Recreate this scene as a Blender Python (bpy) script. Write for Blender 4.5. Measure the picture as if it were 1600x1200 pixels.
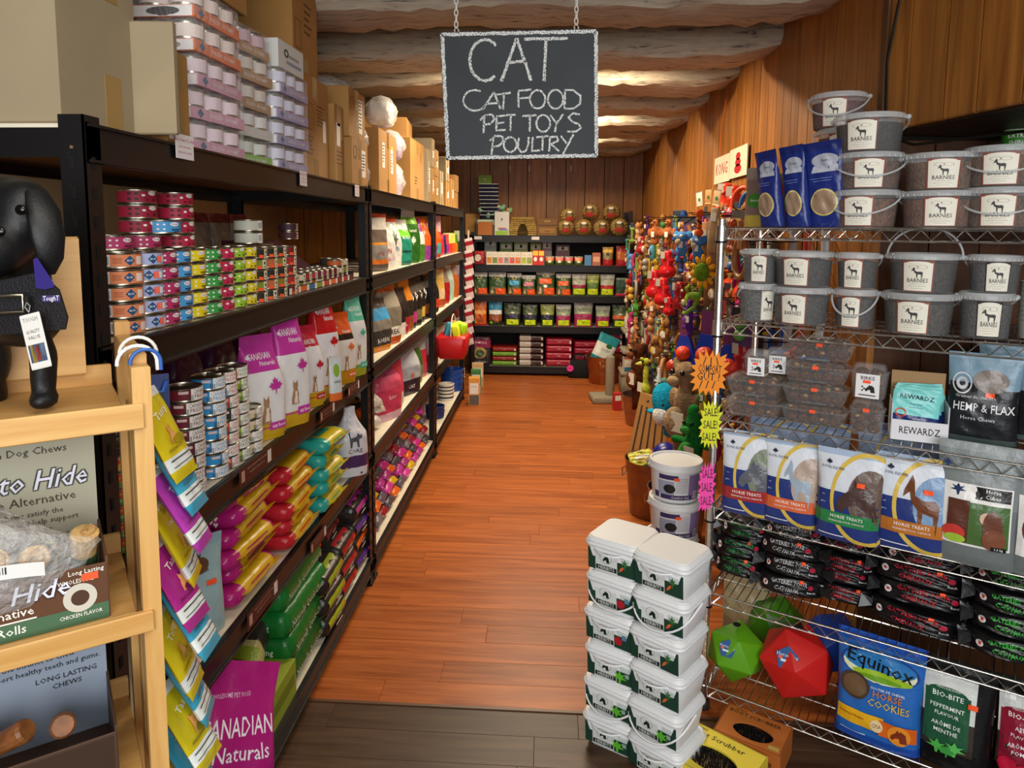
import bpy, math, random
from mathutils import Vector, Matrix, Euler
from mathutils.geometry import tessellate_polygon
for o in list(bpy.data.objects): bpy.data.objects.remove(o, do_unlink=True)
SC = bpy.context.scene
COL = SC.collection
PI = math.pi
rad = math.radians
RN = random.Random(11)
V = Vector
# ---------------------------------------------------------------- camera
F, CX, CY, EYE = 1100.0, 790.0, 478.0, 1.65
def _basis(yaw, pitch, roll):
    f = V((math.sin(yaw)*math.cos(pitch), math.cos(yaw)*math.cos(pitch), math.sin(pitch)))
    r = V((math.cos(yaw), -math.sin(yaw), 0)); u = r.cross(f)
    return f, r*math.cos(roll)+u*math.sin(roll), u*math.cos(roll)-r*math.sin(roll)
FWD, RGT, UPV = _basis(rad(-3.4), rad(-6.2), rad(0.4))
CP = V((0, 0, EYE))
cd = bpy.data.cameras.new('camera'); cam = bpy.data.objects.new('camera', cd); COL.objects.link(cam)
cd.sensor_width = 36; cd.lens = F/1600*36; cd.shift_x = (800-CX)/1600; cd.shift_y = (CY-600)/1600
cd.clip_start = .05; cd.clip_end = 60
cam.matrix_world = Matrix(((RGT.x, UPV.x, -FWD.x, CP.x), (RGT.y, UPV.y, -FWD.y, CP.y), (RGT.z, UPV.z, -FWD.z, CP.z), (0, 0, 0, 1)))
SC.camera = cam
# ---------------------------------------------------------------- light
SC.view_settings.view_transform = 'Standard'; SC.view_settings.look = 'None'
SC.view_settings.gamma = 1; SC.view_settings.use_curve_mapping = False
SC.view_settings.exposure = 0.04
w = bpy.data.worlds.new('world'); SC.world = w; w.use_nodes = True
w.node_tree.nodes['Background'].inputs[0].default_value = (1.0, .9, .78, 1)
w.node_tree.nodes['Background'].inputs[1].default_value = .12
def area(name, loc, size, power, col, rot=(0, 0, 0)):
    l = bpy.data.lights.new(name, 'AREA'); l.shape = 'RECTANGLE'; l.size, l.size_y = size
    l.energy = power; l.color = col
    o = bpy.data.objects.new(name, l); COL.objects.link(o); o.location = loc; o.rotation_euler = rot
    return o
area('shop_front_daylight', (.5, -1.7, 1.9), (3.0, 1.5), 112, (.97, .98, 1.0), (rad(80), 0, 0))
area('ceiling_panel_light', (0.2, 0.3, 2.62), (1.6, .5), 22, (1, .93, .82))
WARM = (1, .84, .62)
# rays from the measured photograph onto real planes
def ray(px, py): return FWD+RGT*((px-CX)/F)+UPV*((CY-py)/F)
def onX(px, py, X): d = ray(px, py); return CP+d*(X/d.x)
def onY(px, py, Y): d = ray(px, py); return CP+d*(Y/d.y)
def onZ(px, py, Z): d = ray(px, py); return CP+d*((Z-EYE)/d.z)
def dep(p): return (V(p)-CP).dot(FWD)/F      # metres per pixel at p
# ---------------------------------------------------------------- materials
def lin(c):
    if isinstance(c, str): c = [int(c[i:i+2], 16)/255 for i in (0, 2, 4)]
    return tuple(x/12.92 if x <= .04045 else ((x+.055)/1.055)**2.4 for x in c)+(1,)
_m = {}
def mat(key, col='808080', rough=.5, metal=0, var=.0, vscale=20, bump=0, bscale=60, kind='', col2=None, trans=0, alpha=1, emit=0, spec=.5, ior=1.45, bands=None, rnd=0):
    if key in _m: return _m[key]
    m = bpy.data.materials.new(key); _m[key] = m; m.use_nodes = True
    nt = m.node_tree; N = nt.nodes; L = nt.links; b = N['Principled BSDF']
    b.inputs['Roughness'].default_value = rough; b.inputs['Metallic'].default_value = metal
    b.inputs['Specular IOR Level'].default_value = spec; b.inputs['IOR'].default_value = ior
    if trans: b.inputs['Transmission Weight'].default_value = trans
    if alpha < 1: b.inputs['Alpha'].default_value = alpha
    m.diffuse_color = lin(col)
    tc = N.new('ShaderNodeTexCoord')
    out = None
    if bands:
        sp = N.new('ShaderNodeSeparateXYZ'); L.new(tc.outputs['UV'], sp.inputs[0])
        cr = N.new('ShaderNodeValToRGB'); cr.color_ramp.interpolation = 'CONSTANT'
        el = cr.color_ramp.elements
        while len(el) > 1: el.remove(el[-1])
        el[0].position = 0; el[0].color = lin(bands[0][1])
        for p, c in bands[1:]:
            e = el.new(p); e.color = lin(c)
        L.new(sp.outputs[1], cr.inputs[0]); out = cr.outputs[0]
    elif kind == 'wood':
        mp = N.new('ShaderNodeMapping'); L.new(tc.outputs['Object'], mp.inputs[0]); mp.inputs['Scale'].default_value = bscale if isinstance(bscale, tuple) else (14, 14, 1.2)
        oi = N.new('ShaderNodeObjectInfo')
        ad = N.new('ShaderNodeVectorMath'); ad.operation = 'ADD'; L.new(mp.outputs[0], ad.inputs[0])
        mu = N.new('ShaderNodeMath'); mu.operation = 'MULTIPLY'; mu.inputs[1].default_value = 37; L.new(oi.outputs['Random'], mu.inputs[0]); L.new(mu.outputs[0], ad.inputs[1])
        nz = N.new('ShaderNodeTexNoise'); nz.inputs['Scale'].default_value = 1.6; nz.inputs['Detail'].default_value = 7; nz.inputs['Roughness'].default_value = .62; nz.inputs['Distortion'].default_value = .6
        L.new(ad.outputs[0], nz.inputs[0])
        cr = N.new('ShaderNodeValToRGB'); cr.color_ramp.elements[0].position = .33; cr.color_ramp.elements[1].position = .68
        cr.color_ramp.elements[0].color = lin(col2); cr.color_ramp.elements[1].color = lin(col); L.new(nz.outputs[0], cr.inputs[0])
        out = cr.outputs[0]
        if rnd:
            hs = N.new('ShaderNodeHueSaturation'); L.new(out, hs.inputs['Color'])
            mr = N.new('ShaderNodeMapRange'); mr.inputs[3].default_value = 1-rnd; mr.inputs[4].default_value = 1+rnd; L.new(oi.outputs['Random'], mr.inputs[0]); L.new(mr.outputs[0], hs.inputs['Value'])
            out = hs.outputs[0]
        if bump:
            bp = N.new('ShaderNodeBump'); bp.inputs['Strength'].default_value = bump; bp.inputs['Distance'].default_value = .003; L.new(nz.outputs[0], bp.inputs['Height']); L.new(bp.outputs[0], b.inputs['Normal'])
    elif var or col2:
        nz = N.new('ShaderNodeTexNoise'); nz.inputs['Scale'].default_value = vscale; nz.inputs['Detail'].default_value = 5; L.new(tc.outputs['Object'], nz.inputs[0])
        cr = N.new('ShaderNodeValToRGB'); a, c2 = lin(col), lin(col2) if col2 else None
        cr.color_ramp.elements[0].position = .35; cr.color_ramp.elements[1].position = .65
        cr.color_ramp.elements[0].color = c2 if c2 else tuple(x*(1-var) for x in a[:3])+(1,)
        cr.color_ramp.elements[1].color = a if c2 else tuple(min(1, x*(1+var)) for x in a[:3])+(1,)
        L.new(nz.outputs[0], cr.inputs[0]); out = cr.outputs[0]
    if out: L.new(out, b.inputs['Base Color'])
    else: b.inputs['Base Color'].default_value = lin(col)
    if bump and kind != 'wood':
        n2 = N.new('ShaderNodeTexNoise'); n2.inputs['Scale'].default_value = bscale; n2.inputs['Detail'].default_value = 3; L.new(tc.outputs['Object'], n2.inputs[0])
        bp = N.new('ShaderNodeBump'); bp.inputs['Strength'].default_value = bump; bp.inputs['Distance'].default_value = .01; L.new(n2.outputs[0], bp.inputs['Height']); L.new(bp.outputs[0], b.inputs['Normal'])
    if emit:
        b.inputs['Emission Color'].default_value = lin(col); b.inputs['Emission Strength'].default_value = emit
    return m
def G(c): return mat('glossy_'+c, c, .28, bump=.25, bscale=35)          # plastic film
def K(c): return mat('print_'+c, c, .55)                                  # paper, ink
def PLX(c): return mat('plush_'+c, c, .95, bump=.9, bscale=140, var=.22, vscale=60, spec=.1)
def PL(c, r=.35): return mat('plastic_%s_%g' % (c, r), c, r)
BLACKM = mat('black_powder_coat', '0d0c0d', .38, spec=.5)
STEEL = mat('chrome', 'e6e4e0', .27, 1)
TIN = mat('tin', 'b9b4a4', .3, 1)
CARD = mat('cardboard', 'b08a56', .8, var=.07, vscale=6)
CARD2 = mat('cardboard_pale', '95866a', .8, var=.06, vscale=5)
CARD3 = mat('cardboard_kraft', 'a97c42', .8, var=.07, vscale=6)
TAPE = mat('packing_tape', '9a7a45', .35)
WHITEP = mat('white_plastic', 'e4e6e6', .38)
CLEAR = mat('clear_plastic', 'f4f4f2', .08, alpha=.22, spec=.6)
FROST = mat('cloudy_plastic', 'cfd2d2', .3, alpha=.45)
PINE = mat('pine', 'd8ae6c', .45, kind='wood', col2='c4924f', bscale=(20, 20, 1.5))
PINEH = mat('pine_cross', 'd8ae6c', .45, kind='wood', col2='c4924f', bscale=(1.5, 20, 20))
# ---------------------------------------------------------------- mesh builder
class MB:
    def __init__(s): s.v = []; s.f = []; s.mi = []; s.uv = {}
    def add(s, vs, fs, m=0, uv=None):
        o = len(s.v); s.v += [tuple(p) for p in vs]
        for k, f in enumerate(fs):
            if uv: s.uv[len(s.f)] = [uv[i] for i in f]
            s.f.append([i+o for i in f]); s.mi.append(m)
        return s
    def box(s, c, d, m=0, M=None):
        x, y, z = c; a, b, e = d[0]/2, d[1]/2, d[2]/2
        vs = [V((x+i*a, y+j*b, z+k*e)) for k in (-1, 1) for j in (-1, 1) for i in (-1, 1)]
        if M: vs = [M @ p for p in vs]
        return s.add(vs, [(0, 2, 3, 1), (4, 5, 7, 6), (0, 1, 5, 4), (2, 6, 7, 3), (0, 4, 6, 2), (1, 3, 7, 5)], m)
    def bar(s, p, q, wd, th, m=0, up=(0, 0, 1)):          # rectangular bar from p to q
        p, q = V(p), V(q); d = (q-p); n = d.normalized(); a = n.cross(V(up))
        if a.length < 1e-4: a = n.cross(V((0, 1, 0)))
        a.normalize(); b = a.cross(n)
        vs = [c+a*i*wd/2+b*j*th/2 for c in (p, q) for j in (-1, 1) for i in (-1, 1)]
        return s.add(vs, [(0, 2, 3, 1), (4, 5, 7, 6), (0, 1, 5, 4), (2, 6, 7, 3), (0, 4, 6, 2), (1, 3, 7, 5)], m)
    def skin(s, rings, m=0, cap=(1, 1), closed=True, uvs=None):
        n = len(rings[0]); o = [p for r in rings for p in r]; fs = []
        for i in range(len(rings)-1):
            for j in range(n if closed else n-1):
                k = (j+1) % n; fs.append((i*n+j, i*n+k, (i+1)*n+k, (i+1)*n+j))
        if closed and cap[0]: fs.append(tuple(range(n-1, -1, -1)))
        if closed and cap[1]: fs.append(tuple((len(rings)-1)*n+j for j in range(n)))
        return s.add(o, fs, m, uvs)
    def lathe(s, prof, n=20, m=0, c=(0, 0, 0), cap=(1, 1), M=None):
        rings = []
        for r, z in prof:
            ring = [V((c[0]+r*math.cos(2*PI*k/n), c[1]+r*math.sin(2*PI*k/n), c[2]+z)) for k in range(n)]
            rings.append([M @ p for p in ring] if M else ring)
        return s.skin(rings, m, cap)
    def tube(s, pts, r, n=6, m=0, closed=False, flat=1):
        pts = [V(p) for p in pts]; rings = []; a = None; N = len(pts)
        for i, p in enumerate(pts):
            t = (pts[(i+1) % N if closed else min(i+1, N-1)]-pts[(i-1) % N if closed else max(i-1, 0)])
            if t.length < 1e-7: t = V((0, 0, 1))
            t.normalize()
            if a is None:
                a = t.cross(V((0, 0, 1)))
                if a.length < .05: a = t.cross(V((0, 1, 0)))
            a = (a-t*a.dot(t))
            if a.length < 1e-6: a = t.orthogonal()
            a.normalize(); b = t.cross(a); rr = r[i] if isinstance(r, (list, tuple)) else r
            rings.append([p+a*rr*math.cos(2*PI*k/n)+b*rr*flat*math.sin(2*PI*k/n) for k in range(n)])
        if closed: rings.append(rings[0])
        return s.skin(rings, m, (0, 0) if closed else (1, 1))
    def rbox(s, c, d, r, m=0, seg=3, taper=1.0, M=None):       # rounded box, base centre c
        rings = []
        def ring(sx, sy, z):
            q = []; rr = min(r, sx/2-1e-4, sy/2-1e-4)
            for cx, cy, a0 in ((1, 1, 0), (-1, 1, 90), (-1, -1, 180), (1, -1, 270)):
                for k in range(seg+1):
                    a = rad(a0+90*k/seg)
                    q.append(V((c[0]+cx*(sx/2-rr)+rr*math.cos(a), c[1]+cy*(sy/2-rr)+rr*math.sin(a), c[2]+z)))
            return q
        e = min(r*.5, d[2]*.3); t = taper
        rings = [ring(d[0]-2*e*.7, d[1]-2*e*.7, 0), ring(d[0], d[1], e), ring(d[0]*t, d[1]*t, d[2]-e), ring(d[0]*t-2*e*.7, d[1]*t-2*e*.7, d[2])]
        if M: rings = [[M @ p for p in r_] for r_ in rings]
        return s.skin(rings, m)
    def ball(s, c, r, n=14, m=0, sc=(1, 1, 1), M=None, k=8):
        rings = []
        for i in range(1, k):
            a = PI*i/k-PI/2
            rings.append([V((r*sc[0]*math.cos(a)*math.cos(2*PI*j/n), r*sc[1]*math.cos(a)*math.sin(2*PI*j/n), r*sc[2]*math.sin(a))) for j in range(n)])
        cc = V(c); lo, hi = V((0, 0, -r*sc[2])), V((0, 0, r*sc[2]))
        vs = [p for q in rings for p in q]+[lo, hi]
        if M: vs = [M @ p for p in vs]
        vs = [p+cc for p in vs]; fs = []; q = k-1
        for i in range(q-1):
            for j in range(n): fs.append((i*n+j, i*n+(j+1) % n, (i+1)*n+(j+1) % n, (i+1)*n+j))
        for j in range(n):
            fs.append((q*n, (j+1) % n, j)); fs.append((q*n+1, (q-1)*n+j, (q-1)*n+(j+1) % n))
        return s.add(vs, fs, m)
    # flat print laid on a surface: fn(x, y) -> 3D
    def drect(s, fn, x, y, wd, hg, m=0, nx=6, ny=5):
        vs = [fn(x-wd/2+wd*i/nx, y-hg/2+hg*j/ny) for j in range(ny+1) for i in range(nx+1)]
        fs = [(j*(nx+1)+i, j*(nx+1)+i+1, (j+1)*(nx+1)+i+1, (j+1)*(nx+1)+i) for j in range(ny) for i in range(nx)]
        return s.add(vs, fs, m)
    def doval(s, fn, x, y, wd, hg, m=0, n=20, a0=0, a1=2*PI, hole=0):
        n = n*2 if hole else n; vs = []; R3 = (hole, .5+hole/2, 1) if hole else (0.001, .22, .42, .62, .82, 1)
        for q in R3:
            for k in range(n+1):
                a = a0+(a1-a0)*k/n; vs.append(fn(x+wd/2*q*math.cos(a), y+hg/2*q*math.sin(a)))
        fs = [(i*(n+1)+k, (i+1)*(n+1)+k, (i+1)*(n+1)+k+1, i*(n+1)+k+1) for i in range(len(R3)-1) for k in range(n)]
        return s.add(vs, fs, m)
    def dpoly(s, fn, pts, m=0):                              # any flat polygon, finely divided
        P = [V((a, b, 0)) for a, b in pts]; T_ = [tuple(P[i].xy for i in t) for t in tessellate_polygon([P])]
        for _ in range(2 if len(pts) > 6 else 1):
            T_ = [q for a, b, c in T_ for ab, bc, ca in [((a+b)/2, (b+c)/2, (c+a)/2)] for q in ((a, ab, ca), (ab, b, bc), (ca, bc, c), (ab, bc, ca))]
        vs = []; fs = []
        for a, b, c in T_:
            if (b-a).cross(c-a) < 0: b, c = c, b
            k = len(vs); vs += [fn(*a), fn(*b), fn(*c)]; fs.append((k, k+1, k+2))
        return s.add(vs, fs, m)
    def dtext(s, fn, t, x, y, size, m=0, maxw=None, rot=0, sx=1):
        vs, fs, wd = t2d(t); sc = size
        if maxw and wd*sc*sx > maxw: sx = maxw/(wd*sc)
        c, n = math.cos(rot), math.sin(rot)
        return s.add([fn(x+(a*sx*c-b*n)*sc, y+(a*sx*n+b*c)*sc) for a, b in vs], fs, m)
    def mesh(s, name, mats, smooth=0):
        me = bpy.data.meshes.new(name); me.from_pydata(s.v, [], s.f)
        for q in (mats if isinstance(mats, (list, tuple)) else [mats]): me.materials.append(q)
        me.polygons.foreach_set('material_index', s.mi)
        if s.uv:
            ul = me.uv_layers.new(name='UVMap')
            for p in me.polygons:
                if p.index in s.uv:
                    for li, q in zip(p.loop_indices, s.uv[p.index]): ul.data[li].uv = q
        if smooth:
            me.polygons.foreach_set('use_smooth', [True]*len(me.polygons)); me.set_sharp_from_angle(angle=rad(smooth))
        me.update(); return me
_t = {}
def t2d(t):
    if t in _t: return _t[t]
    cu = bpy.data.curves.new('lettering', 'FONT'); cu.body = t; cu.align_x = 'CENTER'; cu.align_y = 'CENTER'; cu.resolution_u = 1; cu.size = 1; cu.offset = .006
    o = bpy.data.objects.new('lettering', cu); COL.objects.link(o)
    me = bpy.data.meshes.new_from_object(o)
    vs = [(p.co.x, p.co.y) for p in me.vertices]; fs = [tuple(p.vertices) for p in me.polygons]
    bpy.data.objects.remove(o); bpy.data.meshes.remove(me); bpy.data.curves.remove(cu)
    wd = (max(a for a, b in vs)-min(a for a, b in vs)) if vs else 1
    _t[t] = (vs, fs, wd); return _t[t]
# ---------------------------------------------------------------- objects
LABELS = {}
def setp(o, label=None, cat=None, group=None, kind=None):
    if label: o['label'] = label
    if cat: o['category'] = cat
    if group: o['group'] = group
    if kind: o['kind'] = kind
    return o
def ob(name, me, parent=None, loc=(0, 0, 0), rot=(0, 0, 0), label=None, cat=None, group=None, kind=None, sc=None):
    o = bpy.data.objects.new(name, me); COL.objects.link(o)
    if parent: o.parent = parent
    o.location = loc; o.rotation_euler = rot
    if sc: o.scale = sc if isinstance(sc, (tuple, list)) else (sc,)*3
    return setp(o, label, cat, group, kind)
def put(proto, label, loc, rz=0, group=None, rot=None, sc=None):
    """proto = (name, category, [(part name, mesh, [sub parts], label)...]); every part shares its mesh with its copies"""
    name, cat, parts = proto
    r = rot if rot else (0, 0, rz)
    if len(parts) == 1 and not parts[0][2]:
        return ob(name, parts[0][1], None, loc, r, label, cat, group, None, sc)
    e = ob(name, None, None, loc, r, label, cat, group, None, sc); e.empty_display_size = .05
    for q in parts:
        c = ob(q[0], q[1], e, label=q[3] if len(q) > 3 else None)
        for s_ in q[2]: ob(s_[0], s_[1], c)
    return e
ORD = ['first', 'second', 'third', 'fourth', 'fifth', 'sixth', 'seventh', 'eighth', 'ninth', 'tenth', 'eleventh', 'twelfth', 'thirteenth', 'fourteenth', 'fifteenth', 'sixteenth', 'seventeenth', 'eighteenth', 'nineteenth', 'twentieth']
def lev(i, n): return 'top' if i == n-1 else ('bottom' if i == 0 else ORD[i]+' from the bottom')
# ================================================================ ROOM
XR, ZC = 1.10, 2.66
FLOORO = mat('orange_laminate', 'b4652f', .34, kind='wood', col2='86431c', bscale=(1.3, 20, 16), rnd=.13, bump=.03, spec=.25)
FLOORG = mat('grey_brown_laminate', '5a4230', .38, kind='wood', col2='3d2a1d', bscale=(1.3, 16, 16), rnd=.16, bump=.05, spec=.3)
WALLW = mat('stained_wall_board', 'b0722e', .45, kind='wood', col2='7a4718', bscale=(16, 16, 1.1), rnd=.15, bump=.12)
WALLD = mat('stained_back_board', '9c6428', .45, kind='wood', col2='734618', bscale=(14, 14, 1.0), rnd=.12, bump=.1)
DARKW = mat('dark_stained_wood', '3c2210', .5, kind='wood', col2='24130a', bscale=(2, 14, 14), rnd=.1)
DARK = mat('dark_gap', '120b07', .9)
uc = MB(); uc.rbox((0, 0, -.5), (1, 1, 1), .0, seg=1)
def chamf(dx, dy, dz, e):                  # a board with a narrow chamfer, 3 rings
    q = MB(); rings = []
    for z, i in ((-dz/2, e), (-dz/2+e, 0), (dz/2-e, 0), (dz/2, e)):
        a, b = dx/2-i, dy/2-i; rings.append([V((-a, -b, z)), V((a, -b, z)), V((a, b, z)), V((-a, b, z))])
    q.skin(rings); return q
# floor: a sub floor and its boards
fb = MB(); fb.box((0, 3.6, -.03), (9, 11.4, .04)); floor = ob('floor', fb.mesh('floor', DARK), kind='structure')
_pm = {}
def board(parent, name, m, loc, d, e=.0015, rot=(0, 0, 0)):
    k = (m.name,)+tuple(round(x, 3) for x in d)
    if k not in _pm: _pm[k] = chamf(d[0], d[1], d[2], e).mesh(name, m)
    return ob(name, _pm[k], parent, loc, rot)
rr = random.Random(3)
def floor_rows(y0, y1, wd, xa, xb, ln, m):
    y = y0
    while y < y1-.02:
        x = xa-rr.random()*ln
        while x < xb:
            L_ = ln if rr.random() < .6 else ln*.7
            a, b = max(x, xa), min(x+L_, xb)
            if b-a > .05: board(floor, 'floor_board', m, ((a+b)/2, y+wd/2, -.006), (round(b-a, 3)-.0006, wd-.0008, .012), .0008)
            x += L_
        y += wd
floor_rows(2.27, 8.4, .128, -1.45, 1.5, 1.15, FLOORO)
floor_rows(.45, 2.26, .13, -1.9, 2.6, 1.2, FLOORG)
st = MB(); st.box((.2, 2.265, .002), (3.4, .012, .004)); ob('trim_1', st.mesh('threshold', mat('threshold', '5b3c26', .4)), kind='structure')
# right wall
wb = MB(); wb.box((XR+.06, 5.55, ZC/2), (.06, 6.1, ZC))
wall_right = ob('wall_right', wb.mesh('wall_right', DARK), kind='structure')
y = 2.46; rr = random.Random(5)
while y < 8.4:
    wd = rr.choice((.1, .12, .13, .15, .09)); board(wall_right, 'wall_board', WALLW, (XR+.012, y+wd/2, ZC/2), (.022, wd-.006, ZC), .004); y += wd
# vertical cover strip where the boards change
board(wall_right, 'cover_strip', mat('cover_strip', '5d3a1c', .5), (XR-.008, 2.44, 2.33), (.02, .035, .68), .003)
# near wall: upper boards on a box out, dark soffit under it, recessed wall below
nb = MB(); nb.box((1.95, 1.4, ZC/2), (.06, 4.4, ZC)); wall_near = ob('wall_right', nb.mesh('wall_right_near', DARK), kind='structure')
a0 = V((1.10, 2.42, 0)); dr = V((math.sin(rad(-10)), -math.cos(rad(-10)), 0))     # runs towards the camera and outwards
dr = V((.17, -.985, 0)); t = 0; k = 0
while t < 2.6:
    wd = (.105, .16, .125, .15, .14)[k % 5]; zb = 1.975
    c = a0+dr*(t+wd/2); ln = ZC-zb
    board(wall_near, 'wall_board', WALLW, (c.x, c.y, zb+ln/2), (.022, wd-.007, ln), .004, (0, 0, math.atan2(.17, .985))); t += wd; k += 1
sf = MB(); e1 = a0+dr*2.6
sf.add([V((a0.x+.012, a0.y, 1.97)), V((e1.x+.012, e1.y, 1.97)), V((1.95, e1.y, 1.955)), V((1.95, a0.y+.3, 1.955)), V((a0.x+.012, a0.y, 1.99)), V((e1.x+.012, e1.y, 1.99)), V((1.95, e1.y, 1.975)), V((1.95, a0.y+.3, 1.975))],
       [(0, 1, 2, 3), (7, 6, 5, 4), (0, 4, 5, 1), (1, 5, 6, 2), (2, 6, 7, 3), (3, 7, 4, 0)])
ob('trim_2', sf.mesh('soffit', DARKW), kind='structure')
y = -.6
while y < 2.5:
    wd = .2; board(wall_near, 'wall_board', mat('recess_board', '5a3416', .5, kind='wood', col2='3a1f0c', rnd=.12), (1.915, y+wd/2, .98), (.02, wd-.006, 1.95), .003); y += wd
ret = MB(); ret.box((1.56, 2.5, .98), (.78, .04, 1.95)); ret.box((1.56, 2.5, 2.3), (.78, .04, .7))
wall_ret = ob('wall_right', ret.mesh('wall_return', DARK), kind='structure')
for i in range(5): board(wall_ret, 'wall_board', _m['recess_board'], (1.2+.165*i, 2.475, .98), (.16, .018, 1.95), .003)
# back wall
YB = 8.42
bb = MB(); bb.box((-1.0, YB+.06, ZC/2), (4.4, .06, ZC)); wall_back = ob('wall_back', bb.mesh('wall_back', DARK), kind='structure')
for i in range(19):
    wd = .225; board(wall_back, 'wall_board', WALLD, (1.1-wd*(i+.5), YB+.012, 1.3), (wd-.008, .024, 2.6), .003)
# narrow pale marks near the top of the back boards follow further down
lb = MB(); lb.box((-3.2, 3.5, ZC/2), (.06, 10.4, ZC)); ob('wall_left', lb.mesh('wall_left', mat('left_wall', '6d4b2a', .8, var=.1)), kind='structure')
rb = MB(); rb.box((-.5, -2.9, .4), (5.4, .06, .8)); ob('wall_front', rb.mesh('wall_front', mat('shop_wall', '8b7c66', .8)), kind='structure')
cb = MB(); cb.box((-.7, 4.2, ZC+.03), (5.4, 9.0, .05)); ob('ceiling', cb.mesh('ceiling', mat('ceiling_board', '6b5f50', .8, kind='wood', col2='4c4236', bscale=(1.2, 9, 9), rnd=0)), kind='structure')
# rough whitewashed beams
BEAM = mat('whitewashed_beam', 'a39684', .8, kind='wood', col2='3c352c', bscale=(3.4, 30, 30), bump=.9)
_cr = BEAM.node_tree.nodes
for n_ in _cr:
    if n_.type == 'VALTORGB':
        n_.color_ramp.elements[0].position = .30; n_.color_ramp.elements[1].position = .43
        e_ = n_.color_ramp.elements.new(.75); e_.color = lin('c0b49c')
def beam(i, y0, wd, zb, x1):
    q = MB(); r_ = random.Random(i); rings = []; xs = -3.15; n = 70; ph = r_.random()*9
    for k in range(n+1):
        x = xs+(x1-xs)*k/n; dz = .009*math.sin(x*1.9+ph)+.005*math.sin(x*6.1+ph*2)+r_.uniform(-.004, .004)
        z0 = zb+dz; ch = 0
        if k > n-3: z0 += .045*(k-n+3)/3*1.3
        yj = y0+.02*math.sin(x*1.7+ph)
        pr = [(0, ZC+.02), (0, .075+z0-0), (.006, .03+z0), (.03, z0+.006), (wd*.5, z0-.006), (wd-.03, z0+.006), (wd-.006, z0+.035), (wd, z0+.08), (wd, ZC+.02)]
        pr[1] = (0, z0+.075)
        rings.append([V((x, yj+a+r_.uniform(-.007, .007), b+(r_.uniform(-.009, .009) if b < ZC else 0))) for a, b in pr])
    q.skin([list(reversed(r)) for r in rings]); ob('trim_%d' % (i+3), q.mesh('beam', BEAM, 28), kind='structure')
for i, (y0, wd, zb) in enumerate([(2.72, .34, 2.475), (3.52, .36, 2.48), (4.30, .42, 2.50), (5.08, .38, 2.49), (5.80, .40, 2.48), (6.5, .36, 2.50), (7.15, .38, 2.50), (7.8, .40, 2.49)]):
    beam(i, y0, wd, zb, XR+.0)
beam(8, 1.75, .34, 2.48, 1.16)
# strip lights between the beams
def strip_light(y, x, ln, power, lab):
    e = ob('ceiling_lamp', None, loc=(x, y, ZC-.0), label=lab, cat='lamp')
    q = MB(); q.box((0, 0, -.02), (ln, .09, .03)); ob('housing', q.mesh('housing', PL('cfcabc')), e)
    q = MB(); q.tube([(-ln/2+.02, 0, -.05), (ln/2-.02, 0, -.05)], .013, 10); ob('light_tube', q.mesh('light_tube', mat('tube_glow', 'ffd9a0', emit=9)), e)
    a = area('tube_light', (0, 0, -.075), (ln, .05), power, WARM); a.parent = e
strip_light(4.08, -.02, 1.1, 52, 'warm strip lamp in the ceiling bay behind the hanging chalkboard')
strip_light(5.62, -.02, 1.1, 44, 'warm strip lamp in the farther ceiling bay behind the chalkboard')
strip_light(7.0, .0, 1.1, 30, 'warm strip lamp nearest the back shelves')
0 and strip_light(2.45, -.2, 1.0, 14, 'warm strip lamp nearest the camera, above the chalkboard')
# ================================================================ BLACK STEEL RACKS (left)
XL = -.80
ZS = [1.83, 1.435, 1.02, .62, .125]
DECKW = mat('white_deck', 'd8cfb8', .5, var=.04); DECKO = mat('particle_deck', '9a6330', .6, kind='wood', col2='7c4a1e', bscale=(8, 1.2, 8))
def slotted_post(h, ax, n=34):
    """L shaped upright with keyhole slots, corner at the origin, flanges along +-x and +-y"""
    q = MB(); t = .003; wf = .045
    sx, sy = ax
    q.box((sx*wf/2, sy*t/2, h/2), (wf, t, h)); q.box((sx*t/2, sy*wf/2, h/2), (t, wf, h))
    for i in range(n):
        z = .05+i*(h-.08)/n
        q.box((sx*wf*.5, -sy*.0006, z), (.009, .0016, .022), 1); q.box((sx*wf*.62, -sy*.0006, z+.012), (.005, .0018, .014), 1)
        q.box((-sx*.0006, sy*wf*.5, z), (.0016, .009, .022), 1)
        if i % 3 == 0: q.box((sx*wf*.5, -sy*.0008, z+.026), (.005, .0016, .005), 2)
    return q
HOLE = mat('slot_dark', '000000', .9); HOLEL = mat('slot_light', '6f5a40', .8)
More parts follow.
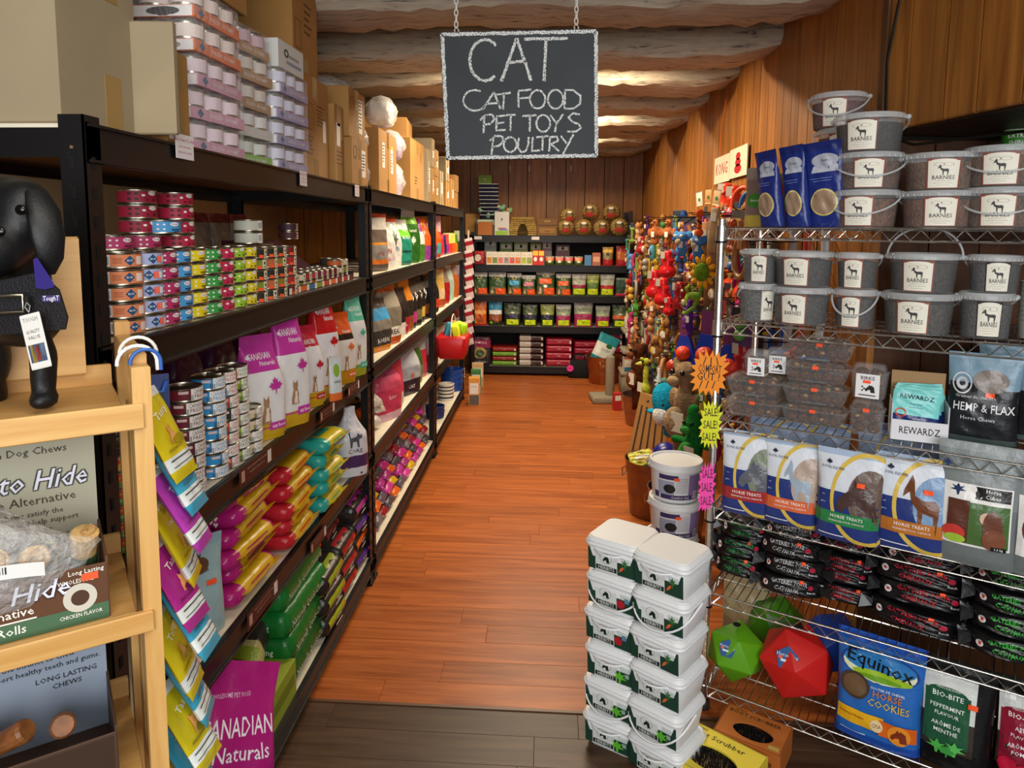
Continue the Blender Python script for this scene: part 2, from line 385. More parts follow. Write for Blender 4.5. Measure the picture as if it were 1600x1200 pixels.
def rack(x0, x1, y0, y1, zs, label, deck=None, under=None, htop=None, back=True, postlift=0):
    """x0 = front plane (aisle side), x1 = back plane; every member its own part"""
    e = ob('shelving_rack', None, loc=(x0, y0, 0), label=label, cat='shelving'); h = htop or zs[0]+.012
    X, Y = x1-x0, y1-y0; s = 1 if X > 0 else -1
    for (px, py, ax) in ((0, 0, (s, 1)), (X, 0, (-s, 1)), (0, Y, (s, -1)), (X, Y, (-s, -1))):
        ob('upright', slotted_post(h, ax).mesh('upright', [BLACKM, HOLE, HOLEL]), e, (px, py, 0))
        q = MB(); q.rbox((px+ax[0]*.02, py+ax[1]*.02, 0), (.055, .055, .012), .004); ob('foot', q.mesh('foot', BLACKM), e)
    for i, z in enumerate(zs):
        for xb in (0, X):
            q = MB(); sg = 1 if xb == 0 else -1
            q.box((xb+sg*s*.006, Y/2, z-.035), (.012, Y-.01, .07)); q.box((xb+sg*s*.022, Y/2, z-.035), (.03, Y-.02, .006))
            q.box((xb-sg*s*.0035, Y/2, z-.0045), (.006, Y-.02, .005)); q.box((xb-sg*s*.0035, Y/2, z-.066), (.006, Y-.02, .005))
            ob('beam', q.mesh('beam', BLACKM), e)
        for yb in (.008, Y-.008):
            q = MB(); q.box((X/2, yb, z-.035), (abs(X)-.01, .01, .05)); ob('cross_beam', q.mesh('cross_beam', BLACKM), e)
        q = MB(); q.box((X/2, Y/2, z-.008), (abs(X)-.02, Y-.02, .012), 0); q.box((X/2, Y/2, z-.016), (abs(X)-.024, Y-.024, .003), 1)
        ob('deck', q.mesh('deck', [deck or DECKW, under or DECKO]), e)
    return e
yp = [1.19, 3.11, 4.95, 6.72]
XB = -1.42
rack(XL, XB, yp[0], yp[1], ZS, 'black steel rack bay nearest the camera, cans on its shelves')
rack(XL, XB, yp[1]+.022, yp[2], ZS, 'second black steel rack bay on the left, rows of upright bags')
rack(XL, XB, yp[2]+.022, yp[3], ZS, 'third black steel rack bay on the left, red basket in front')
# back shelving facing the camera
ZB = [1.585, 1.255, .915, .565, .105]
def rack_y(x0, x1, y0, y1, zs, label):
    e = ob('shelving_rack', None, loc=(x0, y0, 0), label=label, cat='shelving'); X, Y = x1-x0, y1-y0; h = 2.0
    for (px, py, ax) in ((0, 0, (1, 1)), (X, 0, (-1, 1)), (0, Y, (1, -1)), (X, Y, (-1, -1))):
        ob('upright', slotted_post(1.86 if px else 1.62, ax, 24).mesh('upright', [BLACKM, HOLE, HOLEL]), e, (px, py, 0))
    for z in zs:
        for yb, sg in ((0, 1), (Y, -1)):
            q = MB(); q.box((X/2, yb+sg*.006, z-.037), (X-.01, .012, .075)); q.box((X/2, yb-sg*.003, z-.005), (X-.02, .006, .005)); ob('beam', q.mesh('beam', BLACKM), e)
        for xb in (.006, X-.006):
            q = MB(); q.box((xb, Y/2, z-.035), (.01, Y-.02, .05)); ob('cross_beam', q.mesh('cross_beam', BLACKM), e)
        q = MB(); q.box((X/2, Y/2, z-.008), (X-.02, Y-.02, .012)); ob('deck', q.mesh('deck', mat('grey_deck', '8b8578', .6)), e)
    q = MB(); q.box((X/2, Y-.02, .8), (X-.04, .006, 1.5)); ob('back_panel', q.mesh('back_panel', mat('black_panel', '0b0a0a', .7)), e)
    for x in (.02, .66):
        q = MB(); q.box((x+.06, -.006, zs[0]-.03), (.085, .003, .035)); ob('price_card', q.mesh('price_card', K('cfc6c4')), e)
    return e
rack_y(-.86, .925, 7.86, 8.36, ZB, 'black steel shelving across the back wall, five shelves of small-animal food')
# ================================================================ CHROME WIRE RACK (right)
RP = V((.56, 2.33, 0)); RU = V((.866, -.5, 0)); RD = V((.5, .866, 0)); RZ = math.atan2(-.5, .866)
RL, RDP = 1.22, .50
ZW = [1.66, 1.352, 1.03, .722, .42, .08]
def onR(px, py, d=0.0):
    n = RD; q = RP+n*d-CP; r_ = ray(px, py); return CP+r_*(q.dot(n)/r_.dot(n))
we = ob('wire_shelving', None, loc=RP, rot=(0, 0, RZ), label='chrome wire shelving unit on the right loaded with horse treats', cat='shelving')
for (x, y_) in ((0, 0), (RL, 0), (0, RDP), (RL, RDP)):
    q = MB(); q.lathe([(.0127, .05), (.0127, 1.685), (.011, 1.69)], 12); 
    for k in range(66): q.lathe([(.0132, .06+k*.0254-.001), (.0132, .06+k*.0254+.001)], 12)
    o = ob('post', q.mesh('post', STEEL, 40), we, (x, y_, 0))
    q = MB(); q.lathe([(.014, .035), (.014, .052), (.008, .056)], 12); q.lathe([(.024, 0), (.026, .008), (.024, .02), (.008, .035)], 14); ob('levelling_foot', q.mesh('levelling_foot', PL('3a3836')), o)
wires = MB(); z0 = 0
wires_all = MB()
for k in range(46): x = .02+k*(RL-.04)/45; wires_all.tube([(x, .0, 0), (x, RDP, 0)], .0017, 5)
for y_ in (.13, .26, .38): wires_all.tube([(0, y_, -.004), (RL, y_, -.004)], .003, 5)
deckm = wires_all.mesh('wire_deck', STEEL, 60)
tr = MB()
for yy in (0, RDP):
    tr.tube([(.01, yy, 0), (RL-.01, yy, 0)], .0033, 6); tr.tube([(.01, yy, -.036), (RL-.01, yy, -.036)], .0033, 6)
    n = 46; tr.tube([(.02+(RL-.04)*i/n, yy, -.004 if i % 2 else -.033) for i in range(n+1)], .0026, 5)
for xx in (0, RL):
    tr.tube([(xx, .01, 0), (xx, RDP-.01, 0)], .0033, 6); tr.tube([(xx, .01, -.036), (xx, RDP-.01, -.036)], .0033, 6)
    tr.tube([(xx, .02+(RDP-.04)*i/18, -.004 if i % 2 else -.033) for i in range(19)], .0026, 5)
for a in ((0, 0), (RL, 0), (0, RDP), (RL, RDP)): tr.lathe([(.0185, -.042), (.0165, .006)], 14, c=(a[0], a[1], 0))
trm = tr.mesh('truss', STEEL, 60)
col = MB(); 
col.lathe([(.0195, -.049), (.0195, -.042)], 14)
colm = col.mesh('clip', BLACKM, 60)
for z in ZW:
    s_ = ob('wire_shelf', trm, we, (0, 0, z)); ob('wire_deck', deckm, s_, kind='stuff'); [ob('clip', colm, s_, a) for a in ((0, 0, 0), (RL, 0, 0), (0, RDP, 0), (RL, RDP, 0))]
# ================================================================ PRODUCT BUILDERS
_c = {}
def memo(f):
    def g(*a, **k):
        q = (f.__name__, repr(a), repr(sorted(k.items())))
        if q not in _c: _c[q] = f(*a, **k)
        return _c[q]
    return g
ORANGE = K('ff5a2c')
# ---- cans: local -Y is the face turned outwards
@memo
def can(r, h, base, deco=(), lidr=.94):
    tin = MB(); tin.lathe([(r*.93, 0), (r, .0015), (r, .003), (r*.975, .005), (r*.975, h-.005), (r, h-.003), (r, h-.0012), (r*.95, h), (r*.93, h-.003), (r*.55, h-.003), (r*.5, h-.0022), (.002, h-.0022)], 26)
    lab = MB(); rl = r*.985
    lab.lathe([(rl, .0045), (rl, h-.0045)], 26, cap=(0, 0))
    mats = [K(base)]
    for d in deco:
        kind, a, z, wd, hg, c = d[:6]
        if K(c) not in mats: mats.append(K(c))
        m = mats.index(K(c))
        fn = lambda x, y, a=a, z=z: (lambda t: V((math.sin(t)*(rl+.0006), -math.cos(t)*(rl+.0006), z*h+y)))(a+x/rl)
        if kind == 'r': lab.drect(fn, 0, 0, wd*r, hg*h, m, 6, 1)
        elif kind == 'o': lab.doval(fn, 0, 0, wd*r, hg*h, m, 12)
        elif kind == 'd': lab.dpoly(fn, [(0, hg*h/2), (wd*r/2, 0), (0, -hg*h/2), (-wd*r/2, 0)], m)
        elif kind == 't': lab.dtext(fn, d[6], 0, 0, hg*h, m, maxw=wd*r)
        elif kind == 'b':
            for k in range(7): lab.drect(fn, wd*r*(k/7-.45), 0, wd*r/(11 if k % 2 else 20), hg*h, m, 1, 1)
    return ('food_can', 'can', [('tin', tin.mesh('tin', TIN, 40), []), ('paper_label', lab.mesh('paper_label', mats, 40), [])])
# ---- bags.  style: stand / pillow / brick / lean ; local -Y is the printed front
def prof(style, v, w, d):
    if style == 'stand':       # doypack, deep at the bottom, sealed on top
        g = (1-v**2.6)*(.86+.14*math.sin(PI*min(1, v*1.6))); D = d*max(.02, g); W = w*(1-.05*math.sin(PI*v)+.02*v)
        if v < .06: D *= .85+.15*v/.06
    elif style == 'gable':     # side gusset bag pinched into a narrow folded top
        g = 1 if v < .55 else max(.03, 1-((v-.55)/.37)**1.5) if v < .92 else .03
        D = d*g*(.9+.1*math.sin(PI*v)); W = w*(1-.26*math.sin(PI*.5*max(0, (v-.5)/.5))+.04*math.sin(PI*min(1, v*1.5)))
        if v < .04: D *= .92
    elif style == 'pillow':    # crimped at both ends
        e = min(1, v/.16, (1-v)/.16); g = math.sin(PI/2*e)**.8; D = d*max(.03, g); W = w*(.9+.1*g if e < 1 else 1)
        if v < .03 or v > .97: W = w*.96
    elif style == 'brick':     # vacuum brick, square ends
        e = min(1, v/.07, (1-v)/.07); D = d*(.62+.38*math.sin(PI/2*e)); W = w*(.93+.07*e)
    elif style == 'twist':     # gathered neck
        if v < .62: D = d*(.96+.04*math.sin(PI*v)); W = w*(.95+.07*math.sin(PI*v/.62))
        else:
            q = (v-.62)/.38; g = 1-.82*math.sin(PI/2*min(1, q*1.25)); D = d*(g+ (.03 if q > .9 else 0)); W = w*(1-.66*math.sin(PI/2*min(1, q*1.1)))
    return W, D
_ex = {'stand': 2.6, 'gable': 4.5, 'pillow': 2.4, 'brick': 5, 'twist': 3}
def bagfn(w, h, d, style, bend=0, wr=.0, seed=0):
    n = _ex[style]
    def S(u, v, side=-1, off=0):
        W, D = prof(style, v, w, d); a, b = W/2, D/2; t = max(-1, min(1, u*2)); x = t*a
        y = b*max(0, 1-abs(t)**n)**(1/n)
        ww = wr*min(w, h)*(math.sin(u*17+seed+v*5)*math.sin(v*13+seed*2+u*4)+.5*math.sin(v*31+u*9+seed))*(1-abs(t)**4)
        y = max(.0012, y+ww*(.3 if v < .1 else 1))
        return V((x, side*(y+off)+bend*h*v*v, v*h))
    return S
@memo
def bag(w, h, d, style, bands, deco=(), bend=0, wr=.012, seed=0, mk='glossy', name='bag', cat='bag', nz=1, back=None):
    S = bagfn(w, h, d, style, bend, wr, seed); q = MB(); NU, NV = 16, 16
    vs_ = [0, .02, .05, .1, .17, .25, .34, .43, .52, .6, .68, .76, .83, .89, .93, .96, .985, 1]
    vs_ = sorted(vs_+[(a+b_)/2 for a, b_ in zip(vs_[2:-3], vs_[3:-2])]); rings = []; uv = []
    for v in vs_:
        r_ = []
        for i in range(NU+1): t = -1+2*i/NU; t = math.copysign(abs(t)**.75, t); r_.append(S(t/2, v)); uv.append((i/NU*.5, v))
        for i in range(1, NU): t = 1-2*i/NU; t = math.copysign(abs(t)**.75, t); r_.append(S(t/2, v, 1)); uv.append((.5+i/NU*.5, v))
        rings.append(r_)
    q.skin(rings, 0, uvs=uv)
    bm_ = mat('%s_%s' % (mk, '_'.join('%g%s' % (round(p, 3), c) for p, c in bands))[:60], bands[0][1], .3 if mk == 'glossy' else .6, bump=.3 if mk == 'glossy' else .1, bscale=30, bands=bands, spec=.5)
    mats = [bm_]; pm = [] ; pr = MB()
    for zi, z in enumerate(deco):
        fnF = lambda x, y, o_=.0014+.0005*zi: S(x/w, max(0, min(1, y/h)), -1, o_)
        c = z[1]; c_ = G(c) if mk == 'glossy' else K(c)
        if c_ not in pm: pm.append(c_)
        m = pm.index(c_); k = z[0]
        side = fnF
        if k == 'r': pr.drect(side, z[2]*w, z[3]*h, z[4]*w, z[5]*h, m, 10, 8)
        elif k == 'o': pr.doval(side, z[2]*w, z[3]*h, z[4]*w, z[5]*h, m, 22, hole=z[6] if len(z) > 6 else 0)
        elif k == 'a': pr.doval(side, z[2]*w, z[3]*h, z[4]*w, z[5]*h, m, 22, z[7], z[8], z[6])
        elif k == 't': pr.dtext(side, z[6], z[2]*w, z[3]*h, z[5]*h, m, maxw=z[4]*w, rot=z[7] if len(z) > 7 else 0)
        elif k == 'p': pr.dpoly(side, [((z[2]+a*z[4])*w, (z[3]+b*z[5]*w/h)*h) for a, b in SHAPES[z[6]]], m)
    parts = [('bag_body', q.mesh('bag_body', mats, 60), [])]
    if pr.v: parts.append(('printed_front', pr.mesh('printed_front', pm), []))
    return (name, cat, parts)
SHAPES = {
 'leaf': [(0, .5), (.09, .3), (.2, .38), (.18, .12), (.38, .2), (.36, .08), (.5, 0), (.3, -.14), (.32, -.24), (.05, -.22), (.03, -.5), (-.03, -.5), (-.05, -.22), (-.32, -.24), (-.3, -.14), (-.5, 0), (-.36, .08), (-.38, .2), (-.18, .12), (-.2, .38), (-.09, .3)],
 'cat': [(-.16, .5), (-.08, .38), (.04, .38), (.12, .5), (.15, .28), (.1, .15), (.2, -.05), (.22, -.35), (.28, -.5), (-.25, -.5), (-.2, -.2), (-.12, .1), (-.17, .25)],
 'dog': [(-.3, .35), (-.15, .5), (.1, .5), (.3, .3), (.28, .1), (.15, 0), (.25, -.5), (-.25, -.5), (-.15, -.05), (-.32, .1)],
 'horse_head': [(-.5, -.28), (-.46, -.05), (-.2, .22), (-.08, .5), (0, .32), (.12, .42), (.4, .2), (.5, -.5), (.08, -.5), (.02, -.15), (-.2, -.2), (-.36, -.38)],
 'horse': [(-.3, .5), (-.24, .4), (-.2, .15), (0, .08), (.3, .1), (.42, 0), (.4, -.2), (.36, -.5), (.3, -.5), (.28, -.18), (.02, -.14), (-.02, -.5), (-.08, -.5), (-.12, -.1), (-.28, .02), (-.34, .2), (-.5, .1), (-.48, .22), (-.36, .4)],
 'hill': [(-.5, -.3), (-.4, 0), (-.15, .15), (.1, .05), (.3, .2), (.5, 0), (.5, -.3)],
 'rabbit': [(-.1, .5), (0, .2), (.08, .5), (.12, .15), (.2, 0), (.3, -.3), (.2, -.5), (-.3, -.5), (-.25, -.1), (-.15, .1)],
 'plant': [(0, .5), (.12, .2), (.4, .3), (.2, .05), (.5, -.1), (.1, -.15), (.05, -.5), (-.05, -.5), (-.1, -.15), (-.5, -.1), (-.2, .05), (-.4, .3), (-.12, .2)],
 'cathouse': [(-.3, .4), (-.25, .45), (-.2, .1), (.1, .12), (.2, .35), (.3, .2), (.4, .3), (.4, .05), (.28, -.05), (.25, -.5), (.15, -.5), (.12, -.15), (-.1, -.15), (-.12, -.5), (-.22, -.5), (-.26, 0)],
}
# ---- cardboard cartons
@memo
def carton(w, d, h, m=0, tape=1, prints=(), seed=0, open_=0):
    M_ = (CARD, CARD2, CARD3)[m]; q = MB(); r_ = random.Random(seed)
    q.box((0, 0, h/2), (w, d, h), 0)
    parts = [('carton_body', chamf(w, d, h, .003).mesh('carton_body', M_), [])]
    for v_ in (parts[0][1].vertices): v_.co.z += h/2
    if tape:
        t = MB(); t.box((0, 0, h+.0004), (.048, d*.995, .0008)); t.box((0, -d/2-.0004, h-.04), (.048, .0008, .08)); t.box((0, d/2+.0004, h-.04), (.048, .0008, .08)); t.box((0, -d/2-.0004, .035), (.048, .0008, .07))
        parts.append(('packing_tape', t.mesh('packing_tape', TAPE), []))
        s_ = MB(); s_.box((0, 0, h+.0002), (.003, d*.99, .0006)); parts.append(('flap_seam', s_.mesh('flap_seam', K('6b4e28')), []))
    if prints:
        p = MB(); pm = []
        for (k, c, x, z, ww, hh, *e) in prints:
            if K(c) not in pm: pm.append(K(c))
            mi = pm.index(K(c)); fn = lambda a, b: V((a, -d/2-.0008, b))
            if k == 'r': p.drect(fn, x*w, z*h, ww*w, hh*h, mi, 1, 1)
            elif k == 'f':
                for s1 in (-1, 1): p.drect(fn, x*w+s1*ww*w/2, z*h, .0025, hh*h, mi, 1, 1); p.drect(fn, x*w, z*h+s1*hh*h/2, ww*w, .0025, mi, 1, 1)
            elif k == 'l':
                for j in range(e[0]): p.drect(fn, x*w-(ww*w*.08*(j % 3)), z*h+hh*h*(.5-j/e[0]), ww*w*(1-.16*(j % 3)), hh*h/e[0]*.35, mi, 1, 1)
            elif k == 't': p.dtext(fn, e[0], x*w, z*h, hh*h, mi, maxw=ww*w)
            elif k == 'o': p.doval(fn, x*w, z*h, ww*w, hh*h, mi, 16, hole=e[0] if e else 0)
        parts.append(('printed_front', p.mesh('printed_front', pm), []))
    return ('carton', 'carton', parts)
# ---- printed paperboard box: prints on the front (-Y)
def fronts(prints, w, d, h, yo=-.0008):
    p = MB(); pm = []
    for (k, c, x, z, ww, hh, *e) in prints:
        if K(c) not in pm: pm.append(K(c))
        mi = pm.index(K(c)); fn = lambda a, b: V((a, -d/2+yo, b))
        if k == 'r': p.drect(fn, x*w, z*h, ww*w, hh*h, mi, 1, 1)
        elif k == 't': p.dtext(fn, e[0], x*w, z*h, hh*h, mi, maxw=ww*w, rot=e[1] if len(e) > 1 else 0)
        elif k == 'o': p.doval(fn, x*w, z*h, ww*w, hh*h, mi, 18, hole=e[0] if e else 0)
        elif k == 'p': p.dpoly(fn, [(x*w+a*ww*w, z*h+b*hh*h) for a, b in SHAPES[e[0]]], mi)
    return p, pm
@memo
def pbox(w, d, h, col, prints=(), name='box', cat='box', side=None):
    q = chamf(w, d, h, .0015)
    me = q.mesh('box_body', K(col))
    for v_ in me.vertices: v_.co.z += h/2
    parts = [('box_body', me, [])]
    if prints:
        p, pm = fronts(prints, w, d, h); parts.append(('printed_front', p.mesh('printed_front', pm), []))
    return (name, cat, parts)
def sol(z, lean): return z
# ================================================================ LEFT RACK, SECOND SHELF: CANS
FX = XL-.012
def yat(px, py, X=FX): return onX(px, py, X).y
VINE = ('r', .0, .5, .9, .62, 'ffffff')
def fm(base, dark):    # round-cornered pet food label: band with pale cloud and icons
    return (('r', 0, .93, 6.2, .05, 'e9dfe0'), ('o', .38, .68, .56, .30, 'f4ecee'), ('t', .38, .68, .5, .20, dark, 'Firstmeal'[:6]), ('r', .45, .3, .55, .10, dark), ('r', .5, .16, .4, .07, dark),
            ('o', -.5, .66, .13, .13, 'f4ecee'), ('o', -.2, .66, .13, .13, 'f4ecee'), ('o', -.5, .34, .13, .13, 'f4ecee'), ('o', -.2, .34, .13, .13, 'f4ecee'), ('r', .1, .94, .2, .05, dark))
def kas(base, dark): return (('o', .42, .76, .5, .32, 'f2efe6'), ('t', .42, .77, .4, .2, '222222', 'KASI'), ('o', -.1, .6, .2, .16, 'f2efe6'), ('o', -.45, .7, .22, .2, dark), ('o', -.8, .7, .22, .2, dark), ('o', -.45, .34, .22, .2, dark), ('o', -.8, .34, .22, .2, dark), ('o', .1, .3, .14, .12, dark), ('o', .5, .3, .2, .16, dark))
def blue(base): return (('d', -.1, .5, .5, .62, '1f4f7e'), ('t', -.1, .5, .26, .16, 'ffffff', 'BLUE'), ('r', .45, .5, .42, .5, 'f2e3d8'), ('r', -.65, .62, .4, .06, 'b5603a'), ('r', -.65, .5, .36, .05, 'b5603a'), ('r', -.65, .38, .4, .05, 'b5603a'), ('r', -1.2, .5, .45, .7, 'e9ecec'), ('b', -1.2, .5, .4, .5, '48525a'))
CR, CH = .0415, .0325
stacks = [  # px, py of the foot (front centre), Y-order, count, base colour, decoration, label stem
 (193, 509, 5, 'e0885a', blue('e0885a'), 'orange food can with blue diamond'),
 (227, 503, 5, 'a9b4da', blue('a9b4da')[:2]+(('r', .5, .5, .55, .4, 'f0f2f8'), ('r', .3, .5, .34, .42, 'ff5a2c')), 'lavender food can with orange price sticker'),
 (250, 498, 5, 'b0305f', fm('b0305f', '5d1030'), 'magenta food can'),
 (271, 495, 5, '4a9ad0', fm('4a9ad0', '12436e'), 'sky blue food can'),
 (297, 490, 5, 'e6cf1c', fm('e6cf1c', '6b5f00'), 'plain yellow food can'),
 (322, 485, 5, '3c9c44', fm('3c9c44', '10481a')+(('r', .55, .8, .2, .3, 'ff5a2c'),), 'green food can'),
 (342, 481, 5, 'c0284c', kas('c0284c', '5c0c20'), 'crimson food can with dark icons'),
 (361, 476, 5, '9cc832', kas('9cc832', '23420c'), 'lime food can with dark icons'),
 (379, 472, 5, 'e2cf28', kas('e2cf28', '3c3505'), 'yellow food can with dark paw icons')]
for (px, py, n, base, deco, stem) in stacks:
    p = can(CR, CH, base, deco); yc = onX(px, py, FX-.045).y
    for i in range(n):
        put(p, '%s, %s of its stack of five' % (stem, lev(i, n)), (FX-.045+RN.uniform(-.003, .002), yc+RN.uniform(-.002, .002), ZS[1]+i*(CH+.0006)), rad(62)+RN.uniform(-.12, .12), 'short food cans on the second shelf')
# second row behind and the taller heaps
def zrow(X, lst, grp):
    for (px, py, z0, n, base, deco, stem) in lst:
        p = can(CR, CH, base, deco); y_ = onX(px, py, X).y
        for i in range(n): put(p, '%s, %s of pile' % (stem, lev(i, n)), (X, y_, ZS[1]+(z0+i)*(CH+.0006)), rad(60)+RN.uniform(-.1, .1), grp)
zrow(-.915, [(178, 470, 0, 6, 'b8386c', fm('b8386c', '5d1030'), 'rose can in back row by the rack post'),
             (225, 470, 0, 6, 'b0305f', fm('b0305f', '5d1030'), 'rose can in back row behind lavender cans'),
             (262, 470, 0, 5, 'b0305f', fm('b0305f', '5d1030'), 'rose can in back row behind sky blue cans')], 'back row of short cans on the second shelf')
zrow(-.93, [(222, 470, 6.02, 3, 'a01c38', kas('a01c38', '4c0818'), 'deep red can, left of two raised piles')], 'raised red cans')
zrow(-.90, [(280, 470, 5.0, 4, 'b02040', kas('b02040', '4c0818'), 'deep red can, right of two raised piles')], 'raised red cans')
put(can(CR*1.05, CH, '4a9ad0', fm('4a9ad0', '12436e')), 'single sky blue can laid across the top between the red piles', (-.895, onX(252, 370, -.895).y, ZS[1]+6.02*(CH+.0006)), rad(50))
# smaller game cans in four stacks, then the tray
SR, SH = .036, .031
def lab(c): return (('r', .35, .5, .46, .84, 'd8d2b4'), ('o', .35, .6, .2, .3, '2c2a20'), ('r', .35, .25, .3, .1, '6a6240'), ('r', -.15, .2, .4, .3, 'ff5a2c'), ('r', -.9, .5, .5, .8, c))
for j, (px, py, c, c2, nm) in enumerate([(399, 466, '2b2a1c', '7d8e22', 'olive'), (416, 462, '30281c', 'c4683a', 'coral'), (431, 459, '2b2a1c', '8a7a20', 'mustard'), (447, 456, '7a1a18', 'b02822', 'brick red')]):
    for i in range(5): put(can(SR, SH, c2 if i % 2 else c, lab(c2)), 'small %s gourmet can, %s of its stack' % (nm, lev(i, 5)), (FX-.04, onX(px, py, FX-.04).y, ZS[1]+i*(SH+.0006)), rad(58)+RN.uniform(-.15, .15), 'small gourmet cans beside the yellow stack')
for i in range(2): put(can(.043, .037, 'cfd0bc', (('r', .5, .5, .5, .8, 'eef0e8'), ('b', .5, .5, .4, .5, '40403a'))), 'cream can with barcode, %s of two above the back row' % ('lower', 'upper')[i], (-.93, onX(388, 370, -.93).y, ZS[1]+.165+i*.038), rad(50))
q = MB(); q.box((0, 0, .165/2), (.26, .13, .165)); 
put(pbox(.14, .10, .164, '5a4a2a', ()), 'low plain box under the two cream cans', (-.945, onX(388, 370, -.945).y+.01, ZS[1]), rad(90))
# tray of small cans (dark open case) and cans in rows
tray = ('display_tray', 'tray', [])
ty0, ty1 = yat(455, 455), yat(556, 436)
q = MB()
q.box((0, 0, .002), (.15, ty1-ty0, .004)); q.box((.073, 0, .012), (.003, ty1-ty0, .024)); q.box((-.073, 0, .02), (.003, ty1-ty0, .04))
for s_ in (-1, 1): q.box((0, s_*(ty1-ty0)/2, .018), (.15, .003, .036))
te = ob('display_tray', None, loc=(FX-.085, (ty0+ty1)/2, ZS[1]), label='long dark display tray holding rows of small cans', cat='tray')
ob('tray_body', q.mesh('tray_body', K('241418')), te)
q = MB()
for k in range(9):
    c = ['b02822', 'd8641e', '2e6f9c', '8a9c28', 'c23a20', 'e06a2a', '8e1c2c', 'a8283c', '5c2030'][k]; q.box((.0757, -(ty1-ty0)/2+.06+k*(ty1-ty0)/9.2, .0125), (.001, .068, .017), k)
    q.box((.0762, -(ty1-ty0)/2+.02+k*(ty1-ty0)/9.2, .0125), (.001, .02, .02), 9)
ob('flavour_strip', q.mesh('flavour_strip', [K(c) for c in ['b02822', 'd8641e', '2e6f9c', '8a9c28', 'c23a20', 'e06a2a', '8e1c2c', 'a8283c', '5c2030', 'e8e2cc']]), te)
cc = ['7d1c1c', 'e2dcc2', '8a8a2a', 'b3a468', 'c4622a', 'e0d8b8', 'a82a2a', 'b8404c', '7c2440', '9c3050', '6a2036']
for r_ in range(2):
    for k in range(11):
        y_ = ty0+.05+k*(ty1-ty0-.1)/10.2
        for L_ in range(2 if k < 9 or r_ else 3):
            c = cc[(k+L_*3+r_) % 11]
            put(can(.034, .028, c, lab(c)[:3]), 'small %s can in dark tray, column %s, %s layer, %s row' % ({'e2dcc2': 'cream', 'e0d8b8': 'cream'}.get(c, 'red' if k > 5 else 'olive'), ORD[k], ('lower', 'middle', 'upper')[L_], ('front', 'back')[r_]),
                (FX-.05-r_*.07, y_, ZS[1]+.0045+L_*.0286), rad(60), 'small cans standing in the dark tray')
# wine coloured display case behind the tray
wc = MB(); wc.add([V((-.20, -.05, 0)), V((.20, -.05, 0)), V((.20, .05, 0)), V((-.20, .05, 0)), V((-.20, -.05, .15)), V((-.02, -.05, .15)), V((.20, -.05, .05)), V((.20, .05, .05)), V((-.02, .05, .15)), V((-.20, .05, .15))],
    [(0, 1, 6, 5, 4), (3, 9, 8, 7, 2), (0, 4, 9, 3), (1, 2, 7, 6), (4, 5, 8, 9), (5, 6, 7, 8), (0, 3, 2, 1)])
e = ob('display_box', None, loc=(-1.03, 2.55, ZS[1]+.02), rot=(0, 0, rad(78)), label='wine red display case with slanting top behind the can tray', cat='box')
ob('box_body', wc.mesh('box_body', K('4a1a2c')), e)
q = MB(); fn = lambda a, b: V((a, -.051, b)); q.dtext(fn, 'Origins', -.15, .11, .035, 0, maxw=.08); q.dtext(fn, 'DEEP OCEAN', -.06, .11, .02, 0); q.dtext(fn, 'PATE OF TUNA & SHRIMP', -.02, .085, .018, 0); q.dtext(fn, '100% complete', 0, .05, .02, 0)
ob('printed_front', q.mesh('printed_front', K('a8707c')), e)
for i in range(2): put(can(.036, .03, ('5a3030', '4a2a38')[i], lab('90404a')[:3]), 'small can perched on the tray rows near the second post, %s of the two' % ('lower', 'upper')[i], (-.98, 2.62, ZS[1]+.172+i*.031), rad(70))
put(can(.04, .03, '3c3838', lab('aa2a2a')[:3]), 'dark can with barcode on top of the tray rows, nearest the second post', (-.90, 2.86, ZS[1]+.063), rad(70))
# backing boards and dim bags at the back of the bay
put(pbox(1.02, .03, .34, 'a8906a', ()), 'tall plain board standing behind the cans', (-1.33, 1.78, ZS[1]), rad(90))
for k in range(5):
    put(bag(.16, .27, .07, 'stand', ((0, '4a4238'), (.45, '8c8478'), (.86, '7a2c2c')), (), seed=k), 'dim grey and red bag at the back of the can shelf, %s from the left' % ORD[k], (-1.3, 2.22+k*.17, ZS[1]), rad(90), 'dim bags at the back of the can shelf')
# ================================================================ TOP OF THE RACK: CARTONS AND CASES
Z1 = ZS[0]
PR = lambda c='6a4820': (('f', c, -.22, .6, .3, .25), ('l', c, .2, .62, .3, .22, 6), ('r', 'e9e4d8', .33, .5, .12, .22), ('l', c, -.2, .3, .25, .2, 5))
def ctn(y, X, w, d, h, m, rz, label, z=Z1, prints=(), tape=1, seed=0, grp=None):
    return put(carton(w, d, h, m, tape, prints, seed), label, (X, y, z), rz, grp)
# w runs along the aisle once turned 90 degrees
e = put(carton(.235, .62, .52, 1, 0, (), 1), 'very large open pale carton at the top left, nearest the camera', (-1.16, 1.325, Z1), rad(90))
ob('flap', chamf(.014, .088, .225, .003).mesh('flap', CARD2), e, (.112, -.352, .122), (0, 0, rad(4)))
tp = MB(); tp.box((0, 0, 0), (.05, .001, .1))
for z_ in (.30, .06): ob('packing_tape', tp.mesh('packing_tape', TAPE), e, (.035, -.3108, z_), (0, 0, 0))
ctn(1.54, -.895, .09, .16, .20, 2, rad(88), 'small brown carton squeezed beside the large open carton', prints=(('r', 'eeeae0', -.3, .5, .3, .9), ('l', '5a4a3a', -.3, .5, .2, .6, 5)))
ctn(1.58, -1.15, .16, .3, .40, 1, rad(88), 'pale carton behind the large open carton, barcode at its top', prints=(('r', 'f0eee6', -.1, .88, .5, .16), ('l', '222222', -.1, .88, .4, .1, 4)))
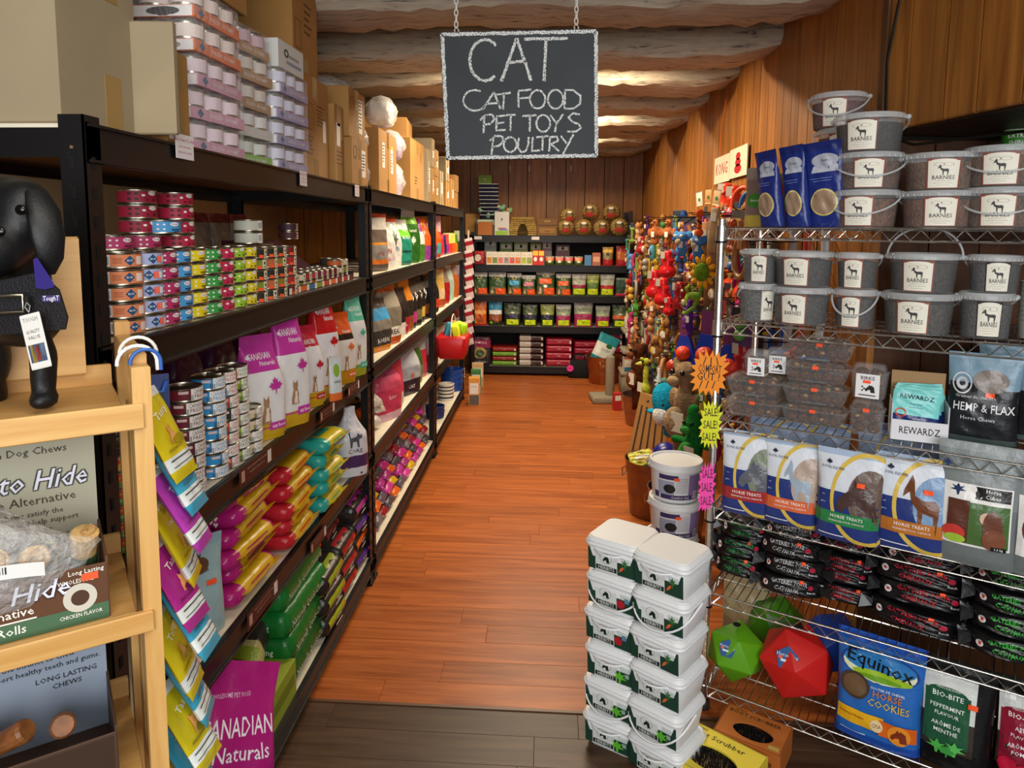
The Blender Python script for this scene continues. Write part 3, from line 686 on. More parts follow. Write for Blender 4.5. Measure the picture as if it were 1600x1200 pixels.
ctn(1.86, -1.05, .42, .34, .30, 2, rad(90), 'kraft carton resting on the can cases at the top edge', z=Z1+.428, prints=(('l', '5a3c18', .2, .12, .3, .1, 3),))
# shrink-wrapped cases of cans: a paper sleeve below, cans above under film
@memo
def case(sleeve, cancol, nx=3, ny=2, name='can_case', film=True):
    r, h = .038, .036; w, d = nx*r*2, ny*r*2; parts = []
    q = MB(); q.box((0, 0, .0145), (w*.99, d*.99, .027)); parts.append(('sleeve', q.mesh('sleeve', K(sleeve)), []))
    p = MB(); fn = lambda a, b: V((a, -d/2-.0006, b)); fs_ = lambda a, b: V((-w/2-.0006, -a, b))
    p.dtext(fn, 'HEALTHY GOURMET', .02, .014, .014, 0, maxw=w*.55); p.dpoly(fn, [(-w*.36, .026), (-w*.3, .015), (-w*.36, .004), (-w*.42, .015)], 1)
    p.drect(fs_, 0, .014, d*.94, .024, 0, 1, 1); p.doval(fs_, 0, .014, d*.55, .02, 2, 14); p.dpoly(fs_, [(-.012, .003), (0, .016), (.012, .003)], 0)
    parts.append(('printed_front', p.mesh('printed_front', [K('f1ece8'), K('2b557f'), K('8b5a34')]), []))
    for i in range(nx):
        for j in range(ny):
            c = MB(); x, y = -w/2+r+i*2*r, -d/2+r+j*2*r
            c.lathe([(r*.95, .028), (r*.97, .03), (r*.97, .068), (r, .07), (r*.93, .073), (r*.9, .070), (.004, .070)], 16, c=(x, y, 0)); c.lathe([(r*.985, .034), (r*.985, .064)], 16, 1, (x, y, 0), (0, 0))
            parts.append(('food_can', c.mesh('food_can', [TIN, K(cancol)], 40), []))
    if film:
        f = MB(); f.rbox((0, 0, 0), (w*1.02, d*1.03, .0755), .012, seg=2); parts.append(('shrink_film', f.mesh('shrink_film', mat('shrink_film', 'f4f4f4', .12, alpha=.16, bump=1.2, bscale=60, spec=.9), 50), []))
    return (name, 'case', parts)
H_ = .076
def cstack(px, X, specs, place, z=Z1):
    y_ = px
    for i, (sl, cn, nm) in enumerate(specs): put(case(sl, cn), 'wrapped case of cans with %s sleeve, %s, %s' % (nm, lev(i, len(specs)), place), (X+RN.uniform(-.008, .004), y_+RN.uniform(-.006, .006), z+i*(H_+.001)), rad(86)+RN.uniform(-.06, .06), 'wrapped can cases on top of the rack')
PK, OR_, LV, GN, KR = ('d9a3b8', 'e8d4dc', 'pink'), ('e8804a', 'e6d6cc', 'orange'), ('a9a2cc', 'd6d6e6', 'lavender'), ('8cc850', 'e0e4dc', 'green and white'), ('b89468', 'd8cfc4', 'brown')
cstack(1.77, -.90, [PK, PK, PK, OR_, OR_], 'stack beside the large carton')
cstack(2.015, -.92, [GN, ('dcdcd4', 'e0e0dc', 'white'), KR, KR, ('c09a6c', 'd8b8c0', 'kraft')], 'middle stack')
cstack(2.26, -.89, [LV, LV, LV, LV], 'stack nearest the tall cartons')
y_ = 2.26; put(pbox(.2, .16, .085, 'd4d6d0', (('o', '4a4e4c', -.2, .6, .18, .3, .5), ('r', '9a9c98', .1, .55, .4, .1), ('r', '8a98b0', .1, .3, .6, .12))), 'white printed box on top of the lavender case stack', (-.90, y_, Z1+4*(H_+.001)), rad(88))
ctn(2.57, -1.03, .30, .36, .36, 2, rad(90), 'broad kraft carton under the tallest carton', prints=PR())
ctn(2.60, -1.05, .26, .32, .40, 2, rad(90), 'tallest kraft carton stacked on another behind the can cases', z=Z1+.362, prints=(('f', '5a3c18', -.3, .35, .22, .24), ('l', '6a4820', .1, .5, .3, .3, 5)))
ctn(2.795, -.93, .12, .2, .30, 2, rad(90), 'narrow tall carton with white label right of the tallest cartons', prints=(('r', 'eae6da', -.1, .62, .4, .3), ('l', '5a3c18', 0, .3, .6, .2, 4)))
ctn(2.99, -.95, .25, .3, .19, 2, rad(90), 'kraft carton with round stamp and barcode, lower of a pair', prints=(('o', '5a3c18', -.3, .7, .22, .3, .8), ('r', 'ece8de', .22, .5, .26, .6), ('l', '2a2a2a', .22, .5, .2, .4, 6)))
ctn(2.99, -.95, .25, .28, .20, 2, rad(90), 'kraft carton with black shipping label, upper of a pair', z=Z1+.192, prints=(('o', '5a3c18', -.3, .7, .22, .3, .8), ('r', 'ece8de', .2, .5, .24, .7), ('l', '111111', .2, .5, .18, .6, 8)))
ctn(3.65, -1.0, .40, .34, .31, 2, rad(90), 'wide kraft carton with two shipping labels on the rack top', prints=(('r', 'ece8de', -.25, .6, .13, .4), ('l', '333333', -.25, .6, .1, .3, 6), ('r', 'ece8de', .22, .55, .13, .4), ('r', 'e0b030', .22, .78, .13, .05), ('l', '333333', .22, .52, .1, .3, 6), ('r', '8a6a30', .0, .5, .03, 1)))
FILM = mat('loose_film', 'efeeea', .15, alpha=.38, bump=1.5, bscale=30, spec=.9)
@memo
def plasticbundle(w, d, h, seed, col='d8c8d8'):
    S = MB(); r_ = random.Random(seed); rings = []
    for i in range(11):
        v = i/10; g = math.sin(PI*min(1, max(.08, v*.9+.1)))**.5; rings.append([V((w/2*g*math.cos(2*PI*k/18)*(1+r_.uniform(-.10, .10)), d/2*g*math.sin(2*PI*k/18)*(1+r_.uniform(-.1, .1)), h*v)) for k in range(18)])
    S.skin(rings); inner = MB()
    inner.rbox((0, 0, .004), (w*.7, d*.7, h*.72), .03, seg=3)
    return ('wrapped_bundle', 'bundle', [('contents', inner.mesh('contents', K(col), 50), []), ('plastic_wrap', S.mesh('plastic_wrap', FILM, 70), [])])
put(plasticbundle(.14, .16, .16, 3, 'b48090'), 'small clear bag of pink cans between kraft cartons', (-.90, 3.23, Z1), rad(90))
put(plasticbundle(.13, .15, .14, 6, 'c8c4b8'), 'small clear bag of pale cans on another clear bag', (-.90, 3.23, Z1+.165), rad(90))
put(plasticbundle(.34, .3, .20, 4, 'c4b8a8'), 'big crumpled clear plastic heap lying over the kraft cartons', (-1.05, 3.32, Z1+.33), rad(80))
put(carton(.26, .2, .32, 2, 0), 'plain carton under the crumpled plastic heap', (-1.17, 3.28, Z1), rad(90))
put(plasticbundle(.20, .18, .2, 5, 'c8b4cc'), 'lilac bundle in clear film, lower one on the rack top', (-.90, 3.98, Z1), rad(90))
put(plasticbundle(.20, .18, .17, 7, 'b8a0c0'), 'lilac bundle in clear film stacked on another', (-.90, 3.99, Z1+.205), rad(90))
put(plasticbundle(.20, .18, .17, 9, 'd8d4cc'), 'pale bundle in clear film, topmost by the wide carton', (-.93, 3.93, Z1+.38), rad(90))
ctn(4.42, -1.0, .46, .36, .36, 2, rad(90), 'large plain carton with an up arrow halfway along the rack top', prints=(('p', '2a2218', 0, 0, 0, 0, 'leaf'),)[:0]+(('r', '2a2218', .25, .75, .012, .16), ('l', '6a4820', -.1, .3, .2, .15, 3)))
ctn(4.42, -1.02, .36, .3, .12, 2, rad(96), 'open carton with raised flaps on the large plain carton', z=Z1+.362, tape=0)
for k, (y_, w, h, z_) in enumerate([(4.85, .12, .36, 0), (5.02, .12, .25, 0), (5.03, .12, .2, .252), (5.2, .14, .20, 0), (5.2, .14, .19, .202), (5.42, .18, .26, 0), (5.75, .2, .2, 0), (5.75, .2, .19, .202), (6.05, .2, .24, 0)]):
    ctn(y_, -.95, w, .26, h, (1, 2, 1, 2, 2, 1, 2, 1, 2)[k], rad(90), '%s carton towards the far end of the rack top, %s in the row' % (('pale', 'kraft', 'pale', 'kraft', 'kraft', 'pale', 'kraft', 'pale', 'kraft')[k], ORD[k]), z=Z1+z_, prints=(('r', 'ece8de', .1, .5, .4, .3), ('l', '443322', .1, .5, .3, .2, 4)), seed=k)
put(bag(.12, .28, .05, 'gable', ((0, 'd8a080'), (.3, '222022'), (.85, 'c03020')), (('t', 'f4f4f4', 0, .6, .7, .2, '9'),)), 'dark bag with red top standing at the far end of the rack top', (-.88, 6.28, Z1), rad(80))
ctn(6.42, -.98, .2, .3, .15, 2, rad(92), 'square kraft carton at the very end of the rack top, lower', prints=())
ctn(6.42, -.98, .2, .3, .15, 2, rad(90), 'square kraft carton at the very end of the rack top, upper', z=Z1+.152)
# price notes on the top beam
note = MB(); note.box((0, 0, 0), (.001, .075, .052), 0); note.dtext(lambda a, b: V((.0008, a, b)), 'More Here To Help', 0, .014, .011, 1); note.dtext(lambda a, b: V((.0008, a, b)), 'ask us about sizes', 0, 0, .007, 1); note.dtext(lambda a, b: V((.0008, a, b)), 'please do not climb', 0, -.012, .007, 1)
nm_ = note.mesh('note', [K('e8e4e4'), K('c05068')])
for px, py, nmb in ((287, 230, 'nearest the camera'), (473, 279, 'middle one'), (557, 298, 'by the second post')):
    y_ = onX(px, py, XL+.005).y; ob('price_note', nm_, None, (XL+.0075, y_, onX(px, py, XL+.005).z), label='small white note with pink writing on the top beam, %s' % nmb, cat='note', sc=(1, 1, 1) if px < 300 else (1, .85, .9))
# ================================================================ LEFT RACK, THIRD SHELF AND BELOW (first bay)
Z3, Z4, Z5 = ZS[2], ZS[3], ZS[4]
def cf(c): return (('r', .45, .5, 1.1, .86, 'eceae4'), ('t', .5, .68, .95, .40, c, 'CANADA'), ('t', .5, .34, .8, .40, c, 'FRESH'), ('b', -.12, .3, .34, .4, '333333'), ('r', -.5, .7, .5, .2, 'd8c0c0'), ('r', 1.3, .5, .4, .8, c))
tins = [(293, 752, 8, '6e1426', '5e1020', 'maroon', .0425), (331, 738, 8, '2a8ecb', '2a8ecb', 'blue', .041), (350, 722, 8, 'd8582a', 'c04a28', 'orange-red', .041), (367, 711, 8, '86ae1e', '5c7a14', 'lime', .041), (387, 698, 4, 'cdb98a', '9a8452', 'cream', .041)]
for px, py, n, c, tc, nm, r in tins:
    p = onZ(px, py, Z3); X_ = -.852 if px < 380 else -.845; y_ = onX(px, py-3, X_).y
    for i in range(n):
        col_ = '262626' if (nm == 'orange-red' and i == 4) else c
        put(can(r, .0322, col_, cf(tc)), '%s and white tall-lettered can, %s of %s' % ('black' if col_ != c else nm, lev(i, n), 'eight' if n == 8 else 'four'), (X_+RN.uniform(-.002, .002), y_, Z3+i*.0325), rad(50)+RN.uniform(-.3, .35), 'stacked cans on the third shelf')
fr = lambda c: (('o', .3, .66, .9, .55, 'd8342a'), ('t', .3, .7, .8, .3, 'f0d040', 'Frisky'[:6]), ('o', .3, .28, .6, .44, '4a9a34'), ('t', .3, .28, .4, .24, 'ffffff', 'PATE'), ('r', 1.0, .6, .4, .6, 'e8e4dc'), ('r', 1.5, .5, .4, .8, c))
for (px, n, c, nm, X_) in ((279, 6, 'e07a2a', 'orange', -.85), (256, 6, 'b84a8c', 'pink and orange', -.85), (238, 6, 'd8b03a', 'amber', -.85)):
    y_ = {279: 1.445, 256: 1.358, 238: 1.27}[px]
    for i in range(n): put(can(.0415, .0322, c if i < 4 else ('d8d4cc' if px == 279 else c), fr(c)), '%s pate can, %s of its stack of six' % (nm, lev(i, n)), (X_, y_, Z3+i*.0325), rad(45)+RN.uniform(-.3, .3), 'pate cans at the near end of the third shelf')
for k, (X_, y_) in enumerate(((-.955, 1.36), (-.955, 1.46), (-.96, 1.57))):
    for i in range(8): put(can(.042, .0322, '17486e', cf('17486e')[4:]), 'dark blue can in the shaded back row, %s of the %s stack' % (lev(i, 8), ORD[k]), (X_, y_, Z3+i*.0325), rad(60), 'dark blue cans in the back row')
# ---- bags on the third shelf
YL = 'c9a21c'
def cn(c, c2): return (('r', c2, 0, .12, .94, .012), ('t', 'f4f0f0', -.05, .80, .62, .085, 'CANADIAN'), ('t', 'f4f0f0', .12, .735, .42, .06, 'Naturals'), ('p', 'f4f0f0', -.36, .80, .14, .14, 'leaf'), ('p', c, .2, .52, .34, .34, 'leaf'), ('p', 'a8805a', -.02, .30, .42, .55, 'cat'), ('p', 'e8dccb', .0, .26, .2, .3, 'cat'), ('r', c, .25, .13, .4, .07), ('t', 'ffffff', .25, .13, .3, .05, 'cat food'))
BAGS3 = [
 ('cnp', (('0', 0),), (418, 694, 76, 165), .09, ((0, YL), (.16, 'e6e4e2'), (.66, 'c2389a')), cn('c2389a', 'c2389a'), 58, 'magenta and white cat food bag with maple leaf, nearest the cans', .0),
 ('cnp2', (), (462, 672, 66, 185), .085, ((0, YL), (.13, 'e6e4e2'), (.62, 'c2389a')), cn('c2389a', 'c2389a'), 62, 'taller magenta and white cat food bag with maple leaf', .0),
 ('cnr', (), (492, 642, 46, 128), .09, ((0, YL), (.18, 'e4e2e2'), (.74, 'c02436')), cn('c02436', 'c02436'), 60, 'white and red cat food bag partly behind the tall magenta one', .0),
 ('cnr2', (), (515, 628, 52, 170), .08, ((0, YL), (.12, 'e4e2e2'), (.60, 'c41c20')), cn('c41c20', 'c41c20'), 62, 'tall red and white cat food bag with maple leaf', .0),
 ('cno', (), (543, 606, 44, 112), .08, ((0, 'c8901c'), (.2, 'e4ddd2'), (.62, '221c1a'), (.70, 'd8581c')), cn('e07030', 'e07030')[2:], 60, 'cream bag with orange top and black band', .0),
 ('cnm', (), (562, 594, 42, 132), .075, ((0, 'a8b030'), (.14, 'e6e8e2'), (.66, '5cc0a4')), cn('4cb49a', '4cb49a'), 64, 'mint green and white cat food bag', .0),
]
for key, _, (px, py, wp, hp), d, bands, deco, rz, label, ln in BAGS3:
    p = onZ(px, py-6, Z3); s_ = dep(p); w_, h_ = wp*s_*1.06, hp*s_
    q_ = bag(round(w_, 3), round(h_, 3), d, 'gable', bands, deco, seed=px, wr=.012)
    put(q_, label, (p.x-.035, p.y+.02, Z3), rad(rz), sc=1)
p = onZ(528, 622, Z3); btl = MB()
put(bag(.055, .16, .03, 'stand', ((0, 'e07030'), (.18, 'cfd6d4')), (('o', '8ab23a', 0, .7, .5, .3), ('t', '444444', 0, .45, .6, .1, 'catnip')), name='pouch', cat='pouch'), 'small clear pouch with orange bottom in front of the red bag', (p.x+.0, p.y-.03, Z3), rad(55))
put(bag(.16, .30, .08, 'gable', ((0, '8a9a3a'), (.2, '4a4a3e'), (.75, '2c2a26')), (('t', 'e8e4da', 0, .3, .8, .1, 'BOREAL'), ('p', '5c8c3c', 0, .62, .5, .5, 'hill')), seed=9), 'dark green and grey kibble bag beside the second post', (-.86, 3.03, Z3), rad(72))
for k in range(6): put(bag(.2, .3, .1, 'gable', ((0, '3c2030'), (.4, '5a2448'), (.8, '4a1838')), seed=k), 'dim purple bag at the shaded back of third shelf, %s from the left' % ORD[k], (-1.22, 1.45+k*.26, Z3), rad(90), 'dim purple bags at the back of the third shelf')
# yellow film tray liners under the bags
# ---- fourth shelf: piles of lying bags, ends towards the camera
LIE = (-PI/2, 0, 0)
@memo
def lying(w, L_, t, endc, body, strip, hearts=0, txt='DINNER', seed=0):
    S = bagfn(w, L_, t, 'pillow', 0, .012, seed); q = MB(); n = 20; rings = []; uv = []
    def prf(v): 
        e = min(1, v/.06, (1-v)/.06); return (.86+.14*e, .45+.55*math.sin(PI/2*e)**.7)
    vs_ = [0, .015, .04, .08, .2, .35, .5, .65, .8, .92, .96, .985, 1]
    for v in vs_:
        a, b = prf(v); rg = []
        for k in range(n):
            th = 2*PI*k/n+PI/n; cx = math.copysign(abs(math.cos(th))**.45, math.cos(th)); sy = math.copysign(abs(math.sin(th))**.6, math.sin(th))
            wob = 1+.03*math.sin(v*23+k+seed)
            rg.append(V((w/2*a*cx, t/2*b*sy*wob, v*L_))); uv.append((k/n, v))
        rings.append(rg)
    q.skin(rings, 0, (0, 0), uvs=uv); o_ = len(q.v)
    q.skin([rings[0], [V((p.x*.55, p.y*.5, -.006)) for p in rings[0]]], 1, (0, 1)); q.skin([[V((p.x*.55, p.y*.5, L_+.006)) for p in rings[-1]], rings[-1]], 1, (1, 0))
    bm2 = mat('gl2_%s_%s' % (endc, body), body, .28, bump=.25, bscale=35, bands=((0, endc), (.20, body), (.90, endc))); parts = [('bag_body', q.mesh('bag_body', [bm2, G(endc)], 50), [])]
    # crimped seam flap that sticks out on the aisle side
    f = MB(); m_ = 9
    f.skin([[V((w/2*.95+.030*j, -t*.02-.016*j+.0012*math.sin(i*1.9+j), L_*(.12+.82*i/m_))) for j in (0, 1)]+[V((w/2*.95+.030*j, -t*.02-.016*j+.0015+.0012*math.sin(i*1.9+j), L_*(.12+.82*i/m_))) for j in (1, 0)] for i in range(m_+1)])
    parts.append(('seam_flap', f.mesh('seam_flap', G(body)), []))
    p = MB(); top = lambda x, y: V((x, -t/2*(1-.10*abs(2*x/w)**4)-.0022, y+L_/2)); sd = lambda x, y: V((w/2+.0022-.25*y*y/t, -y*.9, x+L_/2))
    en = lambda x, y: V((x, -y, -.0065-.0))
    ms = [G(strip), K('f0ead8'), G(endc)]
    p.drect(top, 0, 0, w*.62, L_*.5, 0); p.dtext(lambda x, y: top(x, y) + V((0, -.0006, 0)), txt, 0, 0, L_*.13, 1, maxw=w*.55, rot=PI/2)
    p.drect(sd, L_*.05, 0, L_*.45, t*.42, 0, 6, 3); p.dtext(lambda x, y: sd(x, y)+V((.0008, 0, 0)), txt, L_*.05, 0, t*.3, 1, maxw=L_*.4)
    if hearts:
        for i in range(-2, 3):
            for j in range(-1, 2):
                x, y = i*w*.11+(j % 2)*w*.05, j*t*.15; p.dpoly(en, [(x, y-.008), (x+.007, y+.002), (x+.003, y+.007), (x, y+.003), (x-.003, y+.007), (x-.007, y+.002)], 1)
    parts.append(('printed_panel', p.mesh('printed_panel', ms), []))
    return ('bag', 'bag', parts)
def pile(px, py, z, specs, where, X_=None, L_=.3, grp=None):
    p = onZ(px, py, z); zz = z
    for i, (w, t, endc, body, strip, he, tx, nm) in enumerate(specs):
        m = lying(w, L_, t, endc, body, strip, he, tx, i % 3)
        put(m, '%s, %s, %s' % (nm, lev(i, len(specs)), where), ((X_ or p.x-w/2)+RN.uniform(-.012, .012), p.y+RN.uniform(-.02, .015), zz+t*.52), rot=(-PI/2, RN.uniform(-.05, .05)-.03, RN.uniform(-.09, .05)), group=grp)
        zz += t*.93
A = ('.'); YB_ = 'd0aa14'
pile(372, 958, Z4, [(.27, .058, 'b01c72', YB_, 'a8245c', 1, 'DINNER', 'yellow bag with magenta heart-patterned end')]*6, 'on nearest fourth-shelf pile', L_=.27, grp='yellow bags with magenta ends')
pile(452, 868, Z4, [(.26, .056, 'b8202c', YB_, 'c02020', 0, 'DINNER', 'yellow bag with red end')]*5, 'of the middle fourth-shelf pile', L_=.25, grp='yellow bags with red ends')
pile(510, 806, Z4, [(.25, .058, '2aa090', 'c8b41c', '2aa090', 0, 'DINNER', 'yellow bag with teal end')]*5, 'of the pile before the white sack', L_=.21, grp='yellow bags with teal ends')
put(bag(.17, .25, .10, 'stand', ((0, '9cb8bc'), (.9, '8fb0b4')), (('t', '1c1c22', 0, .84, .8, .12, 'Tidy'), ('t', '2c2c34', -.1, .68, .8, .045, 'NUTSHELL CAT LITTER'), ('o', '6a4630', .1, .74, .3, .16), ('t', '2c2c34', -.2, .5, .4, .04, 'NATURAL'), ('t', '2c2c34', -.2, .42, .5, .04, 'BIODEGRADABLE'), ('t', '2c2c34', -.2, .36, .5, .055, 'ABSORPTION'), ('r', 'ff5a2c', .25, .56, .16, .05), ('o', 'a86a50', -.3, .1, .3, .12), ('o', 'a86a50', -.05, .07, .3, .12))), 'pale blue nutshell cat litter bag beside the hanging treat strip', (onZ(308, 1003, Z4).x-.03, onZ(308, 1003, Z4).y+.03, Z4), rad(50))
p = onZ(546, 742, Z4)
put(bag(.14, .285, .12, 'twist', ((0, 'd4d2d6'), (.10, 'd4d2d6'), (.13, '4c2e58'), (.31, 'd4d2d6')), (('t', '3c3a40', 0, .38, .72, .09, 'CARE'), ('p', '55555c', -.02, .56, .6, .5, 'cathouse'), ('p', '3a2c3a', .2, .04, .1, .1, 'leaf')), wr=.03, name='sack'), 'white gathered sack with purple band and grey cat drawing', (p.x-.005, p.y+.03, Z4), rad(38))
# ---- bottom shelf
GR = '146a28'
@memo
def litter(w, L_, t, c, txt, ends):
    b_ = bag(w, L_, t, 'brick', ((0, c),), (), wr=.006)[2][0]
    q = MB(); q.dtext(lambda x, y: V((w/2*.985+.002, -y, x+L_/2)), txt, 0, .0, t*.34, 0, maxw=L_*.86)
    en = lambda x, y: V((x, -y, -.0012)); q.dtext(en, ends, .02, .0, t*.30, 0, maxw=w*.5); q.drect(en, .04, -t*.22, w*.22, t*.06, 1, 1, 1)
    return ('litter_bag', 'bag', [b_, ('printed_panel', q.mesh('printed_panel', [K('d8e0c8'), K('2a5a38')]), [])])
p = onZ(462, 1092, Z5); zz = Z5
for i in range(5):
    t = .10
    put(litter(.36, .40, t, ('0f5a22', '116a26', '14722c', '177a30', '136a2a')[i], 'Naturally Quick-Clumping', 'Quick-Clumping'), 'green clumping litter bag, %s of its pile' % lev(i, 5), (p.x-.19+(.0, .0, -.01, -.02, -.05)[i], p.y+.02, zz+t*.52), rot=(-PI/2, 0, RN.uniform(-.03, .03)), group='green litter bags on the bottom shelf'); zz += t*.88
@memo
def cap_bag(c, L_=.22, w=.25, t=.085, dark='2a2520'):
    n, cc, ps = lying(w, L_, t, dark, dark, dark, 0, '.', 1)
    q = MB(); S = []
    for i in range(9):
        a = i/8; rg = []
        for j in range(9):
            b = -1+2*j/8; rg.append(V((w/2*math.copysign(abs(math.sin(PI*.5*(.25+.85*a)))**.6, 1)*.99+.004, -t*.5*math.cos(PI*.5*(.25+.85*a)*1.0)-.004, L_/2+b*L_*.42)))
        S += rg
    fs = [(i*9+j, i*9+j+1, (i+1)*9+j+1, (i+1)*9+j) for i in range(8) for j in range(8)]
    q.add(S, fs, 0); sd = lambda x, y: V((w/2+.0075, -y, x+L_/2))
    q.dtext(sd, 'natural', 0, .004, .018, 1); q.drect(sd, 0, -.018, .07, .006, 1, 1, 1); q.drect(sd, .06, .02, .014, .012, 2, 1, 1)
    return ('bag', 'bag', [ps[0], ('coloured_panel', q.mesh('coloured_panel', [G(c), K('e8e4d8'), ORANGE], 60), [])])
for (px, py, n, cs, nm) in ((512, 1005, 3, ('9aa81e', '94a41c', '8e9e20'), 'lime-fronted dark bag'), (534, 950, 3, ('a01420', 'a81824', '9c1420'), 'red-fronted dark bag'), (556, 905, 4, ('4a2890', 'd8641c', '54309a', 'b03898'), 'dark bag with bright front')):
    p = onZ(px, py, Z5); zz = Z5
    for i in range(n):
        nm2 = nm if n == 3 else ('violet', 'orange', 'purple', 'magenta')[i]+'-fronted dark bag'
        put(cap_bag(cs[i]), '%s, %s of its pile on the bottom shelf' % (nm2, lev(i, n)), (p.x-.125, p.y+.01, zz+.043), rot=(-PI/2, 0, RN.uniform(-.05, .05)), group='dark bags with coloured fronts'); zz += .085*.95 if n == 3 else .08
for k in range(5):
    put(cap_bag(('8c1420', '7a2830', '5a3a7a', '8c1420', '94a41c')[k]), '%s-fronted dark bag in top layer under fourth shelf, %s from left' % (('red', 'rust', 'violet', 'red', 'olive')[k], ORD[k]), (-1.0, 2.42+k*.235 if k < 3 else 2.42+(k-3)*.24, Z5+(.27 if k < 3 else .36)), rot=(-PI/2, 0, .05))
# bentonite style box bag near the camera: cream and green, dark cat photo
e = put(bag(.30, .42, .12, 'brick', ((0, 'b8c850'), (.18, 'd0cc84'), (.5, 'cfc888'), (.62, '3a3630')), (('t', '222018', -.1, .46, .5, .08, '18.2kg'), ('r', '9cb83a', .3, .3, .36, .5), ('t', '4a5a1c', .3, .3, .4, .1, 'LUXURY', 1.57), ('o', '6c6660', .1, .82, .5, .22))), 'cream and lime litter bag with a dark furry cat picture', (-.97, 1.77, Z5+.13), rot=(rad(-78), 0, rad(12)))
put(pbox(.3, .36, .12, '8c9c2a', (('r', '6a7a1c', 0, .5, .9, .3),), 'litter_bag', 'bag'), 'flat olive litter bag lying underneath the cream and lime one', (-.99, 1.98, Z5), rad(90))
put(bag(.2, .3, .1, 'stand', ((0, '2a2c36'), (.5, '34363f')), (('t', 'e8e8ea', 0, .6, .8, .14, 'Envy'[:4]),)), 'dark grey bag with script lettering behind the hanging strip', (-.98, 1.50, Z5), rad(40))
put(bag(.27, .48, .13, 'gable', ((0, 'e6e2e6'), (.38, 'd9a8c8'), (.42, 'b01e78')), (('t', 'f6eef4', .03, .70, .8, .12, 'CANADIAN', .08), ('t', 'f6eef4', .1, .59, .56, .10, 'Naturals', .08), ('t', 'e8b8d8', -.1, .84, .5, .03, 'WHOLESOME PET FOOD', .08), ('p', 'c02a5c', .25, .3, .36, .36, 'leaf'))), 'large magenta cat food bag standing at the near end by the floor', (-.83, 1.47, .10), rot=(rad(-16), rad(22), rad(38)))
# ================================================================ LEFT RACK, SECOND AND THIRD BAYS
def row(z, X, items, where, grp=None, rz0=72):
    """items: (px of the bag centre on the shelf front, w, h, d, style, bands, deco, colour words)"""
    for k, (px, w_, h_, d, st, bands, deco, nm) in enumerate(items):
        y_ = onX(px, 420, X).y
        put(bag(w_, h_, d, st, bands, deco, seed=k, wr=.014), '%s, %s from left %s' % (nm, ORD[k], where), (X-.01, y_, z), rad(rz0+RN.uniform(-8, 6)), grp)
def T(c, y, h, t, w=.8, x=0): return ('t', c, x, y, w, h, t)
row(ZS[1], -.875, [
 (588, .20, .29, .09, 'stand', ((0, '5a5048'), (.12, 'd8742c'), (.2, '8c8a84'), (.45, 'd89030'), (.5, '6c6058'), (.72, 'd8d4c8'), (.93, 'b83a28')), (T('a03038', .3, .1, 'SUN'),), 'grey and cream bag with red top'),
 (601, .17, .25, .07, 'gable', ((0, 'd8d4cc'), (.9, 'd8d4cc')), (T('c8304c', .38, .14, 'SUN'), ('r', 'c8a8b0', 0, .22, .7, .06)), 'cream bag lettered in pink'),
 (612, .17, .27, .08, 'gable', ((0, 'd4d4cc'), (.8, 'd0d4cc'), (.93, 'd05030')), (T('2c6c9c', .38, .14, 'SUN'), ('p', '4c5a50', 0, .6, .4, .5, 'plant')), 'white bag with red tip'),
 (627, .20, .27, .08, 'gable', ((0, '0f5a50'), (.08, '18806c'), (.62, '6cc828'), (.78, 'd4d8cc')), (T('e8f0e8', .6, .1, 'NUTRO', 1, .1), ('r', '0c4a40', 0, .3, .7, .04)), 'teal bag with lime top'),
 (640, .21, .34, .08, 'gable', ((0, '1e5a1c'), (.62, '28681e'), (.72, '7cc82c'), (.84, 'c8ccc4')), (T('e8f0e0', .6, .09, 'harvest'), ('p', 'd8e0c8', 0, .42, .3, .3, 'leaf')), 'tall green bag with pale top'),
 (649, .20, .28, .08, 'gable', ((0, '3a7a24'), (.4, 'd8d8d0'), (.7, '8a1e7c')), (), 'green and white bag with purple top'),
 (657, .24, .29, .09, 'gable', ((0, '8a3a8c'), (.34, 'd05a1c'), (.9, 'd86a24')), (T('f0e8e0', .66, .18, 'mr'), ('o', 'f0c040', .1, .86, .2, .06)), 'orange and purple bag'),
 (666, .24, .28, .09, 'gable', ((0, '7a3a84'), (.34, 'd05a1c'), (.9, 'd86a24')), (T('f0e8e0', .66, .18, 'mr'),), 'orange and purple bag'),
 (674, .22, .27, .09, 'gable', ((0, 'a84c1c'), (.1, '4a9a94'), (.4, 'd05a1c'), (.9, 'd86a24')), (T('f0e8e0', .66, .18, 'mr'),), 'orange and teal bag'),
], 'on the second bay can-level shelf', 'upright bags on the second bay upper shelf')
B9 = lambda c: ((0, '1e1c1c'), (.12, c), (.34, '1c1a1a'), (.7, '5a5650'), (.85, '26221f'))
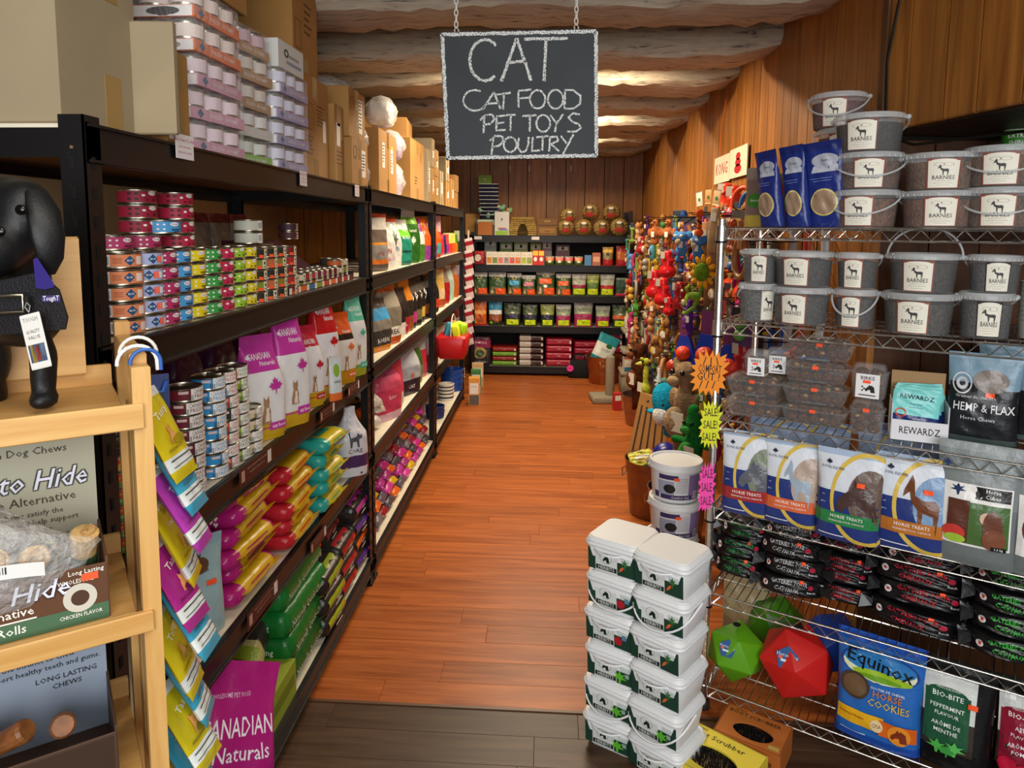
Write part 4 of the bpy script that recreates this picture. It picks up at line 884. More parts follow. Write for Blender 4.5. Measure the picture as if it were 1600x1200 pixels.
row(ZS[2], -.875, [
 (590, .20, .27, .09, 'gable', ((0, 'c87820'), (.1, '3c3a38'), (.4, '8a847a'), (.6, '3c9cd0'), (.82, '4a443e')), (T('f0ece4', .2, .12, 'BOREAL'),), 'grey bag with sky blue panel'),
 (604, .24, .34, .10, 'gable', ((0, 'b84c1c'), (.12, 'ddd8cc'), (.28, '7c7668'), (.6, 'a09a88'), (.85, 'c8601c')), (T('2a2a2a', .2, .12, 'BOREAL'),), 'wrinkled grey bag with orange edge'),
 (617, .18, .29, .08, 'gable', ((0, 'd8d0c8'), (.3, '1e1c1c'), (.7, '34302e')), (T('e8e0d8', .15, .08, 'turkey'),), 'black bag with white foot'),
 (625, .18, .28, .08, 'gable', ((0, 'a01c34'), (.36, '1e1c1c'), (.8, '2c2826')), (T('e8c8c8', .2, .1, 'salmon'),), 'black bag with crimson foot'),
 (632, .17, .32, .08, 'gable', ((0, '8a4a24'), (.3, '26221f'), (.6, 'd88420')), (), 'black bag with amber top'),
 (638, .17, .31, .08, 'gable', B9('c02890'), (('t', 'f0f0ec', 0, .58, .7, .36, '9'),), 'black bag numbered 9, magenta band'),
 (645, .17, .31, .08, 'gable', B9('6a6a40'), (('t', 'f0f0ec', 0, .58, .7, .36, '9'),), 'black bag numbered 9, olive band'),
 (652, .17, .31, .08, 'gable', B9('cfae4c'), (('t', 'f0f0ec', 0, .58, .7, .36, '9'),), 'black bag numbered 9, straw band'),
 (659, .17, .31, .08, 'gable', B9('6a3a20'), (('t', 'f0f0ec', 0, .58, .7, .36, '9'),), 'black bag numbered 9, brown band'),
 (666, .17, .30, .08, 'gable', B9('c87a30'), (('t', 'f0f0ec', 0, .58, .7, .36, '9'),), 'black bag numbered 9, orange band'),
 (674, .17, .30, .08, 'gable', B9('c83c24'), (('t', 'f0f0ec', 0, .58, .7, .36, '9'),), 'black bag numbered 9, red band'),
], 'on the second bay third shelf', 'upright bags on the second bay third shelf')
row(ZS[3], -.875, [
 (600, .26, .34, .12, 'twist', ((0, 'd0a8b4'), (.12, 'c03c5c'), (.5, 'c8506c'), (.7, '9c2a5c')), (T('f0d8e0', .36, .1, 'litter'),), 'bulky rose red sack'),
 (614, .20, .36, .10, 'stand', ((0, 'c8bcb4'), (.25, 'c83c54'), (.8, 'b03050')), (), 'tall glossy red bag'),
 (634, .24, .32, .11, 'gable', ((0, '2c2430'), (.3, '9aa0aa'), (.55, 'b4bac2'), (.9, 'a8aeb6')), (T('e0e0e0', .15, .1, 'CAT'), ('o', 'd86a3c', 0, .38, .14, .1, .4)), 'silver grey rounded bag with dark foot'),
 (648, .16, .30, .08, 'gable', ((0, '5a8c2c'), (.4, '2e6a24'), (.8, '9ca89c')), (), 'leaf green bag'),
 (657, .18, .32, .07, 'stand', ((0, 'b8486c'), (.3, 'c02c44'), (.6, 'a8b4b8')), (), 'red bag with pale top'),
 (670, .20, .36, .08, 'gable', ((0, '8a2438'), (.3, 'c8a0b0'), (.5, 'b8b0b8'), (.8, 'd8d4d8')), (('o', 'e0603c', 0, .2, .3, .1, .4),), 'white and red bag'),
], 'on the second bay fourth shelf', 'upright bags on the second bay fourth shelf')
for k, (px, py, c, nm) in enumerate(((590, 690, 'd8641c', 'orange'), (596, 664, 'd8a020', 'amber'), (592, 640, 'c8c4b4', 'leopard print'), (618, 655, '9a8c80', 'grey'))):
    p = onX(px, py, -.86); put(bag(.13, .17, .05, 'pillow', ((0, 'c8c4bc'), (.3, c), (.7, '3a302a')), (), seed=k, wr=.03), 'small %s treat bag lying on the heap by the second post' % nm, (p.x, p.y, ZS[3]+.03+.045*k), rot=(rad(-55), rad(8), rad(80)))
# bottom shelf of the second bay: heap of small dark pouches with magenta tabs
HC = ['c02884', '5a5060', 'd05a1c', '4c4450', 'b43090', '6c6470', 'c83c94', '443c48', 'd8641c', 'a02c7c', '8c1c2c', 'c8a41c']
hp = []
for k in range(12):
    for r_ in range(5):
        y_ = 3.28+k*.142+RN.uniform(-.02, .02); zz = ZS[4]+.01+r_*.066; x_ = -.86-(r_*.012)
        hp.append((x_, y_, zz, HC[(k*5+r_*3) % 12], k, r_))
CN = {'c02884': 'magenta', '5a5060': 'grey', 'd05a1c': 'orange', '4c4450': 'charcoal', 'b43090': 'pink-violet', '6c6470': 'pale grey', 'c83c94': 'hot pink', '443c48': 'dark grey', 'd8641c': 'bright orange', 'a02c7c': 'plum', '8c1c2c': 'wine red', 'c8a41c': 'golden'}
@memo
def minibag(c, s):
    n, cc, ps = bag(.125, .20, .055, 'pillow', ((0, '3a343c'), (.28, '4a434c'), (.62, c)), (('t', 'e8dce4', 0, .78, .7, .09, 'purr'), ('r', 'b8a8b4', 0, .45, .5, .1), ('r', 'ff5a2c', .2, .6, .16, .06)), seed=s, wr=.02)
    return ('treat_bag', 'bag', ps)
for (x_, y_, zz, c, k, r_) in hp:
    put(minibag(c, k % 3), '%s-topped treat bag, %s layer, %s from second post' % (CN[c], ('lowest', 'second', 'middle', 'fourth', 'top')[r_], ORD[k]), (x_-.17, y_, zz+.045), rot=(rad(-97), rad(RN.uniform(-4, 4)), rad(-90+RN.uniform(-9, 9))), group='small treat bags heaped on the second bay bottom shelf')
# third bay
row(ZS[1], -.875, [
 (684, .12, .32, .05, 'stand', ((0, 'a81c3c'), (.3, 'c83c5c'), (.6, 'd8b0b8')), (), 'tall slim pink bag'),
 (689, .15, .17, .05, 'stand', ((0, 'c02038'), (.8, 'd84c5c')), (), 'red treat bag'), (693, .15, .16, .05, 'stand', ((0, '1e2450'), (.8, '283064')), (), 'navy treat bag'),
 (697, .15, .17, .05, 'stand', ((0, 'a02c7c'), (.5, 'c83c50')), (), 'plum treat bag'), (701, .16, .18, .05, 'stand', ((0, 'd83c24'), (.5, 'd8c85c'), (.8, 'c8d08c')), (), 'red and yellow treat bag'),
 (706, .16, .18, .05, 'stand', ((0, 'd85a24'), (.5, 'c8d05c')), (), 'orange and lime treat bag'), (711, .14, .16, .05, 'stand', ((0, 'd87a24'), (.5, '6a8c3c')), (), 'orange and green treat bag'), (716, .14, .2, .05, 'stand', ((0, '3c5a2c'), (.5, 'a8b48c')), (), 'green treat bag')],
 'on the third bay upper shelf', 'treat bags on the third bay upper shelf')
row(ZS[2], -.875, [
 (686, .20, .30, .08, 'stand', ((0, 'a84c24'), (.22, 'd0b48c'), (.5, 'c8a850'), (.8, 'd8c88c')), (), 'straw coloured bag with brown foot'),
 (694, .17, .30, .07, 'gable', ((0, 'a01c24'), (.6, '8a7c70')), (), 'red and grey bag'), (701, .18, .31, .07, 'gable', ((0, 'a8c8b8'), (.6, 'c0d0c4')), (), 'mint white bag'),
 (708, .17, .30, .07, 'gable', ((0, 'b85c24'), (.7, 'a88c74')), (), 'brown orange bag'), (715, .17, .28, .07, 'gable', ((0, '8a7c9c'), (.7, 'b0a8b8')), (), 'lilac grey bag')],
 'on the third bay third shelf', 'bags on the third bay third shelf')
row(ZS[3], -.90, [
 (690, .2, .2, .07, 'stand', ((0, '3a3a3c'), (.4, 'c8c8c4')), (), 'black and white bag'), (702, .2, .3, .09, 'gable', ((0, '2a1c20'), (.3, 'd0ccc8'), (.62, '7c1c2c'), (.8, '3c4c24')), (), 'dark red bag with white panel'), (712, .2, .28, .09, 'gable', ((0, '2c2c2e'), (.35, 'c4c0bc'), (.6, '6c1c24')), (), 'dark bag with a pale panel')],
 'on the third bay fourth shelf', 'bags on the third bay fourth shelf')
@memo
def bowl(r, h, cols):
    q = MB(); n = len(cols)
    pr = [(r*.86, 0), (r*.9, .004)]+[(r*(.86+.14*k/(n*2)), h*k/(n*2)) for k in range(1, n*2+1)]
    for j in range(len(pr)-1): q.lathe([pr[j], pr[j+1]], 22, min(n-1, max(0, (j-1)//2)), cap=(1 if j == 0 else 0, 0))
    q.lathe([(r, h), (r*.93, h+.002), (r*.84, h*.25), (.005, h*.2)], 22, 0, cap=(0, 1))
    return ('pet_bowl', 'bowl', [('bowl', q.mesh('bowl', [PL(c) for c in cols], 40), [])])
for k, (px, py, r, h, cols, n, nm) in enumerate(((706, 660, .11, .09, ('1c4a9c',), 3, 'large blue bowl'), (697, 652, .075, .05, ('e0dcd0', '24304c', 'e0dcd0'), 4, 'white bowl with dark band'), (714, 632, .08, .045, ('e8e4dc', '222222', 'e8e4dc'), 4, 'white and black striped bowl'), (680, 668, .08, .06, ('1c3c7c',), 2, 'dark blue bowl'))):
    p = onX(px, py, -.90)
    for i in range(n): put(bowl(r, h, cols), '%s, %s of its bottom shelf stack' % (nm, lev(i, n)), (-.90, p.y, ZS[4]+i*h*.62), 0, 'bowls on the third bay bottom shelf')
# hanging red basket with toys
p = onX(700, 530, -.74); bk = ob('basket', None, loc=(-.70, p.y, p.z-.13), label='red plastic basket hung on the rack end, filled with small toys', cat='basket')
q = MB(); q.rbox((0, 0, 0), (.20, .26, .17), .03, taper=1.16); ob('basket_body', q.mesh('basket_body', PL('b81820', .35), 50), bk)
q = MB(); q.tube([(.11*math.cos(a)*0, .14*math.cos(a), .17+.15*math.sin(a)) for a in [PI*i/12 for i in range(13)]], .004, 6); ob('handle', q.mesh('handle', PL('d8d4d0')), bk)
for k, (dx, dy, c, nm) in enumerate(((.04, -.07, 'd8e020', 'yellow-green'), (.05, .03, 'a8e020', 'lime'), (-.03, -.03, '3c9cb8', 'teal'), (-.02, .07, 'c8a060', 'tan'))):
    q = MB(); q.rbox((0, 0, 0), (.05, .09, .11), .012); ob('cat_toy', q.mesh('cat_toy', K(c), 40), None, (-.70+dx, p.y+dy, p.z+.02), (rad(15), rad(-10), k), '%s toy packet sticking out of the red basket' % nm, 'toy')
# clip strip with pale packets at the rack end (facing the camera at the far end)
for k in range(9):
    z_ = 1.55-k*.115; q = MB(); m = q
    put(bag(.08, .14, .012, 'pillow', ((0, 'e0d0cc'), (.5, 'a82434'), (.8, 'e4d8d4')), (), seed=k), 'small red and white packet on rack-end hanging strip, %s from the top' % ORD[k], (-.755, 6.86, z_-.12), rot=(rad(14), rad(-14), rad(20)), group='packets on the strip at the rack end')
ce = ob('clip_strip', None, loc=(-.775, 6.86, .5), label='slim hanging strip at the rack end holding red and white packets', cat='clip strip'); q = MB(); q.box((0, 0, .57), (.012, .02, 1.14)); ob('strip', q.mesh('strip', PL('d8d4d0')), ce)
# card display boxes on the floor at the end of the rack
for k, (px, py, w_, h_, c, c2, nm) in enumerate(((738, 634, .10, .26, '5a5550', 'd09040', 'grey and orange'), (741, 616, .10, .24, 'c8c0b0', '3a7c3c', 'green topped'), (744, 604, .12, .24, 'b89468', 'c8a878', 'kraft'))):
    p = onZ(px, py, 0); e_ = put(pbox(w_, .09, h_, c2, (('r', 'e0dcd4', 0, .62, .8, .4), ('r', c, 0, .2, .9, .36), ('t', '444444', 0, .7, .6, .1, 'paws'))), '%s slim box standing on the floor at the rack end' % nm, (p.x+.01, p.y+.06, 0), rad(6))
# price plates on beam fronts
PLT = MB(); PLT.box((0, 0, 0), (.0015, .22, .05), 0); PLT.drect(lambda a, b: V((.0012, a, b)), .085, .0, .026, .036, 1, 1, 1); PLT.dtext(lambda a, b: V((.0012, a, b)), 'Ask our team for help choosing', 0, .012, .010, 2); PLT.dtext(lambda a, b: V((.0012, a, b)), 'the right food for your pet', 0, -.002, .009, 2); PLT.drect(lambda a, b: V((.0012, a, b)), -.09, 0, .02, .03, 2, 1, 1)
pm_ = PLT.mesh('price_plate', [K('4a1c14'), K('d8d0c8'), K('b89080')])
for k, (px, py, X_, nm) in enumerate(((400, 727, 0, 'third shelf, nearest'), (511, 643, 0, 'third shelf, middle'), (552, 606, 0, 'third shelf, farthest'), (411, 941, 0, 'fourth shelf, nearest'), (497, 842, 0, 'fourth shelf, farthest'))):
    p = onX(px, py, XL+.006); ob('price_plate', pm_, None, (XL+.0085, p.y, p.z), label='dark red price plate on the beam of the %s' % nm, cat='sign', sc=(1, 1, 1) if k in (0, 3) else (1, .8, .9))
# ================================================================ BACK SHELVING GOODS (facing the camera)
def rY(x0, y0, x1, y1, Y): a = onY((x0+x1)/2, y1, Y); s_ = dep(a); return a.x, a.z, (x1-x0)*s_*.97, (y1-y0)*s_
YF = 7.93
def brow(z, items, where, Y=YF, grp=None):
    for k, (x0, y0, x1, y1, kind, a, b, nm) in enumerate(items):
        X, _, w_, h_ = rY(x0, y0, x1, y1, Y); w_, h_ = round(w_, 3), round(h_, 3)
        if kind == 'box': pr = pbox(w_, .07, h_, a, b)
        elif kind == 'bag': pr = bag(w_, h_, .07, 'stand', a, b, seed=k, wr=.015)
        elif kind == 'brick': pr = bag(w_, h_, .08, 'brick', a, b, seed=k, wr=.01)
        put(pr, '%s, %s from left, %s' % (nm, ORD[k], where), (X, Y, z), RN.uniform(-.05, .05), grp)
def oxA(c2, t='hay'): return (('r', 'e85a24', .22, .16, .56, .26), ('o', 'cfc060', 0, .76, .3, .12, .6), ('t', 'e8e8d8', 0, .62, .7, .07, t), ('p', 'c8a888', -.28, .2, .3, .4, 'rabbit'))+((('r', c2, 0, .56, .7, .2),) if c2 else ())
A_ = ((0, '5a5a34'), (.36, '34502c'), (.72, '2c4428'), (.80, 'b8bcb8'))
brow(ZB[2], [
 (737, 425, 762, 460, 'bag', A_, oxA(None), 'green hay bag with pale top'), (763, 425, 791, 460, 'bag', A_, oxA(None), 'wide green hay bag'),
 (792, 426, 815, 460, 'bag', A_, oxA('3c9cc8'), 'green hay bag with blue label'), (815, 429, 837, 460, 'bag', A_, oxA('c87a8c'), 'green hay bag with pink label'),
 (837, 421, 867, 461, 'bag', A_, oxA('e8602c')+(('o', 'e8e4dc', 0, .36, .2, .12),), 'large green hay bag with orange label'), (868, 426, 892, 460, 'bag', A_, oxA('e8602c'), 'green hay bag with orange label'),
 (893, 426, 916, 460, 'bag', ((0, '3c4c2c'), (.36, '8c1c3c'), (.5, '9ca08c'), (.8, 'b8bcb8')), (('r', 'b8c81c', 0, .2, .8, .26), ('t', '222222', 0, .2, .6, .12, '5')), 'maroon banded hay bag'),
 (916, 426, 936, 460, 'bag', ((0, '3c4c2c'), (.36, '4c6a24'), (.6, '8c9c3c'), (.8, 'a8b05c')), (('r', 'b8c81c', 0, .2, .8, .26), ('t', '222222', 0, .2, .6, .12, '5')), 'leafy green pellet bag'),
 (937, 426, 960, 460, 'bag', ((0, '3c4c2c'), (.32, 'a02420'), (.5, '9ca08c'), (.8, 'b8bcb8')), (('r', 'b8c81c', 0, .2, .8, .26), ('t', '222222', 0, .2, .6, .12, '5')), 'red banded hay bag'),
 (961, 432, 981, 461, 'brick', ((0, 'b83050'), (.16, '2c4030'), (.5, '3c5044'), (.9, '6a7a70')), (), 'dark bedding brick')], 'middle shelf of back wall', grp='hay bags on the middle back shelf')
Bp = lambda c: ((0, '26301c'), (.36, c), (.52, '4c5a38'), (.8, '39482c'))
yl = (('r', 'c8e01c', .02, .17, .72, .24), ('t', '202010', 0, .17, .5, .12, '25'), ('o', 'c8c8b0', 0, .58, .3, .08))
brow(ZB[3], [
 (737, 468, 761, 507, 'bag', ((0, 'b81c18'), (.06, 'c85c20'), (.45, 'e0a050'), (.6, 'd87020'), (.9, 'd8641c')), (('o', '8cc020', -.3, .12, .2, .1), ('p', 'a04c28', .1, .3, .7, .6, 'rabbit')), 'orange rodent food bag'),
 (763, 468, 785, 507, 'bag', ((0, '26301c'), (.2, '8a4c2c'), (.45, 'd8dcd8'), (.62, '2c94c0')), (('o', '8cc020', -.3, .12, .2, .1), ('p', 'a85c30', .1, .28, .6, .5, 'rabbit')), 'blue topped food bag'),
 (787, 472, 814, 507, 'bag', Bp('2c2440'), yl, 'dark violet banded food bag'), (816, 474, 840, 507, 'bag', Bp('2c2440'), yl, 'dark green food bag with violet band'),
 (844, 473, 866, 507, 'bag', ((0, '26301c'), (.36, '2c2440'), (.52, '8a9a44'), (.9, '9aa458')), yl, 'leafy food bag with violet band'), (868, 474, 892, 508, 'bag', ((0, '9c2c54'), (.42, 'a02c5c'), (.5, '8c987c'), (.8, 'b0b4b0')), yl, 'pink banded hay bag'),
 (896, 469, 926, 507, 'bag', ((0, '9c2c54'), (.42, 'a02c5c'), (.52, '8c987c'), (.8, 'b0b4b0')), yl, 'large pink banded hay bag'), (930, 474, 953, 507, 'bag', ((0, '9c2c54'), (.42, '8c2c5c'), (.5, '8c987c'), (.8, 'a0a4a0')), yl, 'dim pink banded hay bag'),
 (956, 472, 981, 507, 'bag', Bp('c85a24'), yl, 'dark green food bag with orange band')], 'fourth shelf of back wall', grp='small-animal food bags on the fourth back shelf')
tr_ = lambda c: (('r', c, 0, .35, .84, .46), ('o', 'f0e4d4', 0, .42, .4, .24), ('t', '6a5a4a', 0, .78, .6, .10, 'treats'))
cols = ['d8842c', '7a8c3c', 'd8746c', '9c8c94', 'd84c44', 'e0642c', 'a8c02c', '8a9a3c']
nm8 = ['amber', 'olive', 'salmon', 'mauve', 'coral', 'tangerine', 'lime', 'moss']
brow(ZB[1], [(737+0, 390, 758, 411, 'brick', ((0, '8c1c20'), (.5, 'a82c30')), (('o', 'd8c8b8', 0, .5, .5, .5),), 'glossy red seed brick')]+
 [(760+9*k, 391, 769+9*k, 411, 'box', 'dcd4c4', tr_(cols[k]), 'white treat carton with %s panel' % nm8[k]) for k in range(8)]+
 [(832, 388, 841, 411, 'box', 'c8302c', (('r', 'e8c040', 0, .8, .9, .3), ('o', 'f0e8e0', 0, .4, .6, .3)), 'tall red and yellow treat box'), (841, 388, 850, 411, 'box', 'c8302c', (('r', 'e8c040', 0, .8, .9, .3), ('o', 'f0e8e0', 0, .4, .6, .3)), 'tall red and yellow treat box')]+
 [(852+15*k, 397, 866+15*k, 411, 'bag', ((0, '3c4c24'), (.3, '4c5c2c'), (.5, ('d86a34', 'd85a44', 'c84c54', 'd87444')[k]), (.85, '6c6450')), (('o', 'd8e0b0', 0, .4, .4, .2),), 'low green treat pouch') for k in range(4)]+
 [(913, 395, 924, 411, 'box', '4c7ca8', (), 'small blue box'), (925, 391, 938, 411, 'box', 'a8644c', (('r', 'd8a080', 0, .5, .8, .4),), 'brown treat box'),
  (941, 383, 958, 412, 'bag', ((0, '9c1c1c'), (.34, '7c6a3c'), (.7, 'c8a03c')), (('p', '3c2c1c', 0, .6, .5, .5, 'leaf'),), 'gold and red seed bag'), (962, 381, 983, 412, 'bag', ((0, '9c1c1c'), (.3, 'a8541c'), (.7, '8c2018')), (), 'red seed bag')], 'second shelf of back wall', grp='treat packs on the second back shelf')
for k, (x0, x1, y0, c) in enumerate(((757, 776, 371, '9ca49c'), (781, 801, 377, '6c8a4c'), (803, 825, 377, '9ca46c'), (828, 846, 378, '8ca03c'), (847, 862, 375, '9c8c98'), (868, 890, 380, '6c4c5c'))):
    X, _, w_, h_ = rY(x0, y0, x1, 411, 8.1); put(pbox(round(w_, 3), .1, round(h_, 3), c, (('r', 'c8ccc0', 0, .8, .8, .2), ('p', '4a4a40', 0, .85, .3, .2, 'rabbit'))), 'taller dim box in the back row of the second back shelf, %s from left' % ORD[k], (X, 8.12, ZB[1]), 0, 'dim boxes behind the treat cartons')
# lowest shelf: flat bags in piles
def bpile(x0, x1, yb, th, n, ca, cb, cc, nm, where, Y=YF, tx=''):
    a = onY((x0+x1)/2, yb, Y); s_ = dep(a); w_ = (x1-x0)*s_; t = th*s_
    for i in range(n):
        c_ = (ca, cb)[i % 2]
        put(bag(round(t*1.06, 3), round(w_, 3), .3, 'brick', ((0, c_), (.5, cc if cc else c_), (.9, c_)), (('t', 'e8e0d8', 0, .5, .8, .05, tx or 'hay', PI/2), ('o', 'd8d0c8', .0, .08, .5, .08)), seed=i), '%s, %s of %s' % (nm if ca == cb else nm % (('red', 'green')[i % 2]), lev(i, n), where), (a.x+w_/2, Y+.12, ZB[4]+t*(i+.5)), rot=(0, rad(-90), 0), group=nm.replace('%s', 'red and green')+'s')
X, _, w_, h_ = rY(733, 522, 768, 567, YF-.0)
put(bag(round(w_, 3), round(h_, 3), .12, 'brick', ((0, '2a2430'), (.3, '2c2a2c'), (.62, '8a2c50'), (.9, '3c2030')), (('o', 'a08c50', 0, .45, .6, .4), ('o', '4a5a3c', 0, .42, .4, .26), ('t', 'e8c8d8', 0, .8, .8, .1, 'BERMUDA'), ('t', 'c8c8d8', 0, .14, .8, .08, 'timothy hay')), seed=3), 'large plum hay bale bag at the left of the lowest back shelf', (X, YF, ZB[4]))
bpile(768, 808, 570, 7.2, 4, '6c9c2c', '8c2420', None, '%s flat bag', 'the second pile, lowest back shelf', tx='meal')
bpile(808, 850, 570, 9.6, 5, '3c2420', '3c2420', 'b8b0a8', 'dark brown and silver flat bag', 'its pile, lowest back shelf', tx='kaytee'[:0] or 'litter')
bpile(852, 894, 571, 11, 4, 'a01c34', 'a01c34', None, 'crimson flat bag', 'left crimson pile, lowest back shelf', tx='pellets')
bpile(896, 936, 571, 10, 4, '941c34', '941c34', None, 'crimson flat bag', 'right crimson pile, lowest back shelf', tx='pellets')
bpile(938, 972, 571, 11, 5, '8c1c34', '8c1c34', None, 'dim crimson flat bag', 'far right pile, lowest back shelf', tx='pellets')
# top of the back shelving
def tY(px, py, Y=8.0): return onY(px, py, Y)
ZT = ZB[0]
brow(ZT, [(747, 345, 770, 366, 'box', 'a8642c', (), 'orange brown carton'), (773, 330, 796, 366, 'box', 'c8c8c4', (('r', '8cb03c', 0, .1, .9, .18), ('r', 'a83c4c', 0, .3, .6, .04), ('p', '444444', 0, .7, .2, .12, 'rabbit'), ('r', '4c6c9c', .1, .24, .6, .05)), 'white and green printed box')], 'top of the back shelving')
put(carton(.17, .2, .24, 2, 0), 'brown carton pair behind the rack end, left of the plastic trays', (-.86, 8.15, ZT), 0)
p = tY(777, 360)
for k in range(9):
    a = onY(772-k*.6, 331-k*5.6, 8.05); q = MB(); w_ = .21; q.skin([[V((sx*(w_/2-i_)*1, sy*(.13-i_), z_)) for sx, sy in ((-1, -1), (1, -1), (1, 1), (-1, 1))] for z_, i_ in ((0, .02), (.036, .004), (.04, 0), (.04, .006), (.006, .024))])
    r_ = MB(); r_.box((0, -.131, .040), (w_+.004, .006, .005)); r_.box((0, .131, .040), (w_+.004, .006, .005)); r_.box((-w_/2, 0, .040), (.006, .26, .005)); r_.box((w_/2, 0, .040), (.006, .26, .005))
    e_ = ob('litter_tray', None, loc=(-.66+.004*(8-k)*0-.002*k, 8.08, ZT+.185+k*.043), label='navy plastic tray with white rim, %s of the nested stack' % lev(k, 9), cat='tray', group='nested navy trays')
    ob('tray_body', q.mesh('tray_body', PL('181c34')), e_); ob('rim', r_.mesh('rim', PL('c4c8cc')), e_)
put(pbox(.30, .26, .18, '5a5f50', (('r', 'a8c8b0', 0, .8, .9, .3),)), 'low grey green box under the nested navy trays', (-.66, 8.08, ZT))
put(pbox(.15, .12, .1, '6c8c2c', (('t', 'd8e8a8', 0, .5, .5, .4, 'O'),)), 'small green tub on top of the navy trays', (-.72, 8.08, ZT+.185+9*.043+.002))
# woven hideaway with a doorway, seagrass balls, wood box
a = tY(817, 365); q = MB(); n = 22; Rr = .145
for i in range(9):
    z_ = i*.021; q.tube([(Rr*(1.0 if z_ < .1 else math.cos((z_-.1)/.1*1.1)*1)*math.cos(t), -.08+.0, z_) for t in (PI, PI*.75, PI*.5, PI*.25, 0)][:0] or [(-Rr*(1-max(0, z_-.09)*2.4), -.1, z_+.01), (-Rr*(1-max(0, z_-.09)*2.4), .1, z_+.01), (Rr*(1-max(0, z_-.09)*2.4), .1, z_+.01), (Rr*(1-max(0, z_-.09)*2.4), -.1, z_+.01)], .0105, 6)
q2 = MB()
for i in range(9):
    z_ = i*.021+.01; xo = Rr*(1-max(0, z_-.1)*2.4); dr_ = .06*math.sqrt(max(0, 1-(z_/.13)**2)) if z_ < .13 else 0
    if dr_ > .005: q2.tube([(-xo, -.1, z_), (-dr_, -.1, z_)], .0105, 6); q2.tube([(dr_, -.1, z_), (xo, -.1, z_)], .0105, 6)
    else: q2.tube([(-xo, -.1, z_), (xo, -.1, z_)], .0105, 6)
SG = mat('seagrass', 'a08444', .9, var=.25, vscale=60, bump=.8, bscale=200)
e_ = ob('woven_hut', None, loc=(a.x, 8.04, ZT), label='woven straw hideaway with an arched doorway on the back shelving', cat='hut')
ob('woven_wall', q.mesh('woven_wall', SG, 60), e_, kind='stuff'); ob('doorway_wall', q2.mesh('doorway_wall', SG, 60), e_, kind='stuff')
q = MB(); q.box((0, 0, 0), (.25, .19, .012)); ob('roof', q.mesh('roof', SG), e_, (0, 0, .197))
put(pbox(.22, .14, .19, '6e4c24', (('r', '4c3014', 0, .6, .96, .06), ('o', 'a89460', 0, .84, .3, .1, .6), ('t', 'c8b88c', 0, .25, .6, .12, 'nature'), ('r', '8a6430', 0, .3, .8, .3))), 'brown wooden nesting box beside the woven hideaway', (tY(855, 365).x, 8.03, ZT))
@memo
def nest(r):
    q = MB(); q.ball((0, 0, 0), r, 16, k=10, sc=(1, .9, .95)); rings = MB()
    for k in range(7): rings.tube([(r*1.0*math.cos(t)*math.cos(k*.45), r*.92*math.sin(t), r*1.0*math.cos(t)*math.sin(k*.45)) for t in [2*PI*i/20 for i in range(20)]], .004, 5, closed=True)
    h = MB(); h.doval(lambda x, y: V((x, -r*.93*math.sqrt(max(0, 1-(x*x+y*y)/r/r*.8)), y)), 0, .2*r, r*1.0, r*.9, 0); h.doval(lambda x, y: V((x, -r*.96*math.sqrt(max(0, 1-(x*x+y*y)/r/r*.8)), y)), 0, -.3*r, r*1.1, r*.55, 1); h.doval(lambda x, y: V((x, -r*.98*math.sqrt(max(0, 1-(x*x+y*y)/r/r*.8)), y)), 0, .5*r, r*.6, r*.3, 2)
    return ('grass_nest', 'nest', [('woven_ball', q.mesh('woven_ball', SG, 60), []), ('strands', rings.mesh('strands', SG, 60), []), ('label', h.mesh('label', [K('3a2a1c'), K('a03028'), K('d8ccb8')]), [])])
for k, (px, py, r, dy) in enumerate(((884, 353, 13, 0), (912, 355, 13.5, 0), (940, 355, 13, 0), (968, 353, 14.5, 0), (888, 338, 13, .06), (924, 331, 14, .12), (957, 332, 14, .14))):
    a = tY(px, py, 8.02); rr_ = r*dep(a); put(nest(round(rr_, 3)), 'round woven grass nest with red label, %s' % ('bottom row, leftmost', 'bottom row, second from left', 'bottom row, third from left', 'bottom row, rightmost', 'upper row, leftmost', 'upper row, middle, raised highest', 'upper row, rightmost and darkest')[k], (a.x, 8.03+dy*.6, ZT+rr_*.95 if k < 4 else a.z), RN.uniform(-.3, .3), 'woven grass nests on the back shelving')
PLG = PLX('7aa88c')
for k, (px, py) in enumerate(((783, 325), (795, 330), (788, 334), (818, 345), (752, 330), (762, 338), (770, 336))):
    a = tY(px, py, 7.97); q = MB(); q.ball((0, 0, 0), .035, 12, sc=(1.2, .9, .8)); q.ball((.03, 0, .02), .022, 10); q.ball((-.03, -.01, .015), .02, 10, m=1)
    ob('chew_toy', q.mesh('chew_toy', [PLG, PLX('b89c60')], 60), None, (a.x, 7.99, max(a.z, ZT+.03)), (0, 0, k), 'mint and straw knotted small-pet toy on the back shelving, %s' % ('top of the white box', 'right of the top one', 'in front on the white box', 'on the hideaway roof', 'below the trays, leftmost', 'below the trays, middle', 'below the trays, rightmost')[k], 'toy')
# narrow pale marks set on the back wall boards
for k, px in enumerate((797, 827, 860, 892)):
    a = onY(px, 263, YB-.002); q = MB(); q.box((0, 0, 0), (.006, .002, .07)); ob('trim_%d' % (20+k), q.mesh('joint_mark', mat('pale_mark', 'd8dce0', )), None, (a.x, YB-.002, a.z), kind='structure')
# ================================================================ PINE DISPLAY AT THE LEFT FRONT
DK = .88; DP = V((-.612*DK-.030, 1.095*DK, EYE*(1-DK)-.022)); DA = rad(37)          # front edge runs to the left and towards the camera
DU = V((-.854, -.52, 0)); DN = V((-.52, .854, 0))               # DN points into the display (away from the aisle side)
DL, DD = .62, .30
dsp = ob('display_stand', None, sc=DK, loc=DP, rot=(0, 0, DA), label='light pine shop display stand at the left front holding dog chews', cat='display stand')
